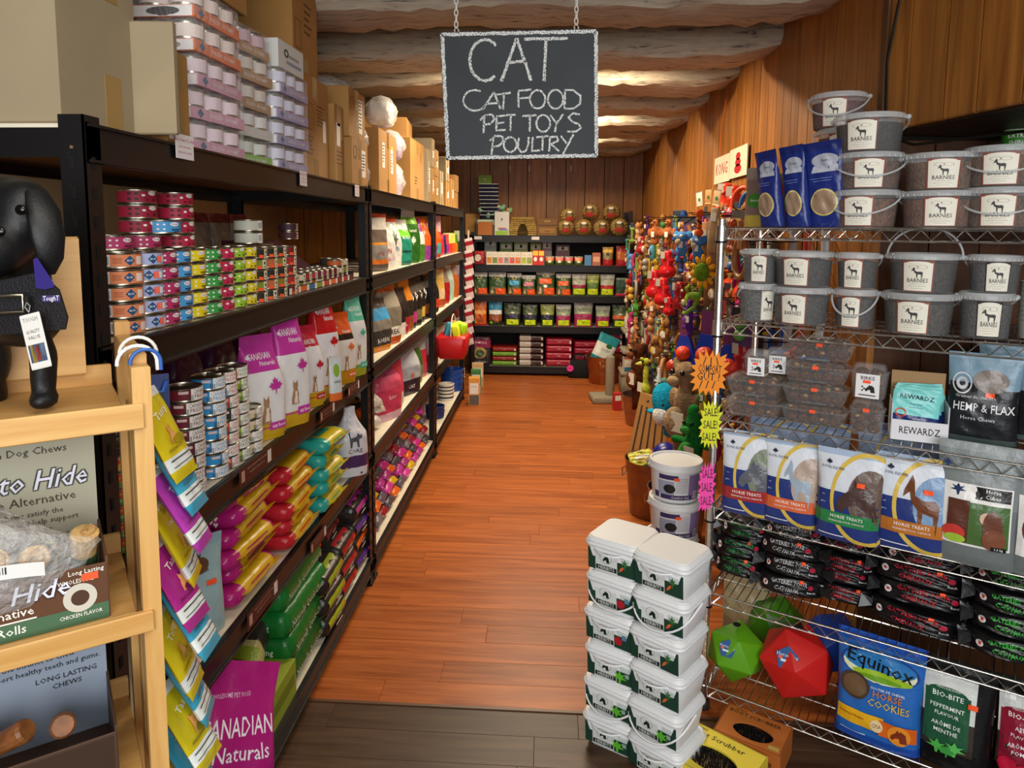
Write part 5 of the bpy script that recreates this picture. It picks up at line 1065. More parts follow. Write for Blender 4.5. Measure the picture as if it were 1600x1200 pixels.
# local: +x along the front towards the right post (0), -x to the left; +y into the stand
def dpart(name, c, d, m=PINE, par=dsp, e=.002, rot=(0, 0, 0)): return ob(name, chamf(d[0], d[1], d[2], e).mesh(name, m), par, c, rot)
ZT1, ZT2 = 1.372, 1.028
Md = Matrix.Translation(DP) @ Matrix.Rotation(DA, 4, 'Z') @ Matrix.Scale(DK, 4)
dpart('front_post', (-.014, .010, .6125), (.028, .030, 1.675)); dpart('rear_post', (-.014, DD-.012, .634), (.026, .03, 1.718))
dpart('side_slat', (-.012, .07, .70), (.012, .055, 1.30)); dpart('side_slat', (-.012, .135, .70), (.012, .055, 1.30)); dpart('side_slat', (-.012, .20, .70), (.012, .055, 1.30))
dpart('top_rail', (-.014, DD/2, 1.445), (.026, DD-.06, .045)); dpart('front_post', (-DL+.014, .01, .6225), (.028, .030, 1.695))
for z in (ZT1, ZT2, .72, .40):
    dpart('shelf_board', (-DL/2-.01, DD/2+.005, z-.008), (DL-.05, DD-.03, .014), PINEH)
    dpart('shelf_lip', (-DL/2-.004, -.006, z-.008 if z != ZT1 else z-.002), (DL-.02, .012, .042 if z == ZT1 else .036), PINEH)
    dpart('back_rail', (-DL/2-.01, DD-.006, z+.012), (DL-.05, .012, .05), PINEH)
dpart('back_board', (-.25, DD-.02, 1.525), (.345, .014, .262), mat('bamboo_panel', 'dcb070', .4, kind='wood', col2='c99a58', bscale=(1.2, 20, 20)), e=.004)
q = MB(); 
def hookm(r, m_): 
    q = MB(); q.tube([(0, r*math.cos(a), r*math.sin(a)) for a in [PI*1.05*i/12-.05 for i in range(13)]]+[(0, -r, -.012)], .0028, 8); return q.mesh('hook', m_, 60)
for k, (y_, c, lb) in enumerate(((.10, 'e4e2dc', 'white wire hook over the pine side rail, rear one'), (.0, 'e4e2dc', 'white wire hook over the pine side rail, front one'), (-.002, '2c5ca8', 'blue wire hook over the pine side rail'))):
    w_ = dsp.matrix_basis; M_ = Md; p = M_ @ V((-.004-.012*(k == 1), y_+.02, 1.452))
    ob('hook', hookm(.026 if k < 2 else .02, PL(c)), None, p, (0, 0, DA+rad(90 if k else 80)), lb, 'hook')
def dloc(x, y, z): return Md @ V((x, y, z))
# header card boxes "nothin' to hide"
def chewbox(z, w, d, hf, hb, label, back, front, bits, zface, xo=0):
    """display carton: low printed front, tall header card at the back"""
    e = ob('display_carton', None, sc=DK, loc=dloc(xo-w/2-.075, .03+d/2, z), rot=(0, 0, DA), label=label, cat='display carton'); cb = K('6b4a2c')
    for nm, c, dd in (('front_panel', (0, -d/2, hf/2), (w, .004, hf)), ('side_panel', (-w/2, 0, hf*.55), (.004, d, hf*1.1)), ('side_panel', (w/2, 0, hf*.55), (.004, d, hf*1.1)), ('base', (0, 0, .003), (w, d, .004))):
        ob(nm, chamf(dd[0], dd[1], dd[2], .0008).mesh(nm, K(front)), e, c)
    ob('header_card', chamf(w, .004, hb, .0008).mesh('header_card', K(back)), e, (0, d/2, hb/2))
    for nm, items, yy in (('front_print', bits, -d/2-.0026), ('header_print', zface, d/2-.0026)):
        p = MB(); pm = []
        for k, (kd, c, x, z_, ww, hh, *r_) in enumerate(items):
            if items is zface: x, ww, hh = x+.03, ww*.80, hh*.86
            if K(c) not in pm: pm.append(K(c))
            mi = pm.index(K(c)); fn = lambda a, b, k=k: V((a, yy-.00015*k, b))
            if kd == 'r': p.drect(fn, x, z_, ww, hh, mi, 1, 1)
            elif kd == 't': p.dtext(fn, r_[0], x, z_, hh, mi, maxw=ww)
            elif kd == 'o': p.doval(fn, x, z_, ww, hh, mi, 24, hole=r_[0] if r_ else 0)
            elif kd == 's':      # script lettering with a dark halo
                for dx in (-.0022, 0, .0022):
                    for dz in (-.0022, .0022): p.dtext(lambda a, b: V((a+(b-z_)*.25+dx, yy-.00015*k, b+dz)), r_[0], x, z_, hh, mi, maxw=ww)
                if K('dcdcec') not in pm: pm.append(K('dcdcec'))
                p.dtext(lambda a, b: V((a+(b-z_)*.25, yy-.00015*k-.0004, b)), r_[0], x, z_, hh, pm.index(K('dcdcec')), maxw=ww)
        ob(nm, p.mesh(nm, pm), e)
    return e
WB = .43
chewbox(ZT2, WB, .18, .095, .265, "open carton of rawhide alternative rolls with a grey green header card", 'a8a690', '5c3a22',
 [('r', '46684a', 0, .014, WB, .028), ('r', 'e8e4d8', -.05, .030, .33, .0025), ('s', '4a3020', .035, .070, .30, .042, "nothin' to Hide"), ('t', 'f0ece0', .03, .043, .25, .02, 'Rawhide Alternative'), ('t', 'f0ece0', .04, .016, .2, .02, '10" Large Rolls'),
  ('o', 'c8c4b4', .175, .045, .048, .048), ('p' if 0 else 'o', '4a3020', .175, .045, .026, .026), ('t', 'f0ece0', .17, .074, .05, .010, 'WHOLESOME'), ('t', 'f0ece0', .175, .016, .06, .009, 'CHICKEN FLAVOR'), ('t', 'f0ece0', .185, .088, .05, .011, 'Long Lasting'), ('r', 'ff5a2c', .19, .066+.012, .024, .012)],
 [('s', '4a4c3c', .04, .195, .33, .058, "nothin' to Hide"), ('t', '3a2c20', .06, .250, .28, .022, 'Premium Dog Chews'), ('t', '4a3828', .06, .160, .30, .026, 'Rawhide Alternative'), ('t', '4a3828', .06, .136, .32, .016, 'Durable chews satisfy the'), ('t', '4a3828', .06, .120, .32, .016, 'instinct to chew and help support'), ('t', '4a3828', .05, .104, .3, .016, 'healthy teeth and gums.'), ('t', '4a3828', .14, .1+.016-.028, .12, .016, 'LONG LASTING')], )
chewbox(.72, WB, .18, .10, .275, "lower carton of dog chews with a blue grey header card", '8c98a8', '4a3426',
 [('r', '3a281c', 0, .05, WB*.98, .09)],
 [('s', '5c6460', .04, .225, .33, .058, "nothin' to Hide"), ('t', '26262a', .06, .186, .33, .024, 'Collagen Based Dog Chews'), ('t', '26262a', .06, .166, .3, .016, 'Satisfy the instinct to chew'), ('t', '26262a', .06, .150, .32, .016, 'and help support healthy teeth and gums.'), ('t', '26262a', .12, .127, .14, .016, 'LONG LASTING'), ('t', '26262a', .12, .110, .1, .016, 'CHEWS'), ('t', '26262a', -.14, .118, .12, .016, 'EASY TO DIGEST')])
# rolls in clear bags inside the upper carton
RAW = mat('rawhide', 'c8a468', .5, var=.2, vscale=40, bump=.3); RAW2 = mat('rawhide_end', 'b08850', .6, var=.3, vscale=90)
for k in range(6):
    e_ = ob('chew_roll', None, sc=DK, loc=dloc(-.105-k*.062, .095+.012*(k % 2), ZT2+.085+.012*(k % 3)), rot=(rad(72 if k else 20), rad(8*(-1)**k), DA+rad(6*(k-2))), label='cream rolled dog chew in the clear bag, %s from the right post' % ORD[k], cat='dog chew', group='rolled dog chews in the carton')
    q = MB(); q.lathe([(.018, -.055), (.022, -.052), (.020, -.03), (.0195, .03), (.022, .052), (.018, .055)], 16); ob('roll', q.mesh('roll', RAW, 50), e_)
    q = MB(); q.tube([(.002+.0021*t*math.cos(t), .0021*t*math.sin(t), .0565) for t in [i*.45 for i in range(18)]], .0016, 5); ob('spiral_end', q.mesh('spiral_end', RAW2, 60), e_)
    q = MB(); q.lathe([(.0212, -.012), (.0212, .012)], 16, cap=(0, 0)); ob('paper_band', q.mesh('paper_band', K('3a5a3c')), e_)
q = MB(); r_ = random.Random(8); rings = []
for i in range(9):
    v = i/8; g = math.sin(PI*(.08+.86*v))**.6; rings.append([V((.15*g*math.cos(t)*(1+r_.uniform(-.06, .06)), .055*g*math.sin(t)*(1+r_.uniform(-.1, .1)), .15*v+.02*math.sin(t*2+v*5))) for t in [2*PI*j/22 for j in range(22)]])
q.skin(rings)
pb = ob('clear_bag', None, sc=DK, loc=dloc(-.235, .075, ZT2+.035), rot=(rad(8), 0, DA), label='clear plastic bag of rolled chews with a white barcode label', cat='bag')
ob('plastic_film', q.mesh('plastic_film', mat('bag_film', 'f2f2f0', .12, alpha=.28, bump=1.6, bscale=40, spec=.9), 60), pb)
q = MB(); q.drect(lambda a, b: V((a, -.058+.3*a*a, b+.10-1.2*(a+.02)**2)), 0, 0, .15, .024, 0, 8, 2)
for k in range(22): q.drect(lambda a, b: V((a, -.0586+.3*a*a, b+.103-1.2*(a+.02)**2)), -.05+k*.0036, 0, .0011 if k % 3 else .002, .012, 1, 1, 1)
ob('barcode_label', q.mesh('barcode_label', [K('e8e8e4'), K('222222')]), pb)
q = MB(); 
for k in range(4): pass
for k in range(3):
    q = MB(); q.lathe([(.014, -.05), (.017, -.045), (.0155, 0), (.017, .045), (.014, .05)], 14); ob('dog_chew', q.mesh('dog_chew', mat('brown_chew', '7a4a24', .5, var=.3, vscale=50)), None, dloc(-.15-.09*k, .09, .72+.105), (rad(60), 0, DA+k), 'brown knobbly chew in the lower carton, %s from the right' % ORD[k], 'dog chew')
# ---------------------------------------------------------------- black mannequin dog with harness
def blobs(name, els, res, m, thr=.6):
    """one continuous skin grown from overlapping ellipsoids"""
    k = 'blob%d' % len(bpy.data.metaballs); mb = bpy.data.metaballs.new(k); mb.resolution = res; mb.render_resolution = res; mb.threshold = thr
    o = bpy.data.objects.new(k, mb); COL.objects.link(o)
    for e in els:
        el = mb.elements.new(type='ELLIPSOID'); el.co = e[0]; r = e[1]; sx, sy, sz = r if isinstance(r, tuple) else (r, r, r)
        R_ = max(sx, sy, sz)*1.35; el.radius = R_; el.size_x, el.size_y, el.size_z = sx/max(sx, sy, sz), sy/max(sx, sy, sz), sz/max(sx, sy, sz)
        if len(e) > 2: el.rotation = Euler(e[2]).to_quaternion()
    bpy.context.view_layer.update(); dg = bpy.context.evaluated_depsgraph_get()
    me = bpy.data.meshes.new_from_object(o.evaluated_get(dg)); me.name = name
    bpy.data.objects.remove(o); bpy.data.metaballs.remove(mb)
    me.materials.clear(); me.materials.append(m); me.polygons.foreach_set('use_smooth', [True]*len(me.polygons)); me.update(); return me
BLK = mat('black_leatherette', '0d0e10', .5, bump=.06, bscale=200, spec=.5)
MX = RGT.copy(); MX.z = 0; MX.normalize(); MYv = V((-MX.y, MX.x, 0))
MO = onY(45, 640, .955); MZ = 1.390; MO.z = MZ
man = ob('dog_mannequin', None, loc=(MO.x, MO.y, MZ), rot=(0, 0, rad(-3)), label='black stitched dog mannequin wearing a black and purple harness on the pine stand', cat='mannequin')
def mp(px, py, dy=0.0): a = onY(px, py, MO.y+dy); return (a.x-MO.x, dy, a.z-MZ)
ob('body', blobs('body', [(mp(8, 330, .02), (.07, .065, .066)), (mp(45, 335, 0), (.038, .045, .055)), (mp(0, 390, -.03), (.045, .05, .04)), (mp(-25, 400, -.05), .04), (mp(30, 440, .03), (.05, .05, .06)), (mp(50, 500, .03), (.042, .05, .045)), (mp(20, 500, .04), (.06, .06, .05)),
    (mp(68, 560, .01), (.022, .024, .045)), (mp(68, 600, .01), (.018, .022, .035)), (mp(70, 625, .0), (.021, .028, .016)), (mp(-60, 480, .1), (.09, .07, .07)), (mp(-20, 560, .05), (.03, .035, .06)), (mp(-20, 620, .05), (.022, .03, .03))], .009, BLK), man)
q = MB(); pts = [mp(60, 300, -.01), mp(72, 330, -.025), mp(80, 370, -.03), mp(84, 405, -.028), mp(82, 428, -.022)]
q.tube(pts, [.014, .021, .021, .016, .007], 12, flat=.4); ob('ear', q.mesh('ear', BLK, 70), man)
def bead(px, py, dy, r): q = MB(); q.ball((0, 0, 0), r, 12, k=8, sc=(1, .55, .9)); o_ = ob('button_eye', q.mesh('button_eye', mat('glossy_black_button', '08080a', .12), 60), man, mp(px, py, dy)); return o_
bead(38, 328, -.052, .008); bead(6, 362, -.075, .008)
HN = mat('harness_webbing', '121116', .7, bump=.4, bscale=300); HNP = mat('harness_purple', '2c2070', .55)
q = MB(); f = lambda x, y: V(mp(x, y, -.052-.0008*0)); q.dpoly(f, [(58, 405), (64, 402), (90, 440), (92, 448), (78, 452), (62, 450)], 0); ob('purple_panel', q.mesh('purple_panel', HNP), man)
q = MB(); q.add([V(mp(x, y, -.047)) for x, y in ((-5, 440), (66, 425), (98, 452), (112, 495), (108, 514), (-5, 524))]+[V(mp(x, y, -.02)) for x, y in ((-5, 440), (66, 425), (98, 452), (112, 495), (108, 514), (-5, 524))], [(5, 4, 3, 2, 1, 0), (6, 7, 8, 9, 10, 11)]+[(i, (i+1) % 6, 6+(i+1) % 6, 6+i) for i in range(6)]); ob('belly_strap', q.mesh('belly_strap', HN), man)
q = MB(); q.dtext(lambda a, b: V(mp(86+a, 466-b*1.0-a*.05, -.0485)), 'ToughT', 0, 0, 11, 0, maxw=26); q.drect(lambda a, b: V(mp(86+a, 466-b, -.048)), 0, 0, 30, 10, 1, 1, 1); ob('brand_patch', q.mesh('brand_patch', [K('e8e4f0'), K('3c3468')]), man)
q = MB(); q.tube([mp(-14, 463, -.062), mp(42, 461, -.062), mp(44, 486, -.062), mp(-14, 489, -.062)], .0022, 8); ob('roller_buckle', q.mesh('roller_buckle', mat('antique_metal', 'b0a894', .3, 1), 60), man)
q = MB(); q.bar(mp(-30, 475, -.058), mp(52, 474, -.058), .003, .02); ob('strap', q.mesh('strap', HN), man)
tag_ = ob('hang_tag', None, loc=V(mp(45, 488, -.07))+V((MO.x, MO.y, MZ)), rot=(rad(-4), rad(-14), rad(-3)), label='white swing tag with photo hanging from the buckle of the harness', cat='tag')
s_ = dep(MO)
q = MB(); q.rbox((0, 0, -.076), (.030, .0012, .074), .003, seg=2); ob('card', q.mesh('card', K('d8d6d0')), tag_)
q = MB(); fn = lambda a, b: V((a, -.0009, b)); q.dtext(fn, 'TOUGH-1'[:5], 0, -.010, .008, 0, maxw=.022); q.dtext(fn, 'QUALITY', 0, -.026, .0065, 1, maxw=.02); q.dtext(fn, 'VALUE', 0, -.034, .0065, 1, maxw=.018); q.drect(fn, 0, -.055, .024, .024, 2, 1, 1); q.drect(fn, -.006, -.055, .006, .024, 3, 1, 1); q.drect(fn, .001, -.055, .006, .02, 4, 1, 1); q.drect(fn, .008, -.052, .005, .018, 5, 1, 1)
ob('printed_face', q.mesh('printed_face', [K('8a8a84'), K('6a6460'), K('3c4c68'), K('c8a83c'), K('a84428'), K('98b0c8')]), tag_)
q = MB(); q.tube([(0, 0, 0), (.004, 0, .008), (0, 0, .013), (-.004, 0, .008), (0, 0, 0)], .0006, 5); ob('loop', q.mesh('loop', CLEAR), tag_)
# things on the far side shelf seen past the post: rose cans, carton
for k in range(2): put(can(.045, .036, 'a83c5c', fm('a83c5c', '5d1030')), 'rose can glimpsed behind the mannequin, %s of two' % ('lower', 'upper')[k], (-1.0, 1.06, 1.49+k*.037), rad(30))
q = MB(); q.box((0, 0, 0), (.35, .30, .015)); ob('ledge', q.mesh('ledge', mat('grey_ledge', '4c4844', .5)), None, (-1.08, 1.0, 1.481), label='grey shelf ledge behind the mannequin carrying rose cans', cat='shelf')
put(carton(.16, .12, .09, 2, 1, (('r', 'ece8de', .3, .5, .2, .4),)), 'small kraft carton behind the mannequin ear', (-1.14, 1.07, 1.49), rad(20))
# ---------------------------------------------------------------- treat bags on the hanging strip beside the stand
CSX = -.625
strip = ob('clip_strip', None, loc=(CSX-.01, 1.10, .55), rot=(0, 0, rad(35)), label='blue hanging strip clipped beside the pine stand, full of cat treat bags', cat='clip strip')
q = MB(); q.box((0, 0, .43), (.03, .002, .86)); ob('strip', q.mesh('strip', PL('1c2c5c')), strip)
q = MB()
for k in range(13): q.tube([(0, -.001, .83-k*.065), (.004, -.02, .835-k*.065), (.010, -.014, .85-k*.065)], .003, 6)
ob('clip', q.mesh('clip', PL('2450a0')), strip, kind='stuff')
TC = ['d8c41c', '3ca0c0', 'b03ca8', 'd8c41c', 'b02c8c', '3ca0c0', 'd8c41c', '3ca0c0', 'c8b81c', '3ca0c0', 'd8a82c', 'a8307c', 'd8c41c']
TN = {'d8c41c': 'yellow', '3ca0c0': 'turquoise', 'b03ca8': 'violet', 'b02c8c': 'magenta', 'c8b81c': 'mustard yellow', 'd8a82c': 'amber', 'a8307c': 'plum'}
tb = [(250, 735, 228, 655), (268, 790, 226, 720), (252, 860, 226, 760), (262, 905, 230, 800), (250, 955, 228, 840), (285, 960, 235, 870), (280, 1010, 232, 920), (270, 1050, 232, 960), (295, 1070, 236, 990), (280, 1110, 236, 1010), (295, 1125, 240, 1060), (262, 1150, 238, 1080), (290, 1175, 240, 1110)]
for k in range(13):
    c = TC[k]; dk = {'d8c41c': 'a08c10', '3ca0c0': '1c7090', 'b03ca8': '801c78', 'b02c8c': '7c1c60', 'c8b81c': '8c8010', 'd8a82c': 'a0701c', 'a8307c': '701c50'}[c]
    pr_ = bag(.078, .155, .016, 'pillow', ((0, c), (.10, c), (.12, 'dfe6e2'), (.26, c), (.9, 'e8e4d8')), (('r', '2c3438', .0, .155, .8, .008), ('r', '2c3438', 0, .225, .8, .012), ('t', 'f4f0e4', .0, .72, .7, .12, 'Tasty', .3), ('p', 'e0a060', 0, .48, .5, .4, 'cat'), ('o', dk, .2, .4, .5, .1), ('l' if 0 else 'r', dk, -.1, .33, .5, .02)), seed=k, wr=.012)
    top = V((-.640+.006*(k % 3), 1.06+.012*(k % 2), 1.392-k*.062))
    e_ = put(pr_, '%s cat treat bag on the hanging strip, %s from the top' % (TN[c], ORD[k]), (0, 0, 0), group='cat treat bags on the hanging strip')
    tilt = rad(24-k*.5+3*((k*7) % 3)); yaw = rad(52+6*((k*5) % 3))
    R_ = Euler((0, 0, yaw)).to_matrix() @ Euler((0, tilt, 0)).to_matrix() if 0 else Euler((rad(-26+4*((k*7) % 3)), rad(-20+3*(k % 4)), yaw)).to_matrix()
    R_ = (Matrix.Rotation(rad(92+5*((k*5) % 4)), 3, 'Z') @ Matrix.Rotation(rad(-24-3*((k*7) % 3)), 3, 'X') @ Matrix.Rotation(rad(2*(k % 3)-2), 3, 'Y')); e_.rotation_euler = R_.to_euler(); e_.location = top-R_ @ V((0, 0, .155))
# ================================================================ GOODS ON THE CHROME RACK
@memo
def tub(r, h, contents, frame, up=0, lab=1):
    """clear round tub of treats, lid, bail handle, paper label; up = handle position"""
    t = MB(); t.lathe([(r*.86, 0), (r*.88, .003), (r*.97, h*.86)], 30, cap=(1, 0))
    ln = MB(); ln.lathe([(r*.99, h*.84), (r*1.045, h*.845), (r*1.05, h*.93), (r*1.03, h*.97), (r*.99, h), (r*.93, h), (r*.91, h*.965), (.004, h*.965)], 30, cap=(0, 1))
    for k in range(30): a = 2*PI*k/30; ln.box((r*1.05*math.cos(a), r*1.05*math.sin(a), h*.885), (.0016, .003, h*.07), M=None)
    c = MB(); c.lathe([(r*.83, .004), (r*.85, .006), (r*.93, h*.74), (r*.5, h*.79), (.003, h*.77)], 30)
    hd = MB(); hr = r*1.075
    if up == 1: pts = [(hr*math.cos(a), .35*r*math.sin(a)*-0, h*.9+r*.95*math.sin(a)) for a in [PI*i/20 for i in range(21)]]
    elif up == 4: pts = [(hr*math.cos(a), hr*math.sin(a)*.94, h*.88-h*.35*math.sin(a)) for a in [PI*i/20 for i in range(21)]]
    elif up == 2: pts = [(hr*math.cos(a), -hr*math.sin(a)*.98, h*.88+.0*a) for a in [PI*i/20 for i in range(21)]]
    else: pts = [(hr*math.cos(a), -hr*math.sin(a)*.90-.004, h*.88-h*.55*math.sin(a)) for a in [PI*i/20 for i in range(21)]]
    hd.tube(pts, .0033, 8)
    hd.ball((hr, 0, h*.9), .008, 8, k=5); hd.ball((-hr, 0, h*.9), .008, 8, k=5)
    parts = [('contents', c.mesh('contents', mat('treats_'+contents, contents, .7, var=.55, vscale=110, bump=1.0, bscale=140), 50), []), ('tub_body', t.mesh('tub_body', mat('clear_tub', 'eef0f0', .1, alpha=.09, spec=.4), 50), []), ('lid', ln.mesh('lid', mat('clear_lid', 'd4d8d8', .2, alpha=.5), 50), []), ('handle', hd.mesh('handle', mat('clear_lid'), 60), [])]
    L_ = MB(); z0, z1 = h*.04, h*.82; wl = r*.86
    fn = lambda o: (lambda x, y: (lambda a, rr: V((math.sin(a)*rr, -math.cos(a)*rr, y)))(x/(r*.96), r*(.88+.09*(y/h/.86))+.001+o))
    L_.drect(fn(0), 0, (z0+z1)/2, wl*1.06, z1-z0, 1, 10, 3); L_.drect(fn(.0005), 0, (z0+z1)/2-.002, wl*.96, (z1-z0)*.90, 0, 10, 3); L_.doval(fn(.0006), 0, z1*.93, wl*.8, h*.09, 0, 14)
    f2 = fn(.0011); cz = z0+(z1-z0)*.62
    L_.dtext(f2, 'BARNIES', 0, z0+(z1-z0)*.36, h*.15, 2, maxw=wl*.7); L_.dpoly(f2, [(a*h*.28, cz+b*h*.28) for a, b in SHAPES['horse']], 2)
    for k, ww in enumerate((.5, .62, .4)): L_.drect(f2, 0, z0+(z1-z0)*(.25-.07*k), wl*ww, .0007, 3, 4, 1)
    for s_ in (-1, 1): L_.doval(f2, s_*wl*.14, cz+h*.14, wl*.32, h*.09, 3, 18, hole=.9)
    parts.append(('paper_label', L_.mesh('paper_label', [K('e6e2d2'), K(frame), K('3c3c3c'), K('8a8478')]), []))
    return ('treat_tub', 'tub', parts)
def wr_at(px, py, z):
    """base point on a wire shelf from the photograph"""
    return onZ(px, py, z)
FACE = RZ
def onr(px, py, d): p = onR(px, py, d); return p
TB = [  # px, base py, width px, height px, depth offset, shelf, colour, handle, label
 (1350, 352, 104, 57, .10, 0, '6a4226', '8c4a3c', 0, 'clear oat treat tub, bottom of the left stack on the top wire shelf'),
 (1355, 297, 106, 56, .10, 0, '5c3c28', '8c4a3c', 3, 'clear oat treat tub, middle of the left stack on the top wire shelf'),
 (1356, 240, 108, 58, .10, 0, '2a2422', '6c3c34', 0, 'clear oat treat tub, top of the left stack on the top wire shelf'),
 (1463, 352, 112, 56, .10, 0, '6a3e26', '8c4a3c', 0, 'clear oat treat tub, bottom of the middle stack on the top wire shelf'),
 (1467, 297, 110, 57, .10, 0, '644226', '8c4a3c', 0, 'clear oat treat tub, top of the middle stack on the top wire shelf'),
 (1562, 353, 116, 62, .10, 0, '5c402c', '8c4a3c', 0, 'clear oat treat tub, bottom of the right stack on the top wire shelf'),
 (1566, 292, 118, 62, .10, 0, '5e4228', '8c4a3c', 0, 'clear oat treat tub, top of the right stack on the top wire shelf'),
 (1182, 497, 60, 58, .12, 1, '4c4c4a', 'b8b4a8', 0, 'small grey treat tub turned sideways, bottom left on second wire shelf'),
 (1187, 441, 58, 52, .14, 1, '3e3e3e', '7c4434', 0, 'small grey treat tub, top left on second wire shelf'),
 (1250, 507, 92, 58, .12, 1, '3c3836', '8a4a34', 0, 'wide grey treat tub, bottom of the second stack, second wire shelf'),
 (1254, 449, 94, 54, .13, 1, '363332', '8a4a34', 0, 'wide grey treat tub, top of the second stack, second wire shelf'),
 (1334, 512, 66, 60, .12, 1, '3a3634', '8a4a34', 0, 'small grey treat tub, bottom of the third stack, second wire shelf'),
 (1338, 452, 66, 56, .12, 1, '343130', '8a4a34', 0, 'small grey treat tub, top of the third stack, second wire shelf'),
 (1432, 521, 108, 63, .11, 1, '3e3834', '8a4a34', 0, 'large grey treat tub under the one with its handle raised'),
 (1440, 460, 104, 60, .12, 1, '34302e', '8a4a34', 1, 'large grey treat tub with its handle raised'),
 (1537, 526, 80, 70, .12, 1, '3c3c3c', '2a2a2a', 0, 'grey treat tub with black label, bottom right on second wire shelf'),
 (1551, 455, 78, 58, .12, 1, '363636', '2a2a2a', 0, 'grey treat tub with black label, top right on second wire shelf')]
stack_z = {}
for (px, py, wp, hp, d, sh, cc, fc, up, lb) in TB:
    p = onR(px, py-4, d); s_ = dep(p); r = round(wp*s_/2*.92, 3); h = round(hp*s_, 3)
    key = (sh, round(px/50)); 
    zb = ZW[sh]+.003 if py > (340 if sh == 0 else 480) else p.z-.004*0
    if py < (340 if sh == 0 else 480): zb = stack_z.get(sk(px, sh), p.z)
    put(tub(r, h, cc, fc, 4 if (up == 0 and (px+py) % 3 != 1) else up), lb, (p.x, p.y, zb), RZ+rad({0: -6, 1: 8}.get(px % 2, 0)+(60 if px == 1182 else 0)), 'clear treat tubs on the wire shelves')
    sk = lambda px, sh: min(((abs(q_[1]-px), q_) for q_ in stack_z if q_[0] == sh), default=(0, None))[1] if 1 else None
    for q_ in list(stack_z):
        if q_[0] == sh and abs(q_[1]-px) < 30: del stack_z[q_]
    stack_z[(sh, px)] = zb+h+.0005
for (px, py, wp, hp, lb) in ((1308, 208, 88, 54, 'clear tub of dark treats raised behind the left stack, upper'), (1318, 262, 88, 54, 'clear tub of dark treats raised behind the left stack, lower')):
    p = onR(px, py-4, .36); s_ = dep(p); put(tub(round(wp*s_/2*.92, 3), round(hp*s_, 3), '5a2c20', '8c4a3c', 0), lb, (p.x, p.y, p.z), RZ)
p = onR(1318, 340, .36); put(pbox(.12, .12, onR(1318, 262, .36).z-ZW[0]-.004, '8c8c84', ()), 'plain grey box under the raised clear tubs', (p.x, p.y, ZW[0]+.003), RZ)
# blue pouches on the top shelf
for k, (px, wp, hp) in enumerate(((1203, 42, 118), (1244, 40, 126), (1290, 58, 132))):
    p = onR(px, 352, .07); s_ = dep(p); w_, h_ = wp*s_*1.0, hp*s_
    put(bag(round(w_, 3), round(h_, 3), .05, 'stand', ((0, '1c2c74'), (.9, '1a2766')), (('p', 'b8bcc8', .05, .72, .72, .55, 'hill'), ('o', 'a8acb8', .08, .78, .7, .16), ('t', '2c3450', .1, .78, .4, .04, 'Petite'), ('r', '6c7cb8', -.05, .58, .6, .008), ('r', '6c7cb8', -.02, .55, .5, .008), ('o', 'c8b870', .0, .30, .74, .32), ('o', '9a8068', .0, .30, .64, .28)), bend=(-.06, -.08, -.1)[k], seed=k, wr=.02), 'royal blue treat pouch with window, %s on the top wire shelf' % ('leftmost', 'middle', 'rightmost')[k], (p.x+.01, p.y, ZW[0]+.003), rot=(rad(3), rad(-5), RZ+rad(-30+9*k)), group='royal blue pouches on the top wire shelf')
for k, (px, py, wp, hp, c1, c2) in enumerate(((1182, 352, 30, 92, '8a7468', 'c8b04c'), (1225, 352, 30, 84, 'c8502c', '5a5048'), (1262, 352, 30, 74, 'c87860', '8a7c70'))):
    p = onR(px, py, .25); s_ = dep(p)
    put(bag(round(wp*s_*1.3, 3), round(hp*s_, 3), .05, 'stand', ((0, c2), (.2, c1), (.8, '9c8c80')), (('o', '4a8c34', 0, .45, .7, .24), ('t', 'e8f0e0', 0, .45, .5, .07, 'bison')), seed=k), 'dried treat bag behind the blue pouches, %s' % ('green badge', 'orange', 'pinkish')[k], (p.x, p.y, ZW[0]+.003), RZ+rad(-10))
p = onR(1190, 300, .3); 
p = onR(1588, 232, .42); pr_ = pbox(.09, .07, .05, '3c8c28', (('t', 'f4f8f0', -.1, .62, .7, .36, 'EXT'), ('t', 'f4f8f0', -.1, .28, .6, .32, 'SHI')), 'jar', 'jar')
q = MB(); q.lathe([(.04, 0), (.042, .004), (.042, .05), (.036, .058)], 20); q2 = MB(); q2.lathe([(.037, .056), (.037, .068), (.034, .07)], 20); q3 = MB()
f = lambda x, y: V((math.sin(x/.042)*.0428, -math.cos(x/.042)*.0428, y)); q3.dtext(f, 'EXTRA', 0, .038, .017, 0); q3.dtext(f, 'SHINE', 0, .018, .017, 0)
e = ob('jar', None, loc=(p.x, p.y, p.z-.004), rot=(0, 0, RZ), label='green jar with white lettering peeping over the right tubs', cat='jar'); ob('jar_body', q.mesh('jar_body', PL('3c8c28'), 50), e); ob('lid', q2.mesh('lid', PL('d8d8d4'), 50), e); ob('lettering', q3.mesh('lettering', K('f4f8f0')), e)
q = MB(); q.rbox((0, 0, 0), (.12, .12, max(.05, p.z-ZW[0]-.01)), .01); ob('jar_riser', q.mesh('riser', PL('3c3c3c')), None, (p.x, p.y, ZW[0]+.003), (0, 0, RZ), 'dark box under the green jar at the back of the top wire shelf', 'box')
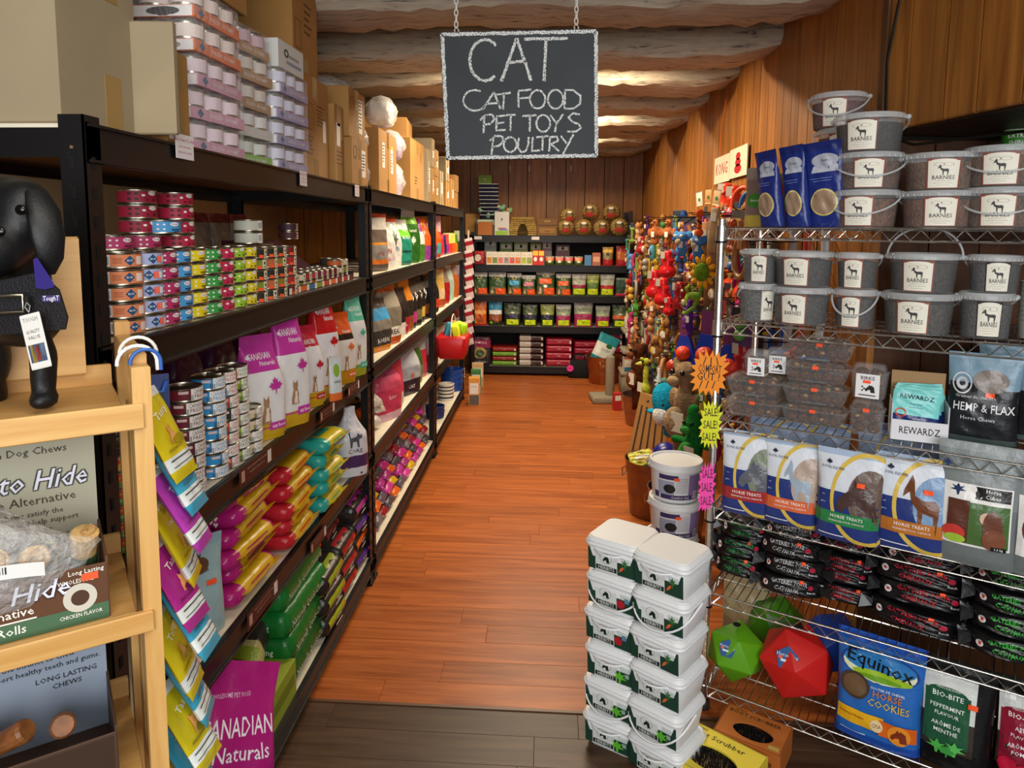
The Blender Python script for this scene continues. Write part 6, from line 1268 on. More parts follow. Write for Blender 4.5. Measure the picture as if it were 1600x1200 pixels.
# third shelf: clamshell boxes of cookies
@memo
def clam(w, d, h, n, lab=0, seed=0):
    q = MB(); q.rbox((0, 0, 0), (w*.84, d*.84, h*.72), .012, taper=1.14, seg=3)
    l = MB(); l.rbox((0, 0, h*.70), (w*1.0, d*1.0, h*.10), .014, seg=3); l.rbox((0, 0, h*.79), (w*.86, d*.86, h*.20), .012, seg=3, taper=.95)
    parts = []
    r_ = random.Random(seed); ck = MB(); nz = max(1, n//4)
    CK = mat('oat_cookie', '5a3418', .85, var=.8, vscale=160, bump=1.0, bscale=180); NUT = mat('nut', '94744a', .6)
    cx = max(2, int(w/.038)); cy = max(1, int(d/.04)); czn = max(1, int(h/.034))
    cookies = []
    for i in range(cx):
        for j in range(cy):
            for k in range(czn):
                c = MB(); c.ball((0, 0, 0), .0185, 10, k=6, sc=(1, 1, .8)); a = r_.random()*6
                (r_.random() < .4) and c.ball((.006*math.cos(a), -.013, .006*math.sin(a)+.003), .007, 7, 1, k=5, sc=(1.2, .6, .8))
                me = c.mesh('cookie', [CK, NUT], 60)
                for v_ in me.vertices: v_.co += V((-w*.40+w*.80*(i+.5)/cx, -d*.38+d*.76*(j+.5)/cy, h*.05+.016+k*.030))
                parts.append(('cookie', me, []))
    CL = mat('clam_clear', 'f0f2f2', .06, alpha=.09, spec=.6, bump=.2, bscale=20)
    parts += [('clear_base', q.mesh('clear_base', CL, 50), []), ('clear_lid', l.mesh('clear_lid', CL, 50), [])]
    if lab:
        p = MB(); f = lambda a, b: V((a, -d*.475-.004-.0003*b, b)); z = h*.40
        p.drect(f, 0, z, w*.62, h*.66, 0, 1, 1); f2 = lambda a, b: V((a, -d*.475-.0055, b)); p.dtext(f2, 'BIRKE', 0, z+h*.22, h*.14, 1, maxw=w*.5); p.drect(lambda a, b: f2(a, b)+V((0, -.0004, 0)), -.002, z+h*.12, w*.2, h*.08, 2, 1, 1)
        p.dpoly(f2, [(w*.07+a*w*.26, z-h*.06+b*h*.22) for a, b in SHAPES['horse_head']], 3); [p.doval(f2, -w*.13+w*.05*(k % 2), z-h*.02-k*h*.05, w*.05, h*.05, 3, 8) for k in range(3)]; p.drect(f2, 0, z-h*.25, w*.44, h*.03, 1, 1, 1)
        parts.append(('paper_label', p.mesh('paper_label', [K('e8e8e6'), K('4a3c4c'), ORANGE, K('1c1c1c')]), []))
    else:
        p = MB(); f = lambda a, b: V((a, -d*.5-.0008, b)); p.drect(f, 0, h*.74, .018, .011, 0, 1, 1); parts.append(('price_sticker', p.mesh('price_sticker', ORANGE), []))
        p = MB(); p.drect(lambda a, b: V((a, b, h+.0006)), .0, 0, w*.34, d*.4, 0, 1, 1); parts.append(('top_label', p.mesh('top_label', K('d8d6d0')), []))
    return ('cookie_box', 'box', parts)
z3 = ZW[2]+.003
for (px, py, wp, hp, n, d, dz, lab, lb) in (
 (1176, 656, 88, 33, 2, .10, .135, 0, 'small clear box of oat cookies at the left of third wire shelf'),
 (1270, 668, 100, 34, 3, .10, .135, 0, 'long clear box of oat cookies in the central stack'),
 (1354, 676, 52, 56, 1, .06, .06, 0, 'tall clear cup of cookies under the labelled one')):
    p = onR(px, py-6, .075); s_ = dep(p); w_ = round(wp*s_*.98, 3); h_ = round(hp*s_, 3)
    for i in range(n): put(clam(w_, d, h_, 4, lab, i), lb+(', '+lev(i, n) if n > 1 else ''), (p.x+RD.x*(dz-.075)*.5, p.y+RD.y*(dz-.075)*.5, z3+i*(h_+.001)), RZ+rad(RN.uniform(-3, 3)), 'clear boxes of oat cookies')
    if px == 1354: put(clam(round(w_*1.05, 3), d, h_, 4, 1, 5), 'clear cup of dark treats with a white horse label, right side', (p.x, p.y, z3+h_+.001), RZ+rad(-3))
    if px == 1176:
        put(clam(.085, .07, .088, 4, 1, 6), 'clear cup of dark treats with a white horse label, left side', (p.x+.008, p.y-.004, z3+2*(h_+.001)), RZ+rad(5))
        put(clam(.085, .07, .088, 4, 1, 7), 'clear cup with horse label, behind the left labelled cup', (p.x+.055+RD.x*.07, p.y-.02+RD.y*.07, z3+2*(h_+.001)+.0), RZ+rad(5))
        put(pbox(.09, .08, 2*h_, '4a3826', ()), 'brown box hidden under the rear labelled cup', (p.x+.055+RD.x*.085, p.y-.02+RD.y*.085, z3), RZ)
    if px == 1270: put(clam(w_, d, h_, 4, 0, 8), 'long clear box of oat cookies lying behind on top of the central stack', (p.x+RD.x*.05+RU.x*.008, p.y+RD.y*.05, z3+3*(h_+.001)), RZ)
# REWARDZ counter box with pouches
p = wr_at(1430, 690, ZW[2]); s_ = dep(p); bx = ob('counter_box', None, loc=(p.x+RD.x*.05, p.y+RD.y*.05, z3), rot=(0, 0, RZ+rad(8)), label='white counter box with black lettering and turquoise packets inside', cat='box')
bw, bd, bh = .145, .12, .062
for nm, c, dd, m in (('front_panel', (0, -bd/2, bh/2), (bw, .003, bh), 'dcdce0'), ('side_panel', (-bw/2, 0, bh*.9), (.003, bd, bh*1.8), 'd0d0d4'), ('side_panel', (bw/2, 0, bh*.9), (.003, bd, bh*1.8), 'c8c8cc'), ('back_panel', (0, bd/2, .095), (bw, .003, .19), 'a07c50'), ('base', (0, 0, .003), (bw, bd, .003), 'c8c8cc')):
    ob(nm, chamf(dd[0], dd[1], dd[2], .0006).mesh(nm, K(m)), bx, c)
q = MB(); f = lambda a, b: V((a, -bd/2-.002, b)); q.dtext(f, 'REWARDZ', 0, bh*.5, .030, 0, maxw=.105); ob('lettering', q.mesh('lettering', K('17171a')), bx)
for k in range(4):
    o = V((.012*k-.015, -.035+.022*k, 0)); w0 = Matrix.Rotation(RZ+rad(8), 3, 'Z') @ o
    put(bag(.125, .125, .018, 'pillow', ((0, '1c2c6c'), (.30, '1c2c6c'), (.34, '7cd0cc'), (.95, '86d6d2')), (('t', '101418', 0, .78, .8, .15, 'REWARDZ'), ('t', '2c6c80', 0, .62, .6, .05, 'freeze dried'), ('t', '2c6c80', 0, .54, .6, .05, 'chicken breast'), ('o', 'd8482c', -.3, .38, .24, .22, .75), ('t', 'd8e0f0', .1, .28, .6, .05, 'training treats'), ('t', 'd8e0f0', .1, .18, .6, .05, 'ultra premium')), seed=k, wr=.02), 'turquoise treat packet in the counter box, %s from the front' % ORD[k], (bx.location.x+w0.x, bx.location.y+w0.y, z3+.028+.004*k), rot=(rad(-9-3*k), rad(4-3*k), RZ+rad(8+2*k)), group='turquoise treat packets')
# pouches on the third shelf
def pouch(px, py, wp, hp, z, bands, deco, label, rz=0, d=.06, dd=.05, wr=.014, seed=0, k_=1.0):
    p = onZ(px, py, z); s_ = dep(p)
    return put(bag(round(wp*s_*k_, 3), round(hp*s_, 3), d, 'stand', bands, deco, seed=seed, wr=wr), label, (p.x+RD.x*dd*.6, p.y+RD.y*dd*.6, z+.003), RZ+rad(rz))
HF = ((0, '4a5a58'), (.06, '202226'), (.60, '202226'), (.61, '7c9cb0'), (.93, '8cacc0'))
hfd = (('r', '202226', -.22, .62, .5, .1), ('o', '8a8078', .1, .70, .5, .26), ('o', 'd8dce0', -.3, .66, .28, .24, .86), ('o', 'c8ccd0', -.3, .66, .17, .14, .5), ('t', 'e8eaec', .02, .40, .86, .13, 'HEMP & FLAX'), ('t', 'c8ccd0', -.05, .28, .5, .06, 'Horse Chews'), ('t', 'c8ccd0', -.1, .52, .6, .05, 'Graines de chanvre'), ('r', 'ff5a2c', .1, .55, .13, .05))
pouch(1530, 694, 96, 140, ZW[2], HF, hfd, 'blue-topped black hemp and flax pouch at the front of the shelf', -2, .07, .04)
pouch(1575, 684, 90, 140, ZW[2], HF, (('t', 'e8eaec', .02, .42, .8, .13, 'FLAX'),), 'second black flax pouch just behind and right of the front one', 3, .06, .17)
pouch(1640, 700, 90, 130, ZW[2], HF, (('t', 'e8eaec', -.2, .46, .6, .13, 'FLAX'),), 'black flax pouch cut by the right edge of the frame', 0, .06, .10)
for k, (px, py, wp) in enumerate(((1435, 648, 110), (1470, 645, 90), (1400, 650, 90))):
    pouch(px, py, wp, 125, ZW[2], ((0, '3c4c5c'), (.3, '4c6478'), (.9, '6c8ca4')), (), 'empty looking frosted blue pouch behind the counter box, %s' % ('centre', 'right', 'left')[k], -4+4*k, .03, .30 if k else .26, seed=k)
# fourth shelf: horse treats
def ht(c, c2, cn_): return (('p', 'c8ccd4', .12, .60, .2, .2, 'leaf'),)[:0]+(('o', 'd8b850', .30, .50, 1.12, 1.02, .90), ('o', cn_, .34, .52, .66, .62),
    ('p', c2, .14, .52, .52, .8, 'horse' if cn_ != '7a8470' else 'horse_head'), ('r', c, .0, .26, .97, .14), ('t', 'f0ece4', .02, .285, .84, .05, 'HORSE TREATS'), ('t', 'f0e4dc', .02, .235, .8, .028, 'FRIANDISES POUR CHEVAUX'), ('p', '20283c', -.30, .86, .10, .10, 'leaf'), ('t', '5c6478', -.24, .80, .34, .04, 'ROYAL EQUINE'), ('t', 'c0c8e0', -.36, .50, .1, .03, 'no'), ('t', 'c0c8e0', -.36, .42, .1, .03, 'gmo'), ('r', 'e8e8f0', -.2, .07, .4, .01))
HB = lambda n: ((0, '2c3c7c'), (.08, '283878'), (.55, 'd4dae2'), (.58, 'd8dee6'), (.93, 'a8bcd4'))
for k, (px, py, wp, hp, c, hc, bc, nm, rz) in enumerate(((1163, 806, 78, 130, 'a02c2c', '5c6068', '7a8470', 'red banded', 4), (1232, 822, 84, 132, 'd8683c', '9cacbc', 'b09c8c', 'orange banded, grey horse', 0), (1320, 848, 92, 142, '2c8048', '4a3430', '6c5a50', 'green banded, brown horse head', -4), (1420, 862, 104, 148, 'b8702c', '6c3c20', '7c9cc0', 'ochre banded, bay horse', -2))):
    dd = ht(c, hc, bc)
    if k in (0, 2): dd = tuple((x[0], x[1], .16, .50, .62, .62, 'horse_head') if x[0] == 'p' and x[-1] in ('horse', 'horse_head') else x for x in dd)
    pouch(px, py, wp, hp, ZW[3], HB(k), dd+((('r', 'ff5a2c', .2, .66, .12, .05),) if k > 1 else ()), 'horse treat pouch, %s' % nm, rz, .085, .05, seed=k, wr=.006, k_=1.04)
for k, (px, py, wp, hp) in enumerate(((1200, 790, 90, 128), (1260, 795, 100, 128), (1370, 822, 80, 138), (1420, 820, 110, 140))):
    pouch(px, py, wp, hp, ZW[3], ((0, '2c3c7c'), (.3, '2c8048' if k == 2 else '283878'), (.36, '9cb0cc'), (.9, '88a0c4')), (('o', 'd8b850', .25, .6, .9, .8, .92),), 'horse treat pouch in the second row of the wire shelf, %s from left' % ORD[k], 3-3*k, .06, .20, seed=k)
GC = ((0, '6c7474'), (.5, '7c8484'), (.93, '8c9494'))
e = pouch(1520, 884, 112, 190, ZW[3], GC, (('r', 'e6e4e0', .0, .42, .82, .50), ('r', '1c1c1c', .18, .61, .42, .10), ('t', 'f0f0ec', .18, .635, .34, .042, 'Horse'), ('t', 'f0f0ec', .18, .59, .34, .042, 'Cubes'), ('p', '24345c', -.24, .62, .2, .16, 'plant'), ('r', '4a6a38', .06, .36, .66, .34), ('r', '5a3226', -.22, .37, .26, .34), ('o', 'c84038', -.26, .27, .28, .12), ('o', '9cc040', -.24, .22, .26, .07), ('o', 'd8b49c', .12, .42, .16, .10), ('o', '6a4030', .20, .36, .24, .26), ('o', '7c4a34', .22, .26, .28, .18), ('r', '1c1c1c', .28, .19, .18, .035), ('t', 'e8e8e8', .28, .19, .12, .026, '1.6 kg'), ('p', '2c3c6c', -.38, .82, .14, .12, 'plant')), 'grey translucent pouch of horse cubes with a photo label', -2, .10, .05, seed=5, wr=.006)
pouch(1625, 905, 90, 190, ZW[3], GC, (('p', '24406c', -.3, .82, .2, .16, 'plant'), ('r', 'e6e4e0', .0, .42, .82, .50), ('o', '6a3a2c', -.1, .4, .5, .3)), 'grey translucent pouch cut by the right edge of the frame', 4, .10, .05, seed=6)
put(bag(.12, .17, .05, 'stand', ((0, '5c6464'), (.9, '747c7c')), (), seed=7), 'grey translucent pouch behind the Horse Cubes pouch', (onZ(1500, 850, ZW[3]).x+.05, onZ(1500, 850, ZW[3]).y+.14, ZW[3]+.003), RZ)
# fifth shelf: black crackling bags
def blackbag(tc, txt, w_, h_, t_):
    pr_ = bag(w_, t_, h_, 'pillow', ((0, '101012'), (.94, '19191b')), (('t', tc, .0, .68, .56, .27, txt[2]), ('t', tc, -.04, .36, .38, .27, txt[3]), ('o', 'e8e4e4', -.37, .50, .08, .28), ('r', 'c8402c', -.37, .50, .03, .12), ('o', 'b02840', .33, .58, .08, .2), ('t', 'e8e8e8', .34, .36, .14, .14, 'Ranch'), ('r', 'ff5a2c', .20, .80, .06, .13)), wr=.06, mk='glossy', seed=int(w_*1000) % 7)
    q = MB()
    for s_ in (-1, 1):
        q.skin([[V((s_*(w_*.46+.034*j), -h_*.30+h_*.5*k/8*(1+.5*j)-.02*j, t_*(.5+(.12+.16*j)*(1 if k % 2 else -1)))) for k in range(9)] for j in (0, 1)], 0, (0, 0), closed=False)
    return ('treat_bag', 'bag', pr_[2]+[('end_crimps', q.mesh('end_crimps', G('19191b')), [])])
TX1 = ('TREATS FOR', 'HORSES', 'GATERIES POUR', 'CHEVAUX')
for (px, py, wp, n, th, tc, nm) in ((1150, 922, 80, 3, 34, '2c8a44', 'green lettered'), (1228, 952, 96, 4, 31, 'd0d0d0', 'white lettered'), (1312, 964, 92, 4, 29, 'd02838', 'red lettered'), (1432, 1005, 132, 5, 34, 'd02838', 'large red lettered'), (1572, 1050, 116, 4, 38, '3cc83c', 'bright green lettered')):
    p = onZ(px, py-8, ZW[4]); s_ = dep(p); w_ = round(wp*s_*.98, 3); t_ = round(th*s_, 3)
    for i in range(n):
        c0 = V((p.x, p.y, 0))+RD*.01+RU*RN.uniform(-.012, .012)
        put(blackbag(tc, TX1, w_, .17, round(t_*1.12, 3)), '%s black horse treat bag, %s of its pile' % (nm, lev(i, n)), (c0.x+RD.x*.075, c0.y+RD.y*.075, ZW[4]+.004+t_*i), rot=(rad(RN.uniform(-16, -1)), RN.uniform(-.06, .06), RZ+RN.uniform(-.14, .14)), group='black crackling horse treat bags')
# bottom shelf: faceted balls
def ico(r, hole=True):
    ph = (1+5**.5)/2; vs = []
    for a, b in ((-1, ph), (1, ph), (-1, -ph), (1, -ph)): vs.append(V((a, b, 0)))
    for a, b in ((-1, ph), (1, ph), (-1, -ph), (1, -ph)): vs.append(V((0, a, b)))
    for a, b in ((ph, -1), (ph, 1), (-ph, -1), (-ph, 1)): vs.append(V((a, 0, b)))
    fs = [(0, 11, 5), (0, 5, 1), (0, 1, 7), (0, 7, 10), (0, 10, 11), (1, 5, 9), (5, 11, 4), (11, 10, 2), (10, 7, 6), (7, 1, 8), (3, 9, 4), (3, 4, 2), (3, 2, 6), (3, 6, 8), (3, 8, 9), (4, 9, 5), (2, 4, 11), (6, 2, 10), (8, 6, 7), (9, 8, 1)]
    import bmesh
    me = bpy.data.meshes.new('ball_body'); me.from_pydata([v_.normalized()*r for v_ in vs], [], fs)
    b = bmesh.new(); b.from_mesh(me); bmesh.ops.bevel(b, geom=b.edges[:]+b.verts[:], offset=r*.035, segments=2, affect='EDGES', profile=.6); b.to_mesh(me); b.free(); me.polygons.foreach_set('use_smooth', [True]*len(me.polygons)); me.set_sharp_from_angle(angle=rad(26)); return me
IC = ico(1.0)
zB = ZW[5]+.004
def jball(px, py, rp, c, label, rot, dd, st=1):
    p = onR(px, py, dd); r = rp*dep(p)
    me = IC.copy(); me.materials.clear(); me.materials.append(mat('rubber_'+c, c, .42, bump=.05, bscale=200)); me.transform(Matrix.Scale(r, 4))
    e = ob('faceted_ball', None, loc=(p.x, p.y, zB+r*.93), rot=(0, 0, RZ), label=label, cat='ball'); ob('ball_body', me, e, rot=rot)
    if st:
        q = MB(); n_ = V((-.12, -.86, .48)).normalized(); a = V((1, 0, 0)); a = (a-n_*a.dot(n_)).normalized(); b_ = n_.cross(a)*-1
        if b_.z < 0: b_ = -b_
        f = lambda x, y, o=0: n_*(r*.815+o)+a*x+b_*y
        q.dpoly(lambda x, y: f(x, y, .001), [(r*.30*math.cos(t), r*.30*math.sin(t)) for t in [PI/2+2*PI*i/5 for i in range(5)]], 0); q.dtext(lambda x, y: f(x, y, .002), 'Jolly'[:0] or 'Horse Toy', 0, .07*r, r*.12, 1); q.drect(lambda x, y: f(x, y, .002), -.02*r, -.06*r, r*.26, r*.06, 1, 1, 1); q.drect(lambda x, y: f(x, y, .0025), -.16*r, 0, r*.1, r*.06, 2, 1, 1)
        ob('sticker', q.mesh('sticker', [K('2c5c94'), K('d8e4ee'), ORANGE]), e)
        q = MB(); q.lathe([(r*.13, 0), (r*.11, -.004), (.002, -.006)], 14); ob('filling_hole', q.mesh('filling_hole', mat('dark_gap')), e, (0, -.05*r, r*.96))
    return e
jball(1150, 1018, 47, '5a9c14', 'bright green faceted rubber ball with blue pentagon sticker', (rad(12), rad(6), rad(14)), .10)
jball(1243, 1056, 60, 'c8201c', 'red faceted rubber ball with blue pentagon sticker', (rad(-12), rad(-8), rad(-22)), .12)
jball(1212, 985, 46, '3a7a10', 'darker green faceted ball behind the front one, barcode on it', (rad(30), rad(16), rad(50)), .35, 0)
jball(1300, 1010, 50, '163c98', 'royal blue faceted ball partly hidden behind the blue bag', (rad(10), rad(-16), rad(80)), .33, 0)
pouch(1150, 985, 90, 75, ZW[5], ((0, 'a8946c'), (.5, 'b8a47c'), (.9, 'a08c64')), (('t', '4c3c24', .2, .5, .5, .12, 'EQUI'),), 'cream paper sack at the back left of lowest wire shelf', 6, .10, .05, seed=3) if 0 else None
p = onR(1165, 960, .38); put(bag(.18, .30, .10, 'stand', ((0, 'a8946c'), (.5, 'b4a27c')), (('t', '4c3c24', .3, .2, .4, .05, 'NATURAL', .3),), seed=3, wr=.03), 'cream paper sack at the back left of lowest wire shelf', (p.x, p.y, zB), RZ)
e = pouch(1366, 1166, 122, 172, ZW[5], ((0, '1c4ca8'), (.08, '2868b8'), (.9, '1c50b0')), (('o', '24408c', .0, .73, .92, .28, .93), ('o', 'dfe6c0', .0, .72, .86, .25), ('o', '2c78b8', .0, .755, .84, .18), ('o', '9cc02c', .04, .655, .7, .09), ('o', '6ca020', .02, .635, .5, .05), ('t', '101418', .0, .755, .80, .17, 'Equinox', -.12), ('o', '4c3a2c', -.27, .52, .36, .24), ('o', '6c543c', -.27, .52, .29, .19), ('t', 'd87c20', .12, .50, .34, .09, 'HORSE'), ('t', 'e0b838', .14, .42, .48, .09, 'COOKIES'), ('r', 'e8b020', -.18, .235, .55, .14), ('r', 'd8641c', .26, .215, .42, .14), ('t', '8c2c1c', -.28, .25, .3, .035, 'Guaranteed Analysis'), ('o', 'e8d0a0', .02, .22, .15, .11), ('t', '8c4c1c', .02, .22, .11, .05, 'CFIA'), ('o', 'e8902c', .28, .20, .26, .18), ('p', '7c3014', .28, .20, .19, .17, 'horse_head'), ('t', 'e8f0f8', .12, .56, .4, .03, 'GOUTER DE CHEVAL'), ('r', 'b8c8e0', -.25, .1, .3, .008)), 'bright blue horse cookies bag standing on the lowest wire shelf', -3, .085, .05, seed=2, wr=.009)
BB = lambda c: (('r', 'd8dcd8', -.10, .66, .72, .40), ('r', '3a3028', -.10, .34, .72, .30), ('r', c, -.12, .48, .62, .46), ('o', c, -.12, .70, .56, .12), ('t', 'f0f4f0', -.12, .68, .50, .065, 'BIO-BITE'), ('t', 'e0e8e0', -.12, .745, .34, .025, 'TREATS FOR HORSES'))
pouch(1487, 1205, 100, 172, ZW[5], ((0, '0e0f10'), (.93, '161718')), BB('24583c')+(('t', 'e8f0e8', -.12, .58, .48, .05, 'PEPPERMINT'), ('t', 'e8f0e8', -.12, .52, .40, .045, 'FLAVOUR'), ('t', 'e8f0e8', -.12, .43, .40, .05, 'ARÔME DE'), ('t', 'e8f0e8', -.12, .37, .36, .05, 'MENTHE'), ('p', '4cb04c', -.22, .22, .30, .22, 'plant'), ('p', '5cc05c', .02, .24, .32, .24, 'plant'), ('p', '3c9c40', -.08, .20, .26, .2, 'leaf'), ('r', 'ff5a2c', .22, .66, .13, .045)), 'black peppermint treat bag with green label and mint leaves', -3, .09, .05, seed=4, wr=.008)
pouch(1606, 1240, 100, 172, ZW[5], ((0, '0e0f10'), (.93, '161718')), BB('8c1c34')+(('t', 'f0e4e8', -.12, .58, .4, .05, 'APPLE'), ('t', 'f0e4e8', -.12, .51, .46, .045, 'FLAVOUR'), ('t', 'f0e4e8', -.12, .42, .40, .05, 'ARÔME DE'), ('t', 'f0e4e8', -.12, .36, .4, .05, 'POMME'), ('o', 'c01c3c', -.3, .22, .26, .16), ('o', 'b01430', -.06, .19, .3, .17)), 'black apple treat bag with red label at the frame edge', -2, .09, .05, seed=5, wr=.02)
# grey nested cups at the right end of the second shelf
p = onR(1612, 520, .16)
for i in range(9):
    q = MB(); q.lathe([(.030, 0), (.036, .05), (.039, .052), (.036, .053), (.028, .004)], 18); ob('cup', q.mesh('cup', PL('8c8c88'), 40), None, (p.x, p.y, ZW[1]+.004+i*.0135), label='grey nested cup at the right end, %s' % lev(i, 9), cat='cup', group='grey nested cups')
# ================================================================ WHITE PAILS BY THE RACK
@memo
def spail(w, h, kind, handle):
    b = MB(); b.rbox((0, 0, 0), (w*.86, w*.86, h*.84), .022, taper=1.12, seg=4)
    l = MB(); l.rbox((0, 0, h*.765), (w*1.03, w*1.03, h*.09), .028, seg=4); l.rbox((0, 0, h*.855), (w*1.0, w*1.0, h*.12), .028, seg=4, taper=.97); l.rbox((0, 0, h*.97), (w*.90, w*.90, h*.035), .024, seg=4)
    parts = [('pail_body', b.mesh('pail_body', WHITEP, 45), []), ('lid', l.mesh('lid', WHITEP, 45), [])]
    fw = w*.90; f = lambda x, y, o=0: V((x, -w*.43-.0012-(y/h)*w*.05-o, y)); f1 = lambda x, y: f(x, y, .0006); f2 = lambda x, y: f(x, y, .0011)
    p = MB(); z = h*.40
    z = h*.415; p.drect(f, 0, z, w*.86, h*.60, 0, 2, 2); p.drect(f1, -w*.09, z, w*.40, h*.60, 1, 2, 2); p.drect(f2, -w*.09, z-h*.20, w*.38, h*.13, 3, 1, 1)
    f3 = lambda x, y: f(x, y, .0016)
    p.dtext(f3, 'HERBITS', -w*.09, z-h*.20, h*.13, 1, maxw=w*.34); p.doval(f2, -w*.10, z+h*.08, w*.22, h*.3, 4, 18, hole=.93); p.dpoly(f3, [(-w*.09+a*w*.12, z+h*.06+b_*h*.2) for a, b_ in SHAPES['horse_head']], 3)
    if kind == 'carrot': p.dpoly(f3, [(w*.14, z-h*.2), (w*.20, z-h*.14), (w*.235, z-h*.05), (w*.215, z-h*.02), (w*.17, z-h*.08)], 5); p.dpoly(f3, [(w*.25+a*w*.14, z+h*.06+b_*h*.3) for a, b_ in SHAPES['plant']], 6)
    if kind == 'apple': p.doval(f3, w*.19, z-h*.08, w*.15, h*.24, 7, 16); p.drect(f3, w*.30, z+h*.06, w*.08, h*.14, 8, 1, 1)
    if kind == 'mint': p.dpoly(f3, [(w*.17+a*w*.26, z-h*.1+b_*h*.40) for a, b_ in SHAPES['plant']], 9); p.drect(f3, w*.30, z-h*.02, w*.07, h*.12, 10, 1, 1)
    for k in range(4): p.drect(f3, w*.27, z+h*(.2-.035*k), w*.18, h*.012, 10, 1, 1)
    parts.append(('printed_label', p.mesh('printed_label', [K('173c2c'), K('d8dcd8'), K('173c2c'), K('122218'), K('8c948c'), K('d8642c'), K('3c6c34'), K('b0182c'), K('5c84a8'), K('5cb42c'), K('8ca898')]), []))
    if handle:
        q = MB(); hw = w*.535
        if handle == 1: pts = [(-hw, 0+hw*0, h*.8)]+[(-hw*math.cos(a), -w*.57*math.sin(a)**.55-.004, h*.80-h*.62*math.sin(a)) for a in [PI*i/16 for i in range(1, 16)]]+[(hw, 0, h*.8)]
        else: pts = [(-hw*math.cos(a)-.006, w*.3-w*.9*math.sin(a)*1, h*.78-h*.1*math.sin(a)) for a in [PI*i/12 for i in range(13)]]
        q.tube(pts, .0032, 6, flat=1.0); parts.append(('handle', q.mesh('handle', WHITEP, 60), []))
    return ('treat_pail', 'pail', parts)
def pstack(cx, cy, ztop, w, n, rz, kinds, stem):
    h = ztop/n*1.0
    for i in range(n):
        k = kinds[i]
        put(spail(w, round(h*1.0, 4), k, 1 if i % 3 == 1 else 2), 'white square pail with green %s label, %s of %s' % (k, lev(i, n), stem), (cx+RN.uniform(-.004, .004), cy+RN.uniform(-.004, .004), i*h), rz+RN.uniform(-.05, .05), 'white square treat pails')
# lids seen from above fix the stacks: corner pixels on the lid plane
def lidc(c4, z): q = [onZ(x, y, z) for x, y in c4]; return sum((v_ for v_ in q), V())/4, ((q[0]-q[1]).length+(q[2]-q[3]).length)/2, q
zA = .70; cA, wA, qA = lidc(((921, 836), (985, 857), (1025, 827), (973, 808)), zA)
zB_ = .70; cB, wB, qB = lidc(((995, 862), (1060, 885), (1103, 852), (1042, 829)), zB_)
pz = (qA[1]-qA[0]); rA = math.atan2(pz.y, pz.x)
pstack(cA.x, cA.y, zA, .185, 6, rA+rad(4), ['mint', 'mint', 'mint', 'apple', 'apple', 'carrot'], 'the left stack')
pz = (qB[1]-qB[0]); rB = math.atan2(pz.y, pz.x)
pstack(cB.x, cB.y, zB_, .185, 6, rB+rad(2), ['mint', 'mint', 'carrot', 'carrot', 'carrot', 'carrot'], 'the right stack')
# round white buckets with purple label
@memo
def rpail(r, h):
    b = MB(); b.lathe([(r*.86, 0), (r*.88, .004), (r*.97, h*.84)], 30); l = MB(); l.lathe([(r*1.0, h*.80), (r*1.04, h*.81), (r*1.05, h*.90), (r*1.02, h*.92), (r*1.04, h*.93), (r*1.02, h*1.0), (r*.95, h*1.0), (r*.92, h*.955), (.003, h*.95)], 30)
    p = MB(); f = lambda o: (lambda x, y: (lambda a, rr: V((math.sin(a)*rr, -math.cos(a)*rr, y)))(x/r, r*(.87+.10*y/h/.84)+.001+o))
    z = h*.42; p.drect(f(0), .0, z, r*2.1, h*.66, 0, 14, 2); p.drect(f(.0006), r*.75, z, r*.6, h*.66, 1, 5, 2); p.drect(f(.0006), -r*.95, z-h*.24, r*.25, h*.16, 2, 4, 1); p.drect(f(.0008), -.0*r, z-h*.26, r*1.5, h*.12, 2, 8, 1); p.drect(f(.0007), -.5*r, z-.02*h, r*.7, h*.36, 3, 5, 1)
    p.doval(f(.001), -.35*r, z-h*.04, r*.5, h*.24, 4, 14); p.drect(f(.0008), -.4*r, z+h*.26, r*.8, h*.12, 2, 6, 1); p.dtext(f(.0014), 'Comfort Gut', .1*r, z-h*.26, h*.09, 0, maxw=r*1.0)
    for k in range(9): p.drect(f(.001), .15*r, z+h*(.24-.045*k), r*.5, h*.014, 5, 3, 1)
    p.drect(f(.0012), -.05*r, z+h*.22, r*.22, h*.08, 6, 2, 1); p.drect(f(.0012), .82*r, z-h*.2, r*.24, h*.18, 0, 2, 1)
    for k in range(6): p.drect(f(.0016), .74*r+k*r*.035, z-h*.2, r*.015, h*.14, 4, 1, 1)
    q = MB(); q.tube([(r*1.05*math.cos(a), -r*1.04*math.sin(a), h*.86-h*.40*math.sin(a)) for a in [PI*i/16 for i in range(17)]][:6] + [], .004, 6) if 0 else q.tube([(r*1.06*math.cos(a), r*.5*math.sin(a), h*.84-h*.3*math.sin(a)) for a in [-PI*.0+PI*i/14 for i in range(15)]], .0035, 6)
    return ('round_bucket', 'bucket', [('bucket_body', b.mesh('bucket_body', WHITEP, 50), []), ('lid', l.mesh('lid', WHITEP, 50), []), ('printed_label', p.mesh('printed_label', [K('dcdce0'), K('8c74a8'), K('3c2c5c'), K('98a0b4'), K('1c1c1c'), K('9c98a8'), ORANGE]), []), ('handle', q.mesh('handle', WHITEP, 60), [])])
zt = .76; c_ = onZ(1058, 716, zt); n = 5
for i in range(n): put(rpail(.100, zt/n), 'round white bucket with purple label, %s of the stack' % lev(i, n), (c_.x+.006*(i % 2)-.004*(n-i), c_.y, i*zt/n), rad(-4+5*(i % 2)), 'round white buckets')
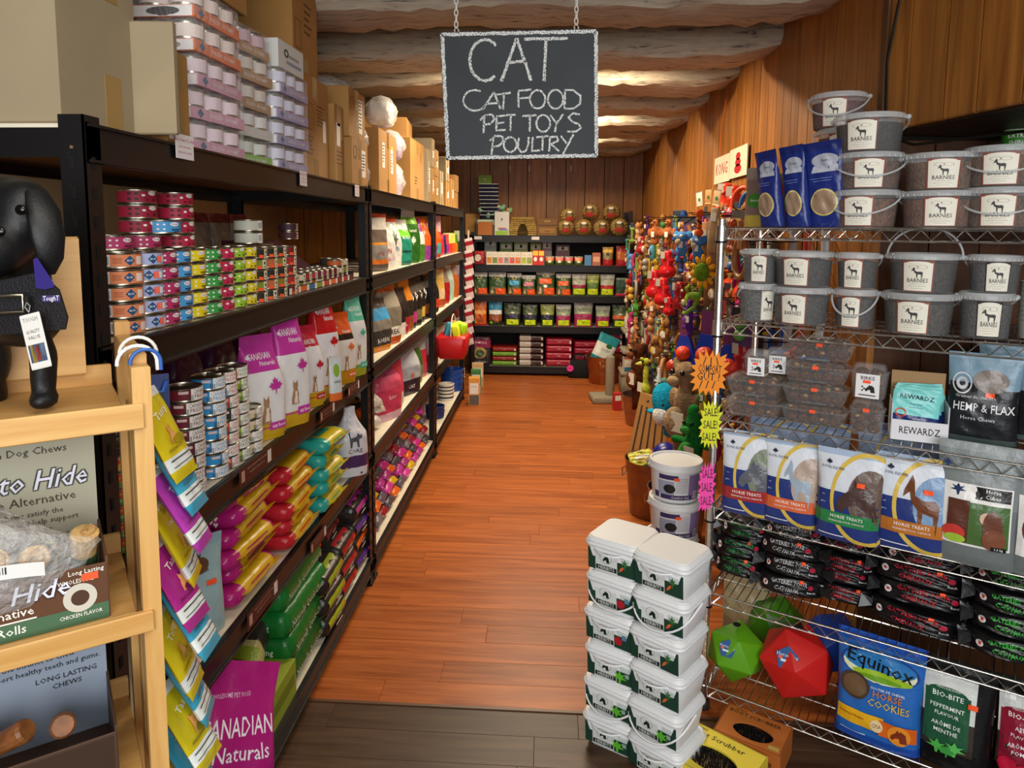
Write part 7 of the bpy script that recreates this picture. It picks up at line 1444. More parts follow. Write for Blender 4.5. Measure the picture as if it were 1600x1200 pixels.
# ---- boot scrubber boxes on the floor
def scrub(loc, rz, tilt, w, d, h, c, c2, words, label):
    e = ob('boot_scrubber_box', None, loc=loc, rot=(tilt, 0, rz), label=label, cat='box')
    t = .003; K1 = K(c)
    # open window box: frame panels round a cut out
    q = MB(); q.box((0, 0, t/2), (w, d, t)); q.box((-w/2, 0, h/2), (t, d, h)); q.box((w/2, 0, h/2), (t, d, h)); q.box((0, d/2, h/2), (w, t, h)); ob('box_shell', q.mesh('box_shell', K1), e)
    q = MB(); a, b = w/2, d/2; pts = []
    n = 24; outer = []; inner = []
    for k in range(n):
        an = 2*PI*k/n; cx_, sy_ = math.cos(an), math.sin(an); m_ = max(abs(cx_), abs(sy_)); outer.append(V((a*cx_/m_, b*sy_/m_, h))); inner.append(V((a*.62*cx_+.02*w, b*.52*sy_-.12*d, h)))
    q.skin([outer, inner], 0, (0, 0)); q.skin([inner, [p_+V((0, 0, -.006)) for p_ in inner]], 0, (0, 0)); ob('window_panel', q.mesh('window_panel', K1), e)
    q = MB(); q.box((0, -d/2, h/2), (w, t, h)); ob('front_panel', q.mesh('front_panel', K(c2)), e)
    q = MB(); f = lambda x, y: V((x, y, h+.0008)); f2 = lambda x, y: V((x, -d/2-.0025, y)); q.dtext(f, words[0], -.04*w, d*.32, d*.15, 0, maxw=w*.8); q.dtext(f, words[1], -.28*w, d*.43, d*.08, 0, maxw=w*.3); q.dtext(f2, words[0], 0, h*.5, h*.3, 0, maxw=w*.8); q.drect(f, .38*w, -.36*d, .16*w, .12*d, 1, 1, 1)
    ob('lettering', q.mesh('lettering', [K('2a2418'), K('b89c50')]), e)
    q = MB(); q.rbox((0, 0, .02), (w*.8, d*.55, .03), .015); ob('wooden_block', q.mesh('wooden_block', mat('beech', 'c8a070', .5), 50), e, (0, -.04*d, 0))
    q = MB(); r_ = random.Random(4)
    for k in range(420):
        x, y = r_.uniform(-.36, .36)*w, r_.uniform(-.25, .18)*d; q.tube([(x, y-.0*d, .05), (x+r_.uniform(-.004, .004), y+r_.uniform(-.006, .006), h-.012)], .0012, 3)
    ob('bristles', q.mesh('bristles', PL('18181a')), e, kind='stuff'); return e
p = onZ(1098, 1200, 0)
scrub((p.x+.015, p.y-.05, .005), rad(-38), 0, .26, .19, .085, 'd8c43c', 'e0cc40', ('Boot Scrubber', 'Benefit'[:0] or 'Classic'), 'yellow Boot Scrubber box with black brush lying on the floor')
p = onZ(1150, 1178, 0)
e = scrub((p.x+.05, p.y+.0, .005), rad(-32), 0, .2, .15, .085, 'b06428', 'a85c24', ('BOOT SCRUBBER', 'deluxe'), 'orange brown BOOT SCRUBBER box behind the yellow one')
# loose white label strip on the floor plastic between pail and box left as found
# ---- galvanised tubs of toys
def gtub(loc, r, h, c, label, rz=0):
    e = ob('metal_tub', None, loc=loc, rot=(0, 0, rz), label=label, cat='tub'); q = MB()
    q.lathe([(r*.78, 0), (r*.79, .004), (r*.86, h*.35), (r*.875, h*.37), (r*.87, h*.39), (r*.96, h*.82), (r*.975, h*.84), (r*.97, h*.86), (r, h*.985), (r*1.02, h*.99), (r*1.02, h*1.005), (r*.985, h), (r*.77, .008), (.004, .008)], 32)
    ob('tub_body', q.mesh('tub_body', mat('metal_'+c, c, .32, .9, var=.12, vscale=14), 40), e)
    for s_ in (-1, 1):
        q = MB(); q.tube([(-.05, s_*(r*.95), h*.84), (-.05, s_*(r*1.05), h*.80), (-.045, s_*(r*1.04), h*.66), (.045, s_*(r*1.04), h*.66), (.05, s_*(r*1.05), h*.80), (.05, s_*(r*.95), h*.84)], .004, 6); ob('handle', q.mesh('handle', TIN, 60), e)
    return e
p1 = onZ(1012, 812, 0); p2 = onZ(1040, 862, 0); p3 = onZ(994, 668, 0); p4 = onZ(944, 602, 0)
g1 = V((p1.x+.04, p1.y+.10, 0)); gtub(g1, .165, .33, '8c7464', 'galvanised round tub holding a gold packet and blue ball', rad(70))
g2 = V((p2.x+.07, p2.y+.10, 0)); gtub(g2, .155, .31, 'a08c74', 'galvanised tub of blue balls next to the white buckets', rad(60))
g3 = V((p3.x+.06, p3.y+.12, 0)); gtub(g3, .17, .26, '9c8070', 'galvanised tub with blue inside in front of the carpeted stand', rad(20))
g4 = V((p4.x+.0, p4.y+.15, 0)); gtub(g4, .19, .30, 'b07848', 'copper coloured bucket with a teal bag before the back shelves')
def ball(loc, r, c, label, name='toy_ball'): q = MB(); q.ball((0, 0, 0), r, 22, k=14); ob(name, q.mesh('ball', PL(c, .3), 60), None, loc, label=label, cat='ball')
ball(g1+V((.06, -.04, .36)), .078, '1c1c78', 'large navy rubber ball in the upper metal tub')
ball(g2+V((.035, .0, .28)), .075, '1c1c8c', 'large navy rubber ball in the nearer metal tub'); ball(g2+V((-.08, -.01, .27)), .055, '14145c', 'smaller dark blue ball in the nearer metal tub')
ball(g1+V((-.01, .09, .31)), .04, 'e07868', 'salmon ball at the back of upper metal tub'); ball(g3+V((.0, .0, .18)), .1, '2c5ca0', 'blue ball inside the tub before the carpeted stand')
put(bag(.14, .11, .03, 'pillow', ((0, 'b8a83c'), (.5, 'd8c850'), (.9, 'b0a034')), (('o', 'c8d040', 0, .5, .8, .8, .8), ('t', 'c03c1c', 0, .3, .7, .2, 'Frisbee'[:0] or 'Squeaky'), ('r', 'f0e8d0', 0, .55, .6, .2)), wr=.05), 'shiny gold toy packet leaning out of the upper metal tub', g1+V((-.06, -.07, .30)), rot=(rad(-50), rad(-12), rad(10)))
q = MB(); q.ball((0, 0, 0), .05, 12, sc=(.7, .6, 1.2)); ob('toy', q.mesh('toy', PLX('a01c20'), 60), None, g1+V((.03, -.09, .34)), (0, .5, 0), 'dark red plush toy in the upper metal tub', 'toy')
q = MB(); q.ball((0, 0, 0), .045, 12, sc=(.8, .7, 1)); q.ball((.03, 0, .03), .02, 8); q.ball((-.03, 0, .03), .02, 8); ob('toy', q.mesh('toy', PLX('5c8cc0'), 60), None, g1+V((-.01, -.11, .32)), (0, 0, .3), 'pale blue plush toy between the tub rim and navy ball', 'toy')
put(bag(.24, .34, .12, 'stand', ((0, '1c7c80'), (.25, 'd8dcd0'), (.7, '2c8c94')), (('t', '2c4c3c', 0, .5, .7, .12, 'oxbow'[:0] or 'COZY'), ('o', '2c6c3c', .1, .66, .3, .14))), 'teal and white bedding bag leaning out of the copper coloured bucket', g4+V((-.06, 0, .20)), rot=(0, rad(24), rad(8)))
# black plush by the back shelves with a pink round tag
p = onZ(906, 592, 0); q = MB()
e = ob('carrier', None, loc=(p.x, p.y+.12, 0), label='small black soft carrier on the floor with a round pink tag', cat='carrier')
q.rbox((0, 0, 0), (.26, .22, .19), .05, seg=4, taper=.85); ob('carrier_body', q.mesh('carrier_body', mat('black_fabric', '141416', .9, bump=.4, bscale=200), 50), e)
q = MB(); q.tube([(-.08, 0, .17), (-.05, 0, .25), (.05, 0, .25), (.08, 0, .17)], .01, 8); ob('handle', q.mesh('handle', mat('black_fabric'), 60), e)
q = MB(); q.doval(lambda a, b: V((a, -.135, b)), -.11, .12, .075, .075, 0, 20); q.dtext(lambda a, b: V((a, -.1355, b)), 'SALE', -.11, .12, .02, 1); ob('round_tag', q.mesh('round_tag', [K('f03c9c'), K('601c40')]), e)
# ---- cat scratching furniture
CPT = mat('carpet_beige', '9c9078', .95, bump=1, bscale=220, var=.15, vscale=90)
p = onZ(946, 626, 0); e = ob('scratching_post', None, loc=(p.x-.01, p.y, 0), rot=(0, 0, rad(6)), label='beige carpeted scratching post on a square base', cat='cat furniture')
q = MB(); q.rbox((0, 0, 0), (.27, .27, .06), .015); ob('base', q.mesh('base', CPT, 50), e)
q = MB(); q.lathe([(.042, .06), (.044, .065), (.044, .42), (.040, .435), (.02, .44)], 20); ob('post', q.mesh('post', CPT, 50), e, (.05, 0, 0))
p = onZ(990, 622, 0); e = ob('cat_tree', None, loc=(p.x+.06, p.y+.25, 0), label='beige carpeted cat furniture stacked with small cartons and a jar', cat='cat furniture')
q = MB(); q.rbox((0, 0, 0), (.34, .34, .20), .03); ob('cave', q.mesh('cave', CPT, 50), e)
q = MB(); q.lathe([(.05, 0), (.05, .42)], 18); ob('post', q.mesh('post', CPT, 50), e, (.12, .08, .20))
for k, z in enumerate((.20, .42, .62)): q = MB(); q.rbox((0, 0, 0), (.36-.02*k, .34, .035), .014); ob('platform', q.mesh('platform', CPT, 50), e, (0, 0, z))
ep = e.location
for k, (dx, z, c, c2, nm) in enumerate(((-.11, .236, 'd8b020', '2c6c8c', 'white and blue carton on the lower platform'), (.01, .236, 'd8b020', 'd8b020', 'yellow carton on the lower platform'), (.02, .456, 'd8b020', 'c83020', 'yellow and red carton on the upper platform'))):
    put(pbox(.09, .10, .15, 'cfc8b4' if k == 0 else 'd0ac28', (('r', c2, 0, .2, .9, .3), ('r', 'e8e0d0', 0, .7, .7, .2), ('r', 'c84020', 0, .95, .98, .1)), 'carton', 'carton'), nm, (ep.x+dx, ep.y-.10, z), rad(3))
put(pbox(.16, .16, .14, '5a4630', ()), 'brown carton at the back of the upper platform', (ep.x+.10, ep.y+.03, .456), 0)
p = onZ(962, 640, 0); put(pbox(.07, .06, .16, 'b02424', (('r', 'e0dcd4', 0, .72, .8, .3),), 'carton', 'carton'), 'slim red and white carton standing on the floor before the cat furniture', (p.x+.01, p.y, 0), rad(14))
q = MB(); q.lathe([(.06, 0), (.065, .01), (.065, .12), (.05, .14), (.05, .17), (.052, .18), (.003, .18)], 18); ob('jar', q.mesh('jar', mat('milky_jar', 'c8c4ac', .3), 40), None, (ep.x-.08, ep.y-.02, .656), label='pale jar with white lid on top of the cat furniture', cat='jar')
q = MB(); q.lathe([(.07, 0), (.07, .1), (.05, .13), (.05, .16), (.003, .16)], 18); ob('jar', q.mesh('jar', mat('straw_jar', 'a8a070', .4), 40), None, (ep.x+.07, ep.y-.04, .656), label='straw coloured jar on top of the cat furniture', cat='jar')
# folded cardboard scratchers leaning by the upper tub
for k in range(4):
    p = onZ(985+k*11, 726+k*4, 0); e = ob('cardboard_scratcher', None, loc=(p.x+.03, p.y+.05, .0), rot=(rad(-14), rad(9-2*k), rad(-14)), label='tall brown cardboard scratcher leaning behind the metal tub, %s from the left' % ORD[k], cat='scratcher', group='cardboard scratchers')
    ob('slab', chamf(.11, .035, .50, .004).mesh('slab', CARD3), e, (0, 0, .25))
    q = MB()
    for j in range(2): q.box((-.025+.05*j, -.0185, .24), (.012, .002, .34))
    ob('slot', q.mesh('slot', K('3c2814')), e)
# ================================================================ TOY WALL
XG = 1.02
gw = ob('wire_grid', None, loc=(XG, 2.75, .45), label='black wire grid covering the right wall behind the hanging toys', cat='grid')
q = MB()
for k in range(30): q.tube([(0, k*.155, 0), (0, k*.155, 1.30)], .0025, 4)
for k in range(14): q.tube([(0, 0, k*.1), (0, 4.5, k*.1)], .0025, 4)
ob('grid_wires', q.mesh('grid_wires', BLACKM), gw, kind='stuff')
pegm = MB(); pegm.tube([(0, 0, 0), (-.02, 0, -.004), (-.20, 0, -.004), (-.215, 0, .012)], .003, 6); pegm = pegm.mesh('peg', BLACKM, 60)
# --- families (hung from the top: origin at the loop, body below)
@memo
def kong(c, s):
    q = MB(); q.lathe([(.004, -.004), (.018, -.006), (.027, -.022), (.02, -.038), (.033, -.054), (.038, -.066), (.028, -.084), (.044, -.105), (.05, -.128), (.042, -.15), (.02, -.16), (.004, -.16)], 18)
    k = MB(); k.box((0, -.045, -.03), (.03, .001, .04)); return ('rubber_toy', 'toy', [('toy_body', q.mesh('toy_body', PL(c, .25), 70), []), ('card', k.mesh('card', K('a89c90')), [])])
@memo
def rope(c1, c2, L_):
    q = MB()
    for j, c in enumerate((0, 1, 0)):
        q.tube([(.009*math.cos(t*1.1+j*2.09), .009*math.sin(t*1.1+j*2.09), -.02-L_*t/16) for t in range(17)], .008, 6, c)
    for z in (-.04, -.02-L_): q.ball((0, 0, z), .026, 10, 0, k=6)
    for k in range(6): q.tube([(0, 0, -.02-L_), (.02*math.cos(k), .02*math.sin(k), -.07-L_)], .004, 4, k % 2)
    return ('rope_toy', 'toy', [('rope', q.mesh('rope', [PLX(c1), PLX(c2)], 60), [])])
@memo
def plush(c, c2, kind, h=.26):
    """hanging soft toy; unit height 1 scaled to h"""
    S = h
    def E(x, z, a, b_, y=0, dy=None): return ((x*S, y*S, -z*S), (a*S, (dy or a)*S, b_*S))
    sets = {
     'bear': [E(0, .2, .17, .16), E(-.13, .08, .06, .07), E(.13, .08, .06, .07), E(0, .55, .2, .24), E(-.22, .45, .07, .15), E(.22, .45, .07, .15), E(-.12, .85, .09, .15), E(.12, .85, .09, .15), E(0, .24, .08, .07, -.15)],
     'long': [E(0, .12, .12, .13), E(-.1, .04, .04, .08), E(.1, .04, .04, .08), E(0, .38, .12, .2), E(0, .62, .13, .2), E(0, .82, .11, .16), E(-.12, .35, .05, .12), E(.12, .35, .05, .12), E(-.08, .95, .05, .07), E(.08, .95, .05, .07)],
     'croc': [E(0, .07, .09, .1), E(0, .2, .12, .12), E(-.05, .24, .05, .05, -.08), E(0, .45, .14, .2), E(0, .68, .13, .2), E(.02, .9, .08, .14), E(-.2, .42, .1, .05), E(.2, .42, .1, .05), E(-.16, .75, .09, .05), E(.18, .75, .09, .05)],
     'whale': [E(0, .3, .26, .26), E(.02, .5, .25, .26), E(.08, .72, .17, .2), E(.14, .92, .14, .06), E(-.26, .62, .12, .05), E(.28, .5, .06, .12)],
     'ele': [E(0, .3, .2, .2), E(-.2, .25, .13, .15, .05, .05), E(.2, .25, .13, .15, .05, .05), E(-.02, .5, .06, .12, -.14), E(0, .65, .2, .22), E(-.12, .9, .07, .12), E(.12, .9, .07, .12)],
     'bird': [E(0, .15, .12, .13), E(0, .45, .2, .24), E(-.22, .45, .07, .17), E(.22, .45, .07, .17), E(0, .72, .14, .14), E(-.07, .93, .025, .12), E(.07, .93, .025, .12)],
     'giraffe': [E(0, .08, .08, .07), E(-.12, .06, .05, .04), E(.12, .06, .05, .04), E(0, .3, .07, .2), E(0, .58, .12, .18), E(-.09, .86, .06, .16), E(.09, .86, .06, .16)]}
    body = blobs('plush_body', sets[kind], S*.035, PLX(c)); parts = [('plush_body', body, [])]
    hz = {'bear': .2, 'long': .12, 'croc': .2, 'whale': .42, 'ele': .28, 'bird': .14, 'giraffe': .08}[kind]; hy = {'whale': .23, 'ele': .19, 'bear': .16}.get(kind, .11); ex = {'whale': .16, 'ele': .09}.get(kind, .05)
    for s_ in (-1, 1):
        q = MB(); q.ball((s_*ex*S, -hy*S, -hz*S+.015*S), .022*S if kind != 'ele' else .045*S, 8, k=6); parts.append(('eye', q.mesh('eye', PL('0c0c0c' if kind != 'ele' else 'd8d4cc', .2), 60), []))
    q = MB()
    if kind == 'whale': q.lathe([(.045*S, 0), (.03*S, .12*S), (.004*S, .28*S)], 10, c=(-.12*S, -.02*S, -.10*S)); q.ball((.04*S, -.13*S, -.62*S), .17*S, 12, sc=(.9, .7, 1.0))
    elif kind in ('bird', 'giraffe'): q.lathe([(.04*S, 0), (.003, .1*S)], 8, M=Matrix.Translation((0, -.12*S, -hz*S-.03*S)) @ Matrix.Rotation(rad(90), 4, 'X'))
    elif kind == 'ele': q.ball((0, -.2*S, -.42*S), .09*S, 10, sc=(1, .6, .9))
    else: q.ball((0, -.16*S, -(hz+.05)*S), .055*S, 10, sc=(1.1, .7, .8)); q.ball((0, -.12*S, -.52*S), .12*S, 12, sc=(.9, .5, 1.1))
    parts.append(('light_patch', q.mesh('light_patch', PLX(c2), 60), []))
    t = MB(); t.box((.06*S, -.17*S, -.5*S), (.12*S, .002, .16*S), M=None); parts.append(('paper_tag', t.mesh('paper_tag', K('d8d8c8')), []))
    return ('plush_toy', 'toy', parts)
@memo
def carded(c, bg, kind):
    q = MB(); q.box((0, .004, -.09), (.10, .0015, .18)); q.box((0, .003, -.02), (.10, .0025, .03), 1); p = MB()
    if kind == 'ball':
        for k in (-.07, -.125): p.ball((0, -.018, k), .028, 12)
    elif kind == 'bone':
        p.tube([(0, -.014, -.06), (0, -.014, -.15)], .011, 8)
        for x in (-.012, .012):
            for z in (-.055, -.155): p.ball((x, -.014, z), .015, 8, k=6)
    elif kind == 'mice':
        for x, z in ((-.025, -.07), (.025, -.07), (-.025, -.125), (.025, -.125)): p.ball((x, -.012, z), .018, 8, k=6, sc=(.8, .8, 1.2))
    elif kind == 'stick': p.tube([(-.015, -.012, -.05), (.01, -.014, -.1), (-.005, -.012, -.16)], .012, 8)
    return ('carded_toy', 'toy', [('card', q.mesh('card', [K(bg), K('2c2c30')]), []), ('toy_body', p.mesh('toy_body', PL(c, .4), 60), [])])
@memo
def ringtoy(c, R_=.07):
    q = MB(); q.tube([(R_*math.cos(t), 0, -R_-.01+R_*1.25*math.sin(t)) for t in [2*PI*i/24 for i in range(24)]], .014, 8, closed=True); return ('ring_toy', 'toy', [('ring', q.mesh('ring', PL(c, .4), 60), [])])
@memo
def launcher(c, c2):
    q = MB(); q.tube([(0, 0, 0), (.004, 0, -.2), (0, -.01, -.28)], .010, 8, flat=.6); q.ball((0, -.02, -.32), .04, 12, 1); q.tube([(0, .0, -.27), (.03, -.03, -.32), (0, -.03, -.36), (-.03, -.03, -.32), (0, 0, -.27)], .008, 6); return ('ball_launcher', 'toy', [('launcher', q.mesh('launcher', [PL(c), PL(c2)], 60), [])])
CN2 = {'9c1c20': 'red', 'b84820': 'orange', '2c5090': 'blue', '64347c': 'purple', 'b0346c': 'pink', '74902c': 'lime', 'b8942c': 'yellow', '347870': 'teal', '9c6c3c': 'brown', 'c8b494': 'cream', '6c5844': 'dark brown', '4c8c3c': 'green', 'b87c4c': 'tan', '5c94c8': 'light blue', '888078': 'grey'}
cl = list(CN2)+['9c6c3c', '9c1c20', 'b87c4c', '6c5844', '888078', '9c6c3c']
ZR = [1.74, 1.60, 1.46, 1.32, 1.18, 1.04, .90, .76, .62]
rt = random.Random(21)
def label_toy(desc, r_, k): return '%s, hook row %s from top, %s from far end' % (desc, ORD[r_], ORD[k])
HZ = ((1040, 637, 42), (1073, 650, 50), (1085, 690, 40), (1010, 603, 22), (1066, 382, 30), (1092, 388, 30), (1024, 366, 22), (1045, 366, 22), (1096, 425, 26), (1103, 392, 26), (1110, 430, 24), (1078, 498, 26), (1072, 552, 32), (1104, 556, 30), (1100, 620, 24), (1094, 340, 22), (1024, 443, 22), (1040, 440, 20), (1105, 310, 22))
def proj(p): d = V(p)-CP; z = d.dot(FWD); return CX+F*d.dot(RGT)/z, CY-F*d.dot(UPV)/z
ncol = 19
for k in range(ncol):
    y_ = 7.05-k*.228
    for r_ in range(9):
        z_ = ZR[r_]+rt.uniform(-.02, .02); c = rt.choice(cl); c2 = rt.choice(('c8b494', 'd8d0c0', 'd8b02c', 'c8a078'))
        x_ = XG-.20+rt.uniform(-.03, .05); fam = rt.random(); rz = rad(-90+rt.uniform(-25, 60)); sc = rt.uniform(.85, 1.15)
        if k > 12 and r_ > 5: x_ = XG-.08
        ob('peg', pegm, gw, (0, y_-2.75, z_-.45))
        qx, qy = proj((x_, y_, z_-.1))
        if any(abs(qx-a) < c_ and abs(qy-b) < c_*.9 for a, b, c_ in HZ): x_ = XG-.07
        if fam < .10: pr_, d = kong('9c1c20' if rt.random() < .7 else c, 0), 'rubber snowman chew toy'; d = ('red ' if pr_[2][0][1].materials[0].name.find('9c1c20') > 0 else CN2[c]+' ')+d
        elif fam < .30: pr_, d = rope(c, c2, .12), '%s twisted rope toy' % CN2[c]
        elif fam < .62:
            kd = rt.choice(['bear', 'long', 'croc', 'bird', 'giraffe']); pr_, d = plush(c, c2, kd, .22), '%s soft %s-shaped toy' % (CN2[c], kd.replace('croc', 'crocodile').replace('long', 'long-eared dog'))
        elif fam < .96: kd = rt.choice(['ball', 'bone', 'mice', 'stick']); bg = rt.choice(['9c9488', '2c5c90', '8c2428', '6c8434', '54305c', 'a8903c', '5c4c3c', '3c3c40']); pr_, d = carded(c, bg, kd), '%s %s toy on a card' % (CN2[c], kd.replace('mice', 'mouse'))
        else: pr_, d = ringtoy(c), '%s ring toy' % CN2[c]
        put(pr_, label_toy(d, r_, k), (x_, y_+rt.uniform(-.03, .03), z_), rz, 'toys hanging on the right wall', sc=sc)
for k in range(18):
    for r_ in range(0, 9):
        if rt.random() < .35: continue
        y_ = 6.93-k*.228; z_ = ZR[r_]+.06; c = rt.choice(cl); fam = rt.random(); c2 = rt.choice(('c8b494', 'b8942c', 'c8a078'))
        if fam < .4: kd = rt.choice(['bear', 'long', 'bird', 'giraffe']); pr_, d = plush(c, c2, kd, .22), '%s soft %s-shaped toy' % (CN2[c], kd.replace('long', 'long-eared dog'))
        elif fam < .6: pr_, d = rope(c, c2, .12), '%s twisted rope toy' % CN2[c]
        else: kd = rt.choice(['ball', 'bone', 'stick']); pr_, d = carded(c, rt.choice(['5c4c3c', '3c3c40', '54305c', '2c5c90', '8c2428']), kd), '%s %s toy on a card' % (CN2[c], kd)
        put(pr_, label_toy(d.replace('on a card', 'on card')+', rear layer', r_, k).replace('hook row', 'row'), (XG-.06, y_, z_), rad(-90+rt.uniform(-20, 50)), 'toys hanging on the right wall')
# --- the toys one can name
def hero(pr_, px, py, hp, X_, h0, label, rz=-60, top=True):
    p = onX(px, py-hp/2, X_); s_ = hp*dep(p)/h0; return put(pr_, label, p, rad(rz), sc=s_)
hero(plush('1c94b8', 'd8dcdc', 'whale', .3), 1040, 637, 96, .76, .3, 'turquoise narwhal plush with white horn and belly hanging above the tubs', -50)
hero(plush('8c7458', 'a08868', 'long', .3), 1073, 655, 190, .78, .3, 'long shaggy grey-brown plush hanging beside the narwhal', -50)
hero(plush('1c6c2c', '3c8c3c', 'croc', .3), 1085, 705, 145, .72, .3, 'green crocodile plush hanging nearest the white buckets', -45)
hero(plush('b0b83c', 'c8cc5c', 'giraffe', .3), 1010, 603, 92, .78, .3, 'lime knitted giraffe plush low on the toy wall', -60)
hero(plush('4c2814', '6c3c20', 'long', .3), 999, 590, 110, .74, .3, 'dark brown long plush left of the lime giraffe', -60)
hero(plush('4c84c0', 'b09c7c', 'ele', .3), 1066, 382, 58, .74, .3, 'light blue elephant plush with big white eyes, left one', -40)
hero(plush('4478b4', 'b09c7c', 'ele', .3), 1092, 388, 56, .74, .3, 'light blue elephant plush with big white eyes, right one', -50)
hero(plush('b86c3c', 'c88c5c', 'bird', .3), 1024, 366, 52, .74, .3, 'orange-brown bird plush, left of the pair below the top hooks', -50)
hero(plush('b4683c', 'c88c5c', 'bird', .3), 1045, 366, 52, .74, .3, 'orange-brown bird plush, right of the pair below the top hooks', -50)
hero(plush('5c2c84', '7c4ca0', 'croc', .3), 1078, 498, 60, .74, .3, 'violet plush with a green tail', -50)
hero(plush('c8b040', '4c8c3c', 'long', .3), 1100, 620, 60, .74, .3, 'yellow plush under the orange starburst sign', -50)
hero(plush('6ca088', 'c8d0c0', 'ele', .3), 1032, 604, 40, .74, .3, 'mint elephant plush above the narwhal', -50)
for k, (px, py, hp) in enumerate(((1024, 443, 46), (1037, 455, 46), (1044, 412, 44), (1046, 478, 30))): hero(kong('b8141c', 1), px, py, hp, .74, .16, 'large glossy red rubber snowman toy, %s' % ('left of the cluster', 'right of the cluster', 'above the cluster', 'small one below the cluster')[k], -50)
hero(rope('c8501c', '3c2014', .14), 1094, 348, 50, .74, .2, 'striped orange and black rope toy beside the elephants', -50)
# sunflower toy
p = onX(1096, 425, .72); s_ = dep(p)*18; e = ob('sunflower_toy', None, loc=p, rot=(0, 0, rad(-48)), label='green sunflower plush with yellow petals near the rack post', cat='toy')
q = MB(); q.ball((0, 0, 0), s_*.72, 14, sc=(1, .5, 1.15)); ob('face', q.mesh('face', PLX('5c7c1c'), 60), e)
pm1 = MB(); pm1.ball((0, 0, 0), s_*.36, 8, sc=(.65, .4, 1.1)); pm1 = pm1.mesh('petal', PLX('e0981c'), 60)
for k in range(11): a = 2*PI*k/11; ob('petal', pm1, e, (s_*1.0*math.sin(a), .01, s_*1.15*math.cos(a)), (0, a, 0))
q = MB(); q.tube([(0, .02, -s_), (-.02, .02, -s_*2), (-.05, .02, -s_*3.2), (-.10, .01, -s_*3.9)], .009, 7); q.ball((-.05, .02, -s_*2.2), .03, 8, sc=(1.4, .4, .7)); ob('stem', q.mesh('stem', PLX('6c8c2c'), 60), e)
# leather / wood chews
for k, (px, py, hp, c) in enumerate(((1103, 392, 90, 'a8703c'), (1112, 400, 110, '7c5434'), (1108, 440, 80, '6c4c30'), (1115, 360, 70, '9c7c54'))):
    p = onX(px, py, .78); L_ = hp*dep(p); q = MB(); q.rbox((0, 0, -L_/2), (.05, .018, L_), .012); q.box((0, -.012, L_*.3), (.03, .002, .04), 1)
    ob('leather_chew', q.mesh('leather_chew', [mat('leather_'+c, c, .6, var=.2), K('d8d0b8')], 50), None, p, (0, rad(-4+3*k), rad(-50)), 'flat brown leather chew hanging beside the rack post, %s' % ('palest and leftmost', 'longest', 'lowest', 'topmost')[k], 'toy')
# bone shaped cards on top hooks
for k, (px, py) in enumerate(((1093, 312), (1107, 308), (1120, 310))):
    p = onX(px, py, .86); q = MB(); q.rbox((0, 0, -.035), (.05, .003, .08), .015); q.doval(lambda a, b: V((a, -.003, b)), 0, -.0, .02, .02, 1, 10); ob('header_card', q.mesh('header_card', [K(('c8c0ac', 'c08c54', 'c8a878')[k]), K('3c6c3c')], 50), None, p, (0, rad(8*k-8), rad(-60)), 'die-cut card with a green mark on the top hooks, %s' % ('left', 'middle', 'right')[k], 'card')
# behind the chrome rack: large orange and red rubber toys and ball launchers
for k, (px, py, hp, c, fam) in enumerate(((1136, 312, 56, 'd83c1c', 'k'), (1150, 318, 60, 'c82c1c', 'k'), (1163, 318, 46, 'd8481c', 'r'), (1174, 322, 42, '2c64a0', 'r'), (1142, 345, 50, 'd83c1c', 'k'), (1140, 388, 40, 'c8281c', 'k'), (1158, 386, 40, 'd83c1c', 'k'), (1176, 386, 40, 'c8281c', 'k'), (1150, 430, 70, 'd8401c', 'k'), (1170, 440, 74, 'd83c1c', 'k'), (1140, 470, 60, 'd8481c', 'k'))):
    hero(kong(c, k) if fam == 'k' else ringtoy(c, .07), px, py, hp, 1.0, .16, 'big %s rubber %s behind the chrome rack, %s' % ({'2c64a0': 'blue'}.get(c, 'orange-red'), 'toy' if fam == 'k' else 'ring', ('top left', 'top second', 'top third', 'top fourth', 'upper, next to the post', 'under the top shelf, left', 'under the top shelf, middle', 'under the top shelf, right', 'tall, left', 'tall, right', 'lowest, by the post')[k]), -50)
for k, (px, c, c2) in enumerate(((1205, 'c8c8cc', '2c64b0'), (1240, 'c0c0c4', '2c64b0'), (1262, 'c83820', 'c83820'), (1290, 'c8c8cc', '2c64b0'), (1182, '2c54b0', 'c83820'), (1225, '2c5cb8', 'c83820'))):
    hero(launcher(c, c2), px, 480 if k < 4 else 520, 240 if k < 4 else 150, 1.02, .36, '%s ball launcher hanging behind the chrome rack, %s' % ({'c83820': 'red'}.get(c, 'blue' if k > 3 else 'white'), ('leftmost', 'second', 'third', 'rightmost', 'short left', 'short right')[k]), -50)
# blue triangular packs with orange rubber balls
for k, (px, py, X_) in enumerate(((1070, 552, .78), (1104, 556, .74), (1140, 575, .80), (1162, 600, .9))):
    p = onX(px, py, X_); e = ob('ball_pack', None, loc=p, rot=(0, 0, rad(-48)), label='blue pack holding an orange rubber ball, %s' % ('left', 'middle', 'right, seen past the post', 'farthest right, behind the rack')[k], cat='toy')
    q = MB(); q.add([V((-.08, -.01, -.05)), V((.08, -.01, -.05)), V((.03, -.01, .10)), V((-.03, -.01, .10)), V((-.08, .02, -.05)), V((.08, .02, -.05)), V((.03, .02, .10)), V((-.03, .02, .10))], [(0, 1, 2, 3), (7, 6, 5, 4), (0, 4, 5, 1), (1, 5, 6, 2), (2, 6, 7, 3), (3, 7, 4, 0)]); ob('pack', q.mesh('pack', PL('1c3ca8', .3)), e)
    q = MB(); q.ball((.01, -.03, .005), .042, 14); ob('rubber_ball', q.mesh('rubber_ball', mat('ball_or', 'e0401c', .4, bump=1, bscale=60), 60), e)
    q = MB(); q.box((0, .0, .15), (.07, .003, .12)); ob('header_card', q.mesh('header_card', K('6c2c5c')), e)
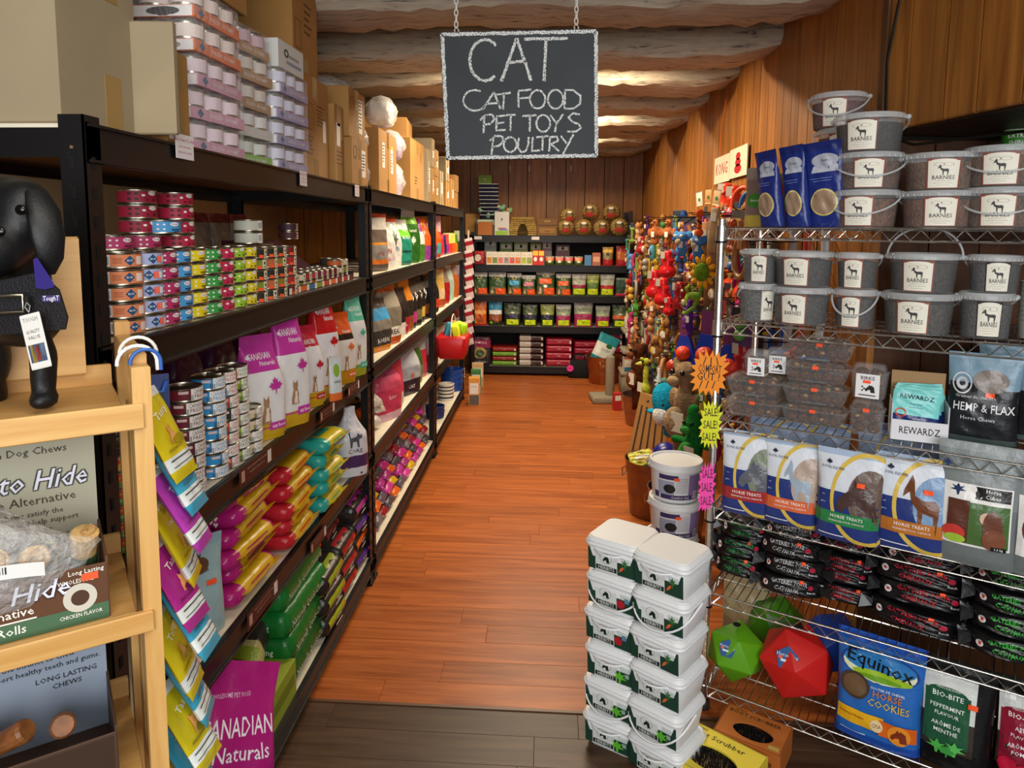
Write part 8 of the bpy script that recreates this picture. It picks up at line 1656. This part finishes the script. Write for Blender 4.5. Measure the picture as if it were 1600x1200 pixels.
# basketball-like ball and red balls under it
p = onX(1052, 572, .80); ball(p, .045, 'a8301c', 'brick red ball with pale stripe beneath the blue packs')
# two wall cards
p1, p2 = onX(1118, 287, XR-.012), onX(1142, 243, XR-.012)
for k, (xa, ya, xb, yb, nm) in enumerate(((1117, 243, 1140, 286, 'white card with red lettering on the wall above the toys'), (1141, 229, 1168, 277, 'white card with a red rubber toy picture on the wall'))):
    a, b = onX(xa, (ya+yb)/2, XR-.016), onX(xb, (ya+yb)/2, XR-.016); zc = onX((xa+xb)/2, (ya+yb)/2, XR-.016).z; h_ = (yb-ya)*dep(a)*.92; L_ = abs(a.y-b.y)
    e = ob('wall_card', None, loc=(XR-.016, (a.y+b.y)/2, zc), rot=(0, 0, rad(-90)), label=nm, cat='sign')
    q = MB(); q.box((0, 0, 0), (L_, .006, h_)); ob('card', q.mesh('card', K('d8ccb0')), e); q = MB(); f = lambda x, y: V((x, -.0036, y))
    if k == 0: q.dtext(f, 'KONG', 0, 0, h_*.62, 0, maxw=L_*.86)
    else: q.doval(f, 0, h_*.2, L_*.26, h_*.26, 0); q.doval(f, 0, 0, L_*.32, h_*.28, 0); q.doval(f, 0, -h_*.22, L_*.40, h_*.32, 0)
    ob('print', q.mesh('print', K('b02028')), e)
q = MB(); yy = onX(1130, 150, XR-.012).y; q.tube([(XR-.015, yy-.1, 2.46), (XR-.015, yy, 2.3), (XR-.015, yy+.02, 1.95), (XR-.015, yy, 1.75)], .004, 6); ob('cable', q.mesh('cable', PL('c0601c')), None, label='thin orange cable running down the boarded wall', cat='cable')
# black cable under the soffit
q = MB(); q.tube([onX(1412, 0, 1.10)+V((-.012, 0, 0)), V((1.088, 2.42, 2.2)), V((1.09, 2.40, 1.96)), V((1.13, 2.3, 1.92)), V((1.3, 2.1, 1.93)), V((1.5, 1.7, 1.94))], .005, 6); ob('cable', q.mesh('cable', PL('16120e')), None, label='black cable dropping by the cover strip and along the soffit edge', cat='cable')
# --- starburst signs clipped to the chrome post
def burst(px, py, wp, hp, c, lines, label, d=-.03, rot=0, tc='181008'):
    p = onR(px, py, d); s_ = dep(p); e = ob('starburst_sign', None, loc=p, rot=(0, rot, rad(-6)), label=label, cat='sign'); r_ = random.Random(px)
    n = 36; pts = []
    for k in range(n):
        a = 2*PI*k/n; q_ = (1 if k % 2 else .74)*(1+r_.uniform(-.08, .08)); cx_, sy_ = math.cos(a), math.sin(a); m_ = (abs(cx_)**4+abs(sy_)**4)**.25; pts.append((wp*s_/2*cx_/m_*q_, hp*s_/2*sy_/m_*q_))
    q = MB(); q.skin([[V((x, 0, y)) for x, y in pts], [V((x, .0015, y)) for x, y in pts]], 0, (0, 0)); o = len(q.v)
    q.dpoly(lambda x, y: V((x, 0, y)), pts, 0); q.dpoly(lambda x, y: V((-x, .0015, y)), [(-x, y) for x, y in pts], 0); ob('card', q.mesh('card', mat('dayglo_'+c, c, .6)), e)
    q = MB(); f = lambda x, y: V((x, -.0012, y)); m = len(lines)
    for k, t in enumerate(lines): q.dtext(f, t, 0, hp*s_*(.26-.52*k/(max(1, m-1))), hp*s_*.24, 0, maxw=wp*s_*.62, rot=.08)
    ob('lettering', q.mesh('lettering', K(tc)), e)
burst(1108, 583, 56, 72, 'f08c10', ('/ | \\', 'COMFORT', 'GUT ?', '/ / /'), 'orange starburst sign with black hand lettering on the chrome post', rot=.12)
burst(1110, 664, 34, 76, 'd8dc20', ('SALE!', 'SALE!', 'SALE!'), 'yellow starburst sign lettered SALE three times on the chrome post', rot=.05)
burst(1104, 762, 26, 84, 'f048a8', ('SALE', 'SALE', 'SALE'), 'pink starburst sign seen nearly edge-on low on the chrome post', d=-.02, rot=.02, tc='601c40')
# ================================================================ HANGING CHALKBOARD
YS = 2.30
def sp(px, py, dy=0.0): return onY(px, py, YS+dy)
c_ = [sp(687, 50), sp(933, 45), sp(935, 246), sp(697, 250)]
o0 = (c_[0]+c_[1]+c_[2]+c_[3])/4
sg = ob('chalkboard', None, loc=o0, label='hanging black chalkboard lettered CAT, CAT FOOD, PET TOYS, POULTRY', cat='sign')
q = MB(); q.skin([[p-o0+V((0, d, 0)) for p in c_] for d in (0, .012)]); ob('board', q.mesh('board', mat('slate', '3a3f42', .75, var=.12, vscale=5)), sg)
def chalk():
    m = bpy.data.materials.new('chalk'); m.use_nodes = True; N = m.node_tree.nodes; L = m.node_tree.links; b = N['Principled BSDF']; b.inputs['Base Color'].default_value = lin('e4e6e2'); b.inputs['Roughness'].default_value = .95
    t = N.new('ShaderNodeTexCoord'); n = N.new('ShaderNodeTexNoise'); n.inputs['Scale'].default_value = 420; n.inputs['Detail'].default_value = 3; cr = N.new('ShaderNodeValToRGB'); cr.color_ramp.elements[0].position = .38; cr.color_ramp.elements[1].position = .50
    L.new(t.outputs['Object'], n.inputs[0]); L.new(n.outputs[0], cr.inputs[0]); L.new(cr.outputs[0], b.inputs['Alpha']); return m
CHK = chalk()
def stroke(q, pts, wd):
    r_ = random.Random(len(pts)*7+int(pts[0][0])); fine = []
    for (x0, y0), (x1, y1) in zip(pts, pts[1:]):
        n = max(2, int(math.hypot(x1-x0, y1-y0)/2))
        for k in range(n): fine.append((x0+(x1-x0)*k/n, y0+(y1-y0)*k/n))
    fine.append(pts[-1]); L_ = []; R_ = []
    for i, (x, y) in enumerate(fine):
        a, b = fine[max(0, i-1)], fine[min(len(fine)-1, i+1)]; dx, dy = b[0]-a[0], b[1]-a[1]; l = math.hypot(dx, dy) or 1; nx, ny = -dy/l, dx/l; w1 = wd/2*(1+r_.uniform(-.3, .3)); w2 = wd/2*(1+r_.uniform(-.3, .3))
        L_.append(sp(x+nx*w1, y+ny*w1, -.0012)-o0); R_.append(sp(x-nx*w2, y-ny*w2, -.0012)-o0)
    m = len(fine); q.add(L_+R_, [(i, i+1, m+i+1, m+i) for i in range(m-1)])
def Z(x, y): return (700+x/2.5, y/2.5)
def ell(cx, cy, rx, ry, a0=0, a1=360, n=20): return [Z(cx+rx*math.cos(rad(a0+(a1-a0)*k/n)), cy+ry*math.sin(rad(a0+(a1-a0)*k/n))) for k in range(n+1)]
def zz(*p): return [Z(*a) for a in p]
W1, W2 = 4.5, 2.9
def word(name, strokes, wd):
    q = MB()
    for s_ in strokes: stroke(q, s_, wd)
    ob(name, q.mesh(name, CHK), sg)
word('lettering', [ell(145, 235, 60, 80, -45, -310, 26), zz((208, 318), (238, 235), (268, 150)), zz((268, 150), (300, 240), (325, 315)), zz((232, 245), (305, 238)), zz((298, 152), (468, 150)), zz((383, 155), (375, 318))], W1)
word('lettering', [ell(105, 392, 45, 40, -60, -330, 20), zz((135, 428), (180, 360)), zz((180, 360), (205, 425)), zz((150, 405), (200, 402)), zz((190, 370), (245, 362)), zz((218, 368), (215, 428)), zz((275, 355), (275, 420)), zz((275, 355), (325, 350)), zz((277, 385), (318, 380)), ell(350, 388, 30, 36), ell(420, 388, 30, 37), zz((458, 352), (455, 425)), zz((455, 352), (490, 352), (518, 375), (516, 405), (490, 424), (455, 425))], W2)
word('lettering', [zz((142, 455), (138, 520)), zz((125, 470), (145, 450), (172, 448), (182, 465), (165, 484), (140, 488)), zz((190, 455), (188, 510), (226, 507)), zz((188, 455), (224, 451)), zz((190, 482), (220, 478)), zz((226, 450), (264, 448)), zz((246, 450), (243, 512)), zz((290, 454), (346, 450)), zz((320, 452), (319, 514)), ell(372, 482, 27, 33), zz((400, 450), (424, 482)), zz((450, 446), (424, 482), (418, 516)), zz((515, 447), (488, 443), (470, 458), (486, 476), (512, 485), (518, 500), (500, 514), (465, 514))], W2)
word('lettering', [zz((177, 540), (170, 606)), zz((163, 550), (185, 530), (213, 534), (215, 553), (198, 570), (174, 573)), ell(243, 565, 25, 29), zz((277, 538), (272, 575), (286, 595), (304, 590), (314, 562), (315, 535)), zz((331, 535), (328, 590), (360, 587)), zz((345, 536), (392, 532)), zz((370, 535), (368, 590)), zz((398, 537), (395, 592)), zz((396, 536), (425, 533), (431, 549), (402, 563), (434, 590)), zz((440, 530), (463, 560)), zz((490, 525), (466, 570), (448, 606))], W2)
word('chalk_border', [[(690, 54), (931, 49)], [(931, 49), (932, 243)], [(932, 243), (700, 247)], [(700, 247), (691, 54)]], 5.5)
# chains
def chain(px, py, name):
    p = sp(px, py)-o0; z1 = 2.49-o0.z; k = 0; z = p.z+.0; e = ob('chain', None, loc=o0+V((p.x, -.004, 0)), label='white link chain holding the %s corner of the chalkboard' % name, cat='chain')
    q = MB(); q.tube([(0, .012, p.z-.012), (-.006, .004, p.z+.006), (0, 0, p.z+.016), (.008, .004, p.z+.004), (0, .012, p.z-.012)], .0022, 6); ob('hook', q.mesh('hook', PL('c8c4b4')), e)
    l = MB(); l.tube([(.0055*math.cos(t), 0, .0115*math.sin(t)) for t in [2*PI*i/12 for i in range(12)]], .0022, 6, closed=True); lm = l.mesh('link', PL('dad8cc'), 60)
    z = p.z+.022
    while z < z1: ob('link', lm, e, (0, 0, z), (0, 0, rad(90*(k % 2)+20))); z += .0178; k += 1
chain(713, 50, 'left'); chain(900, 45, 'right')
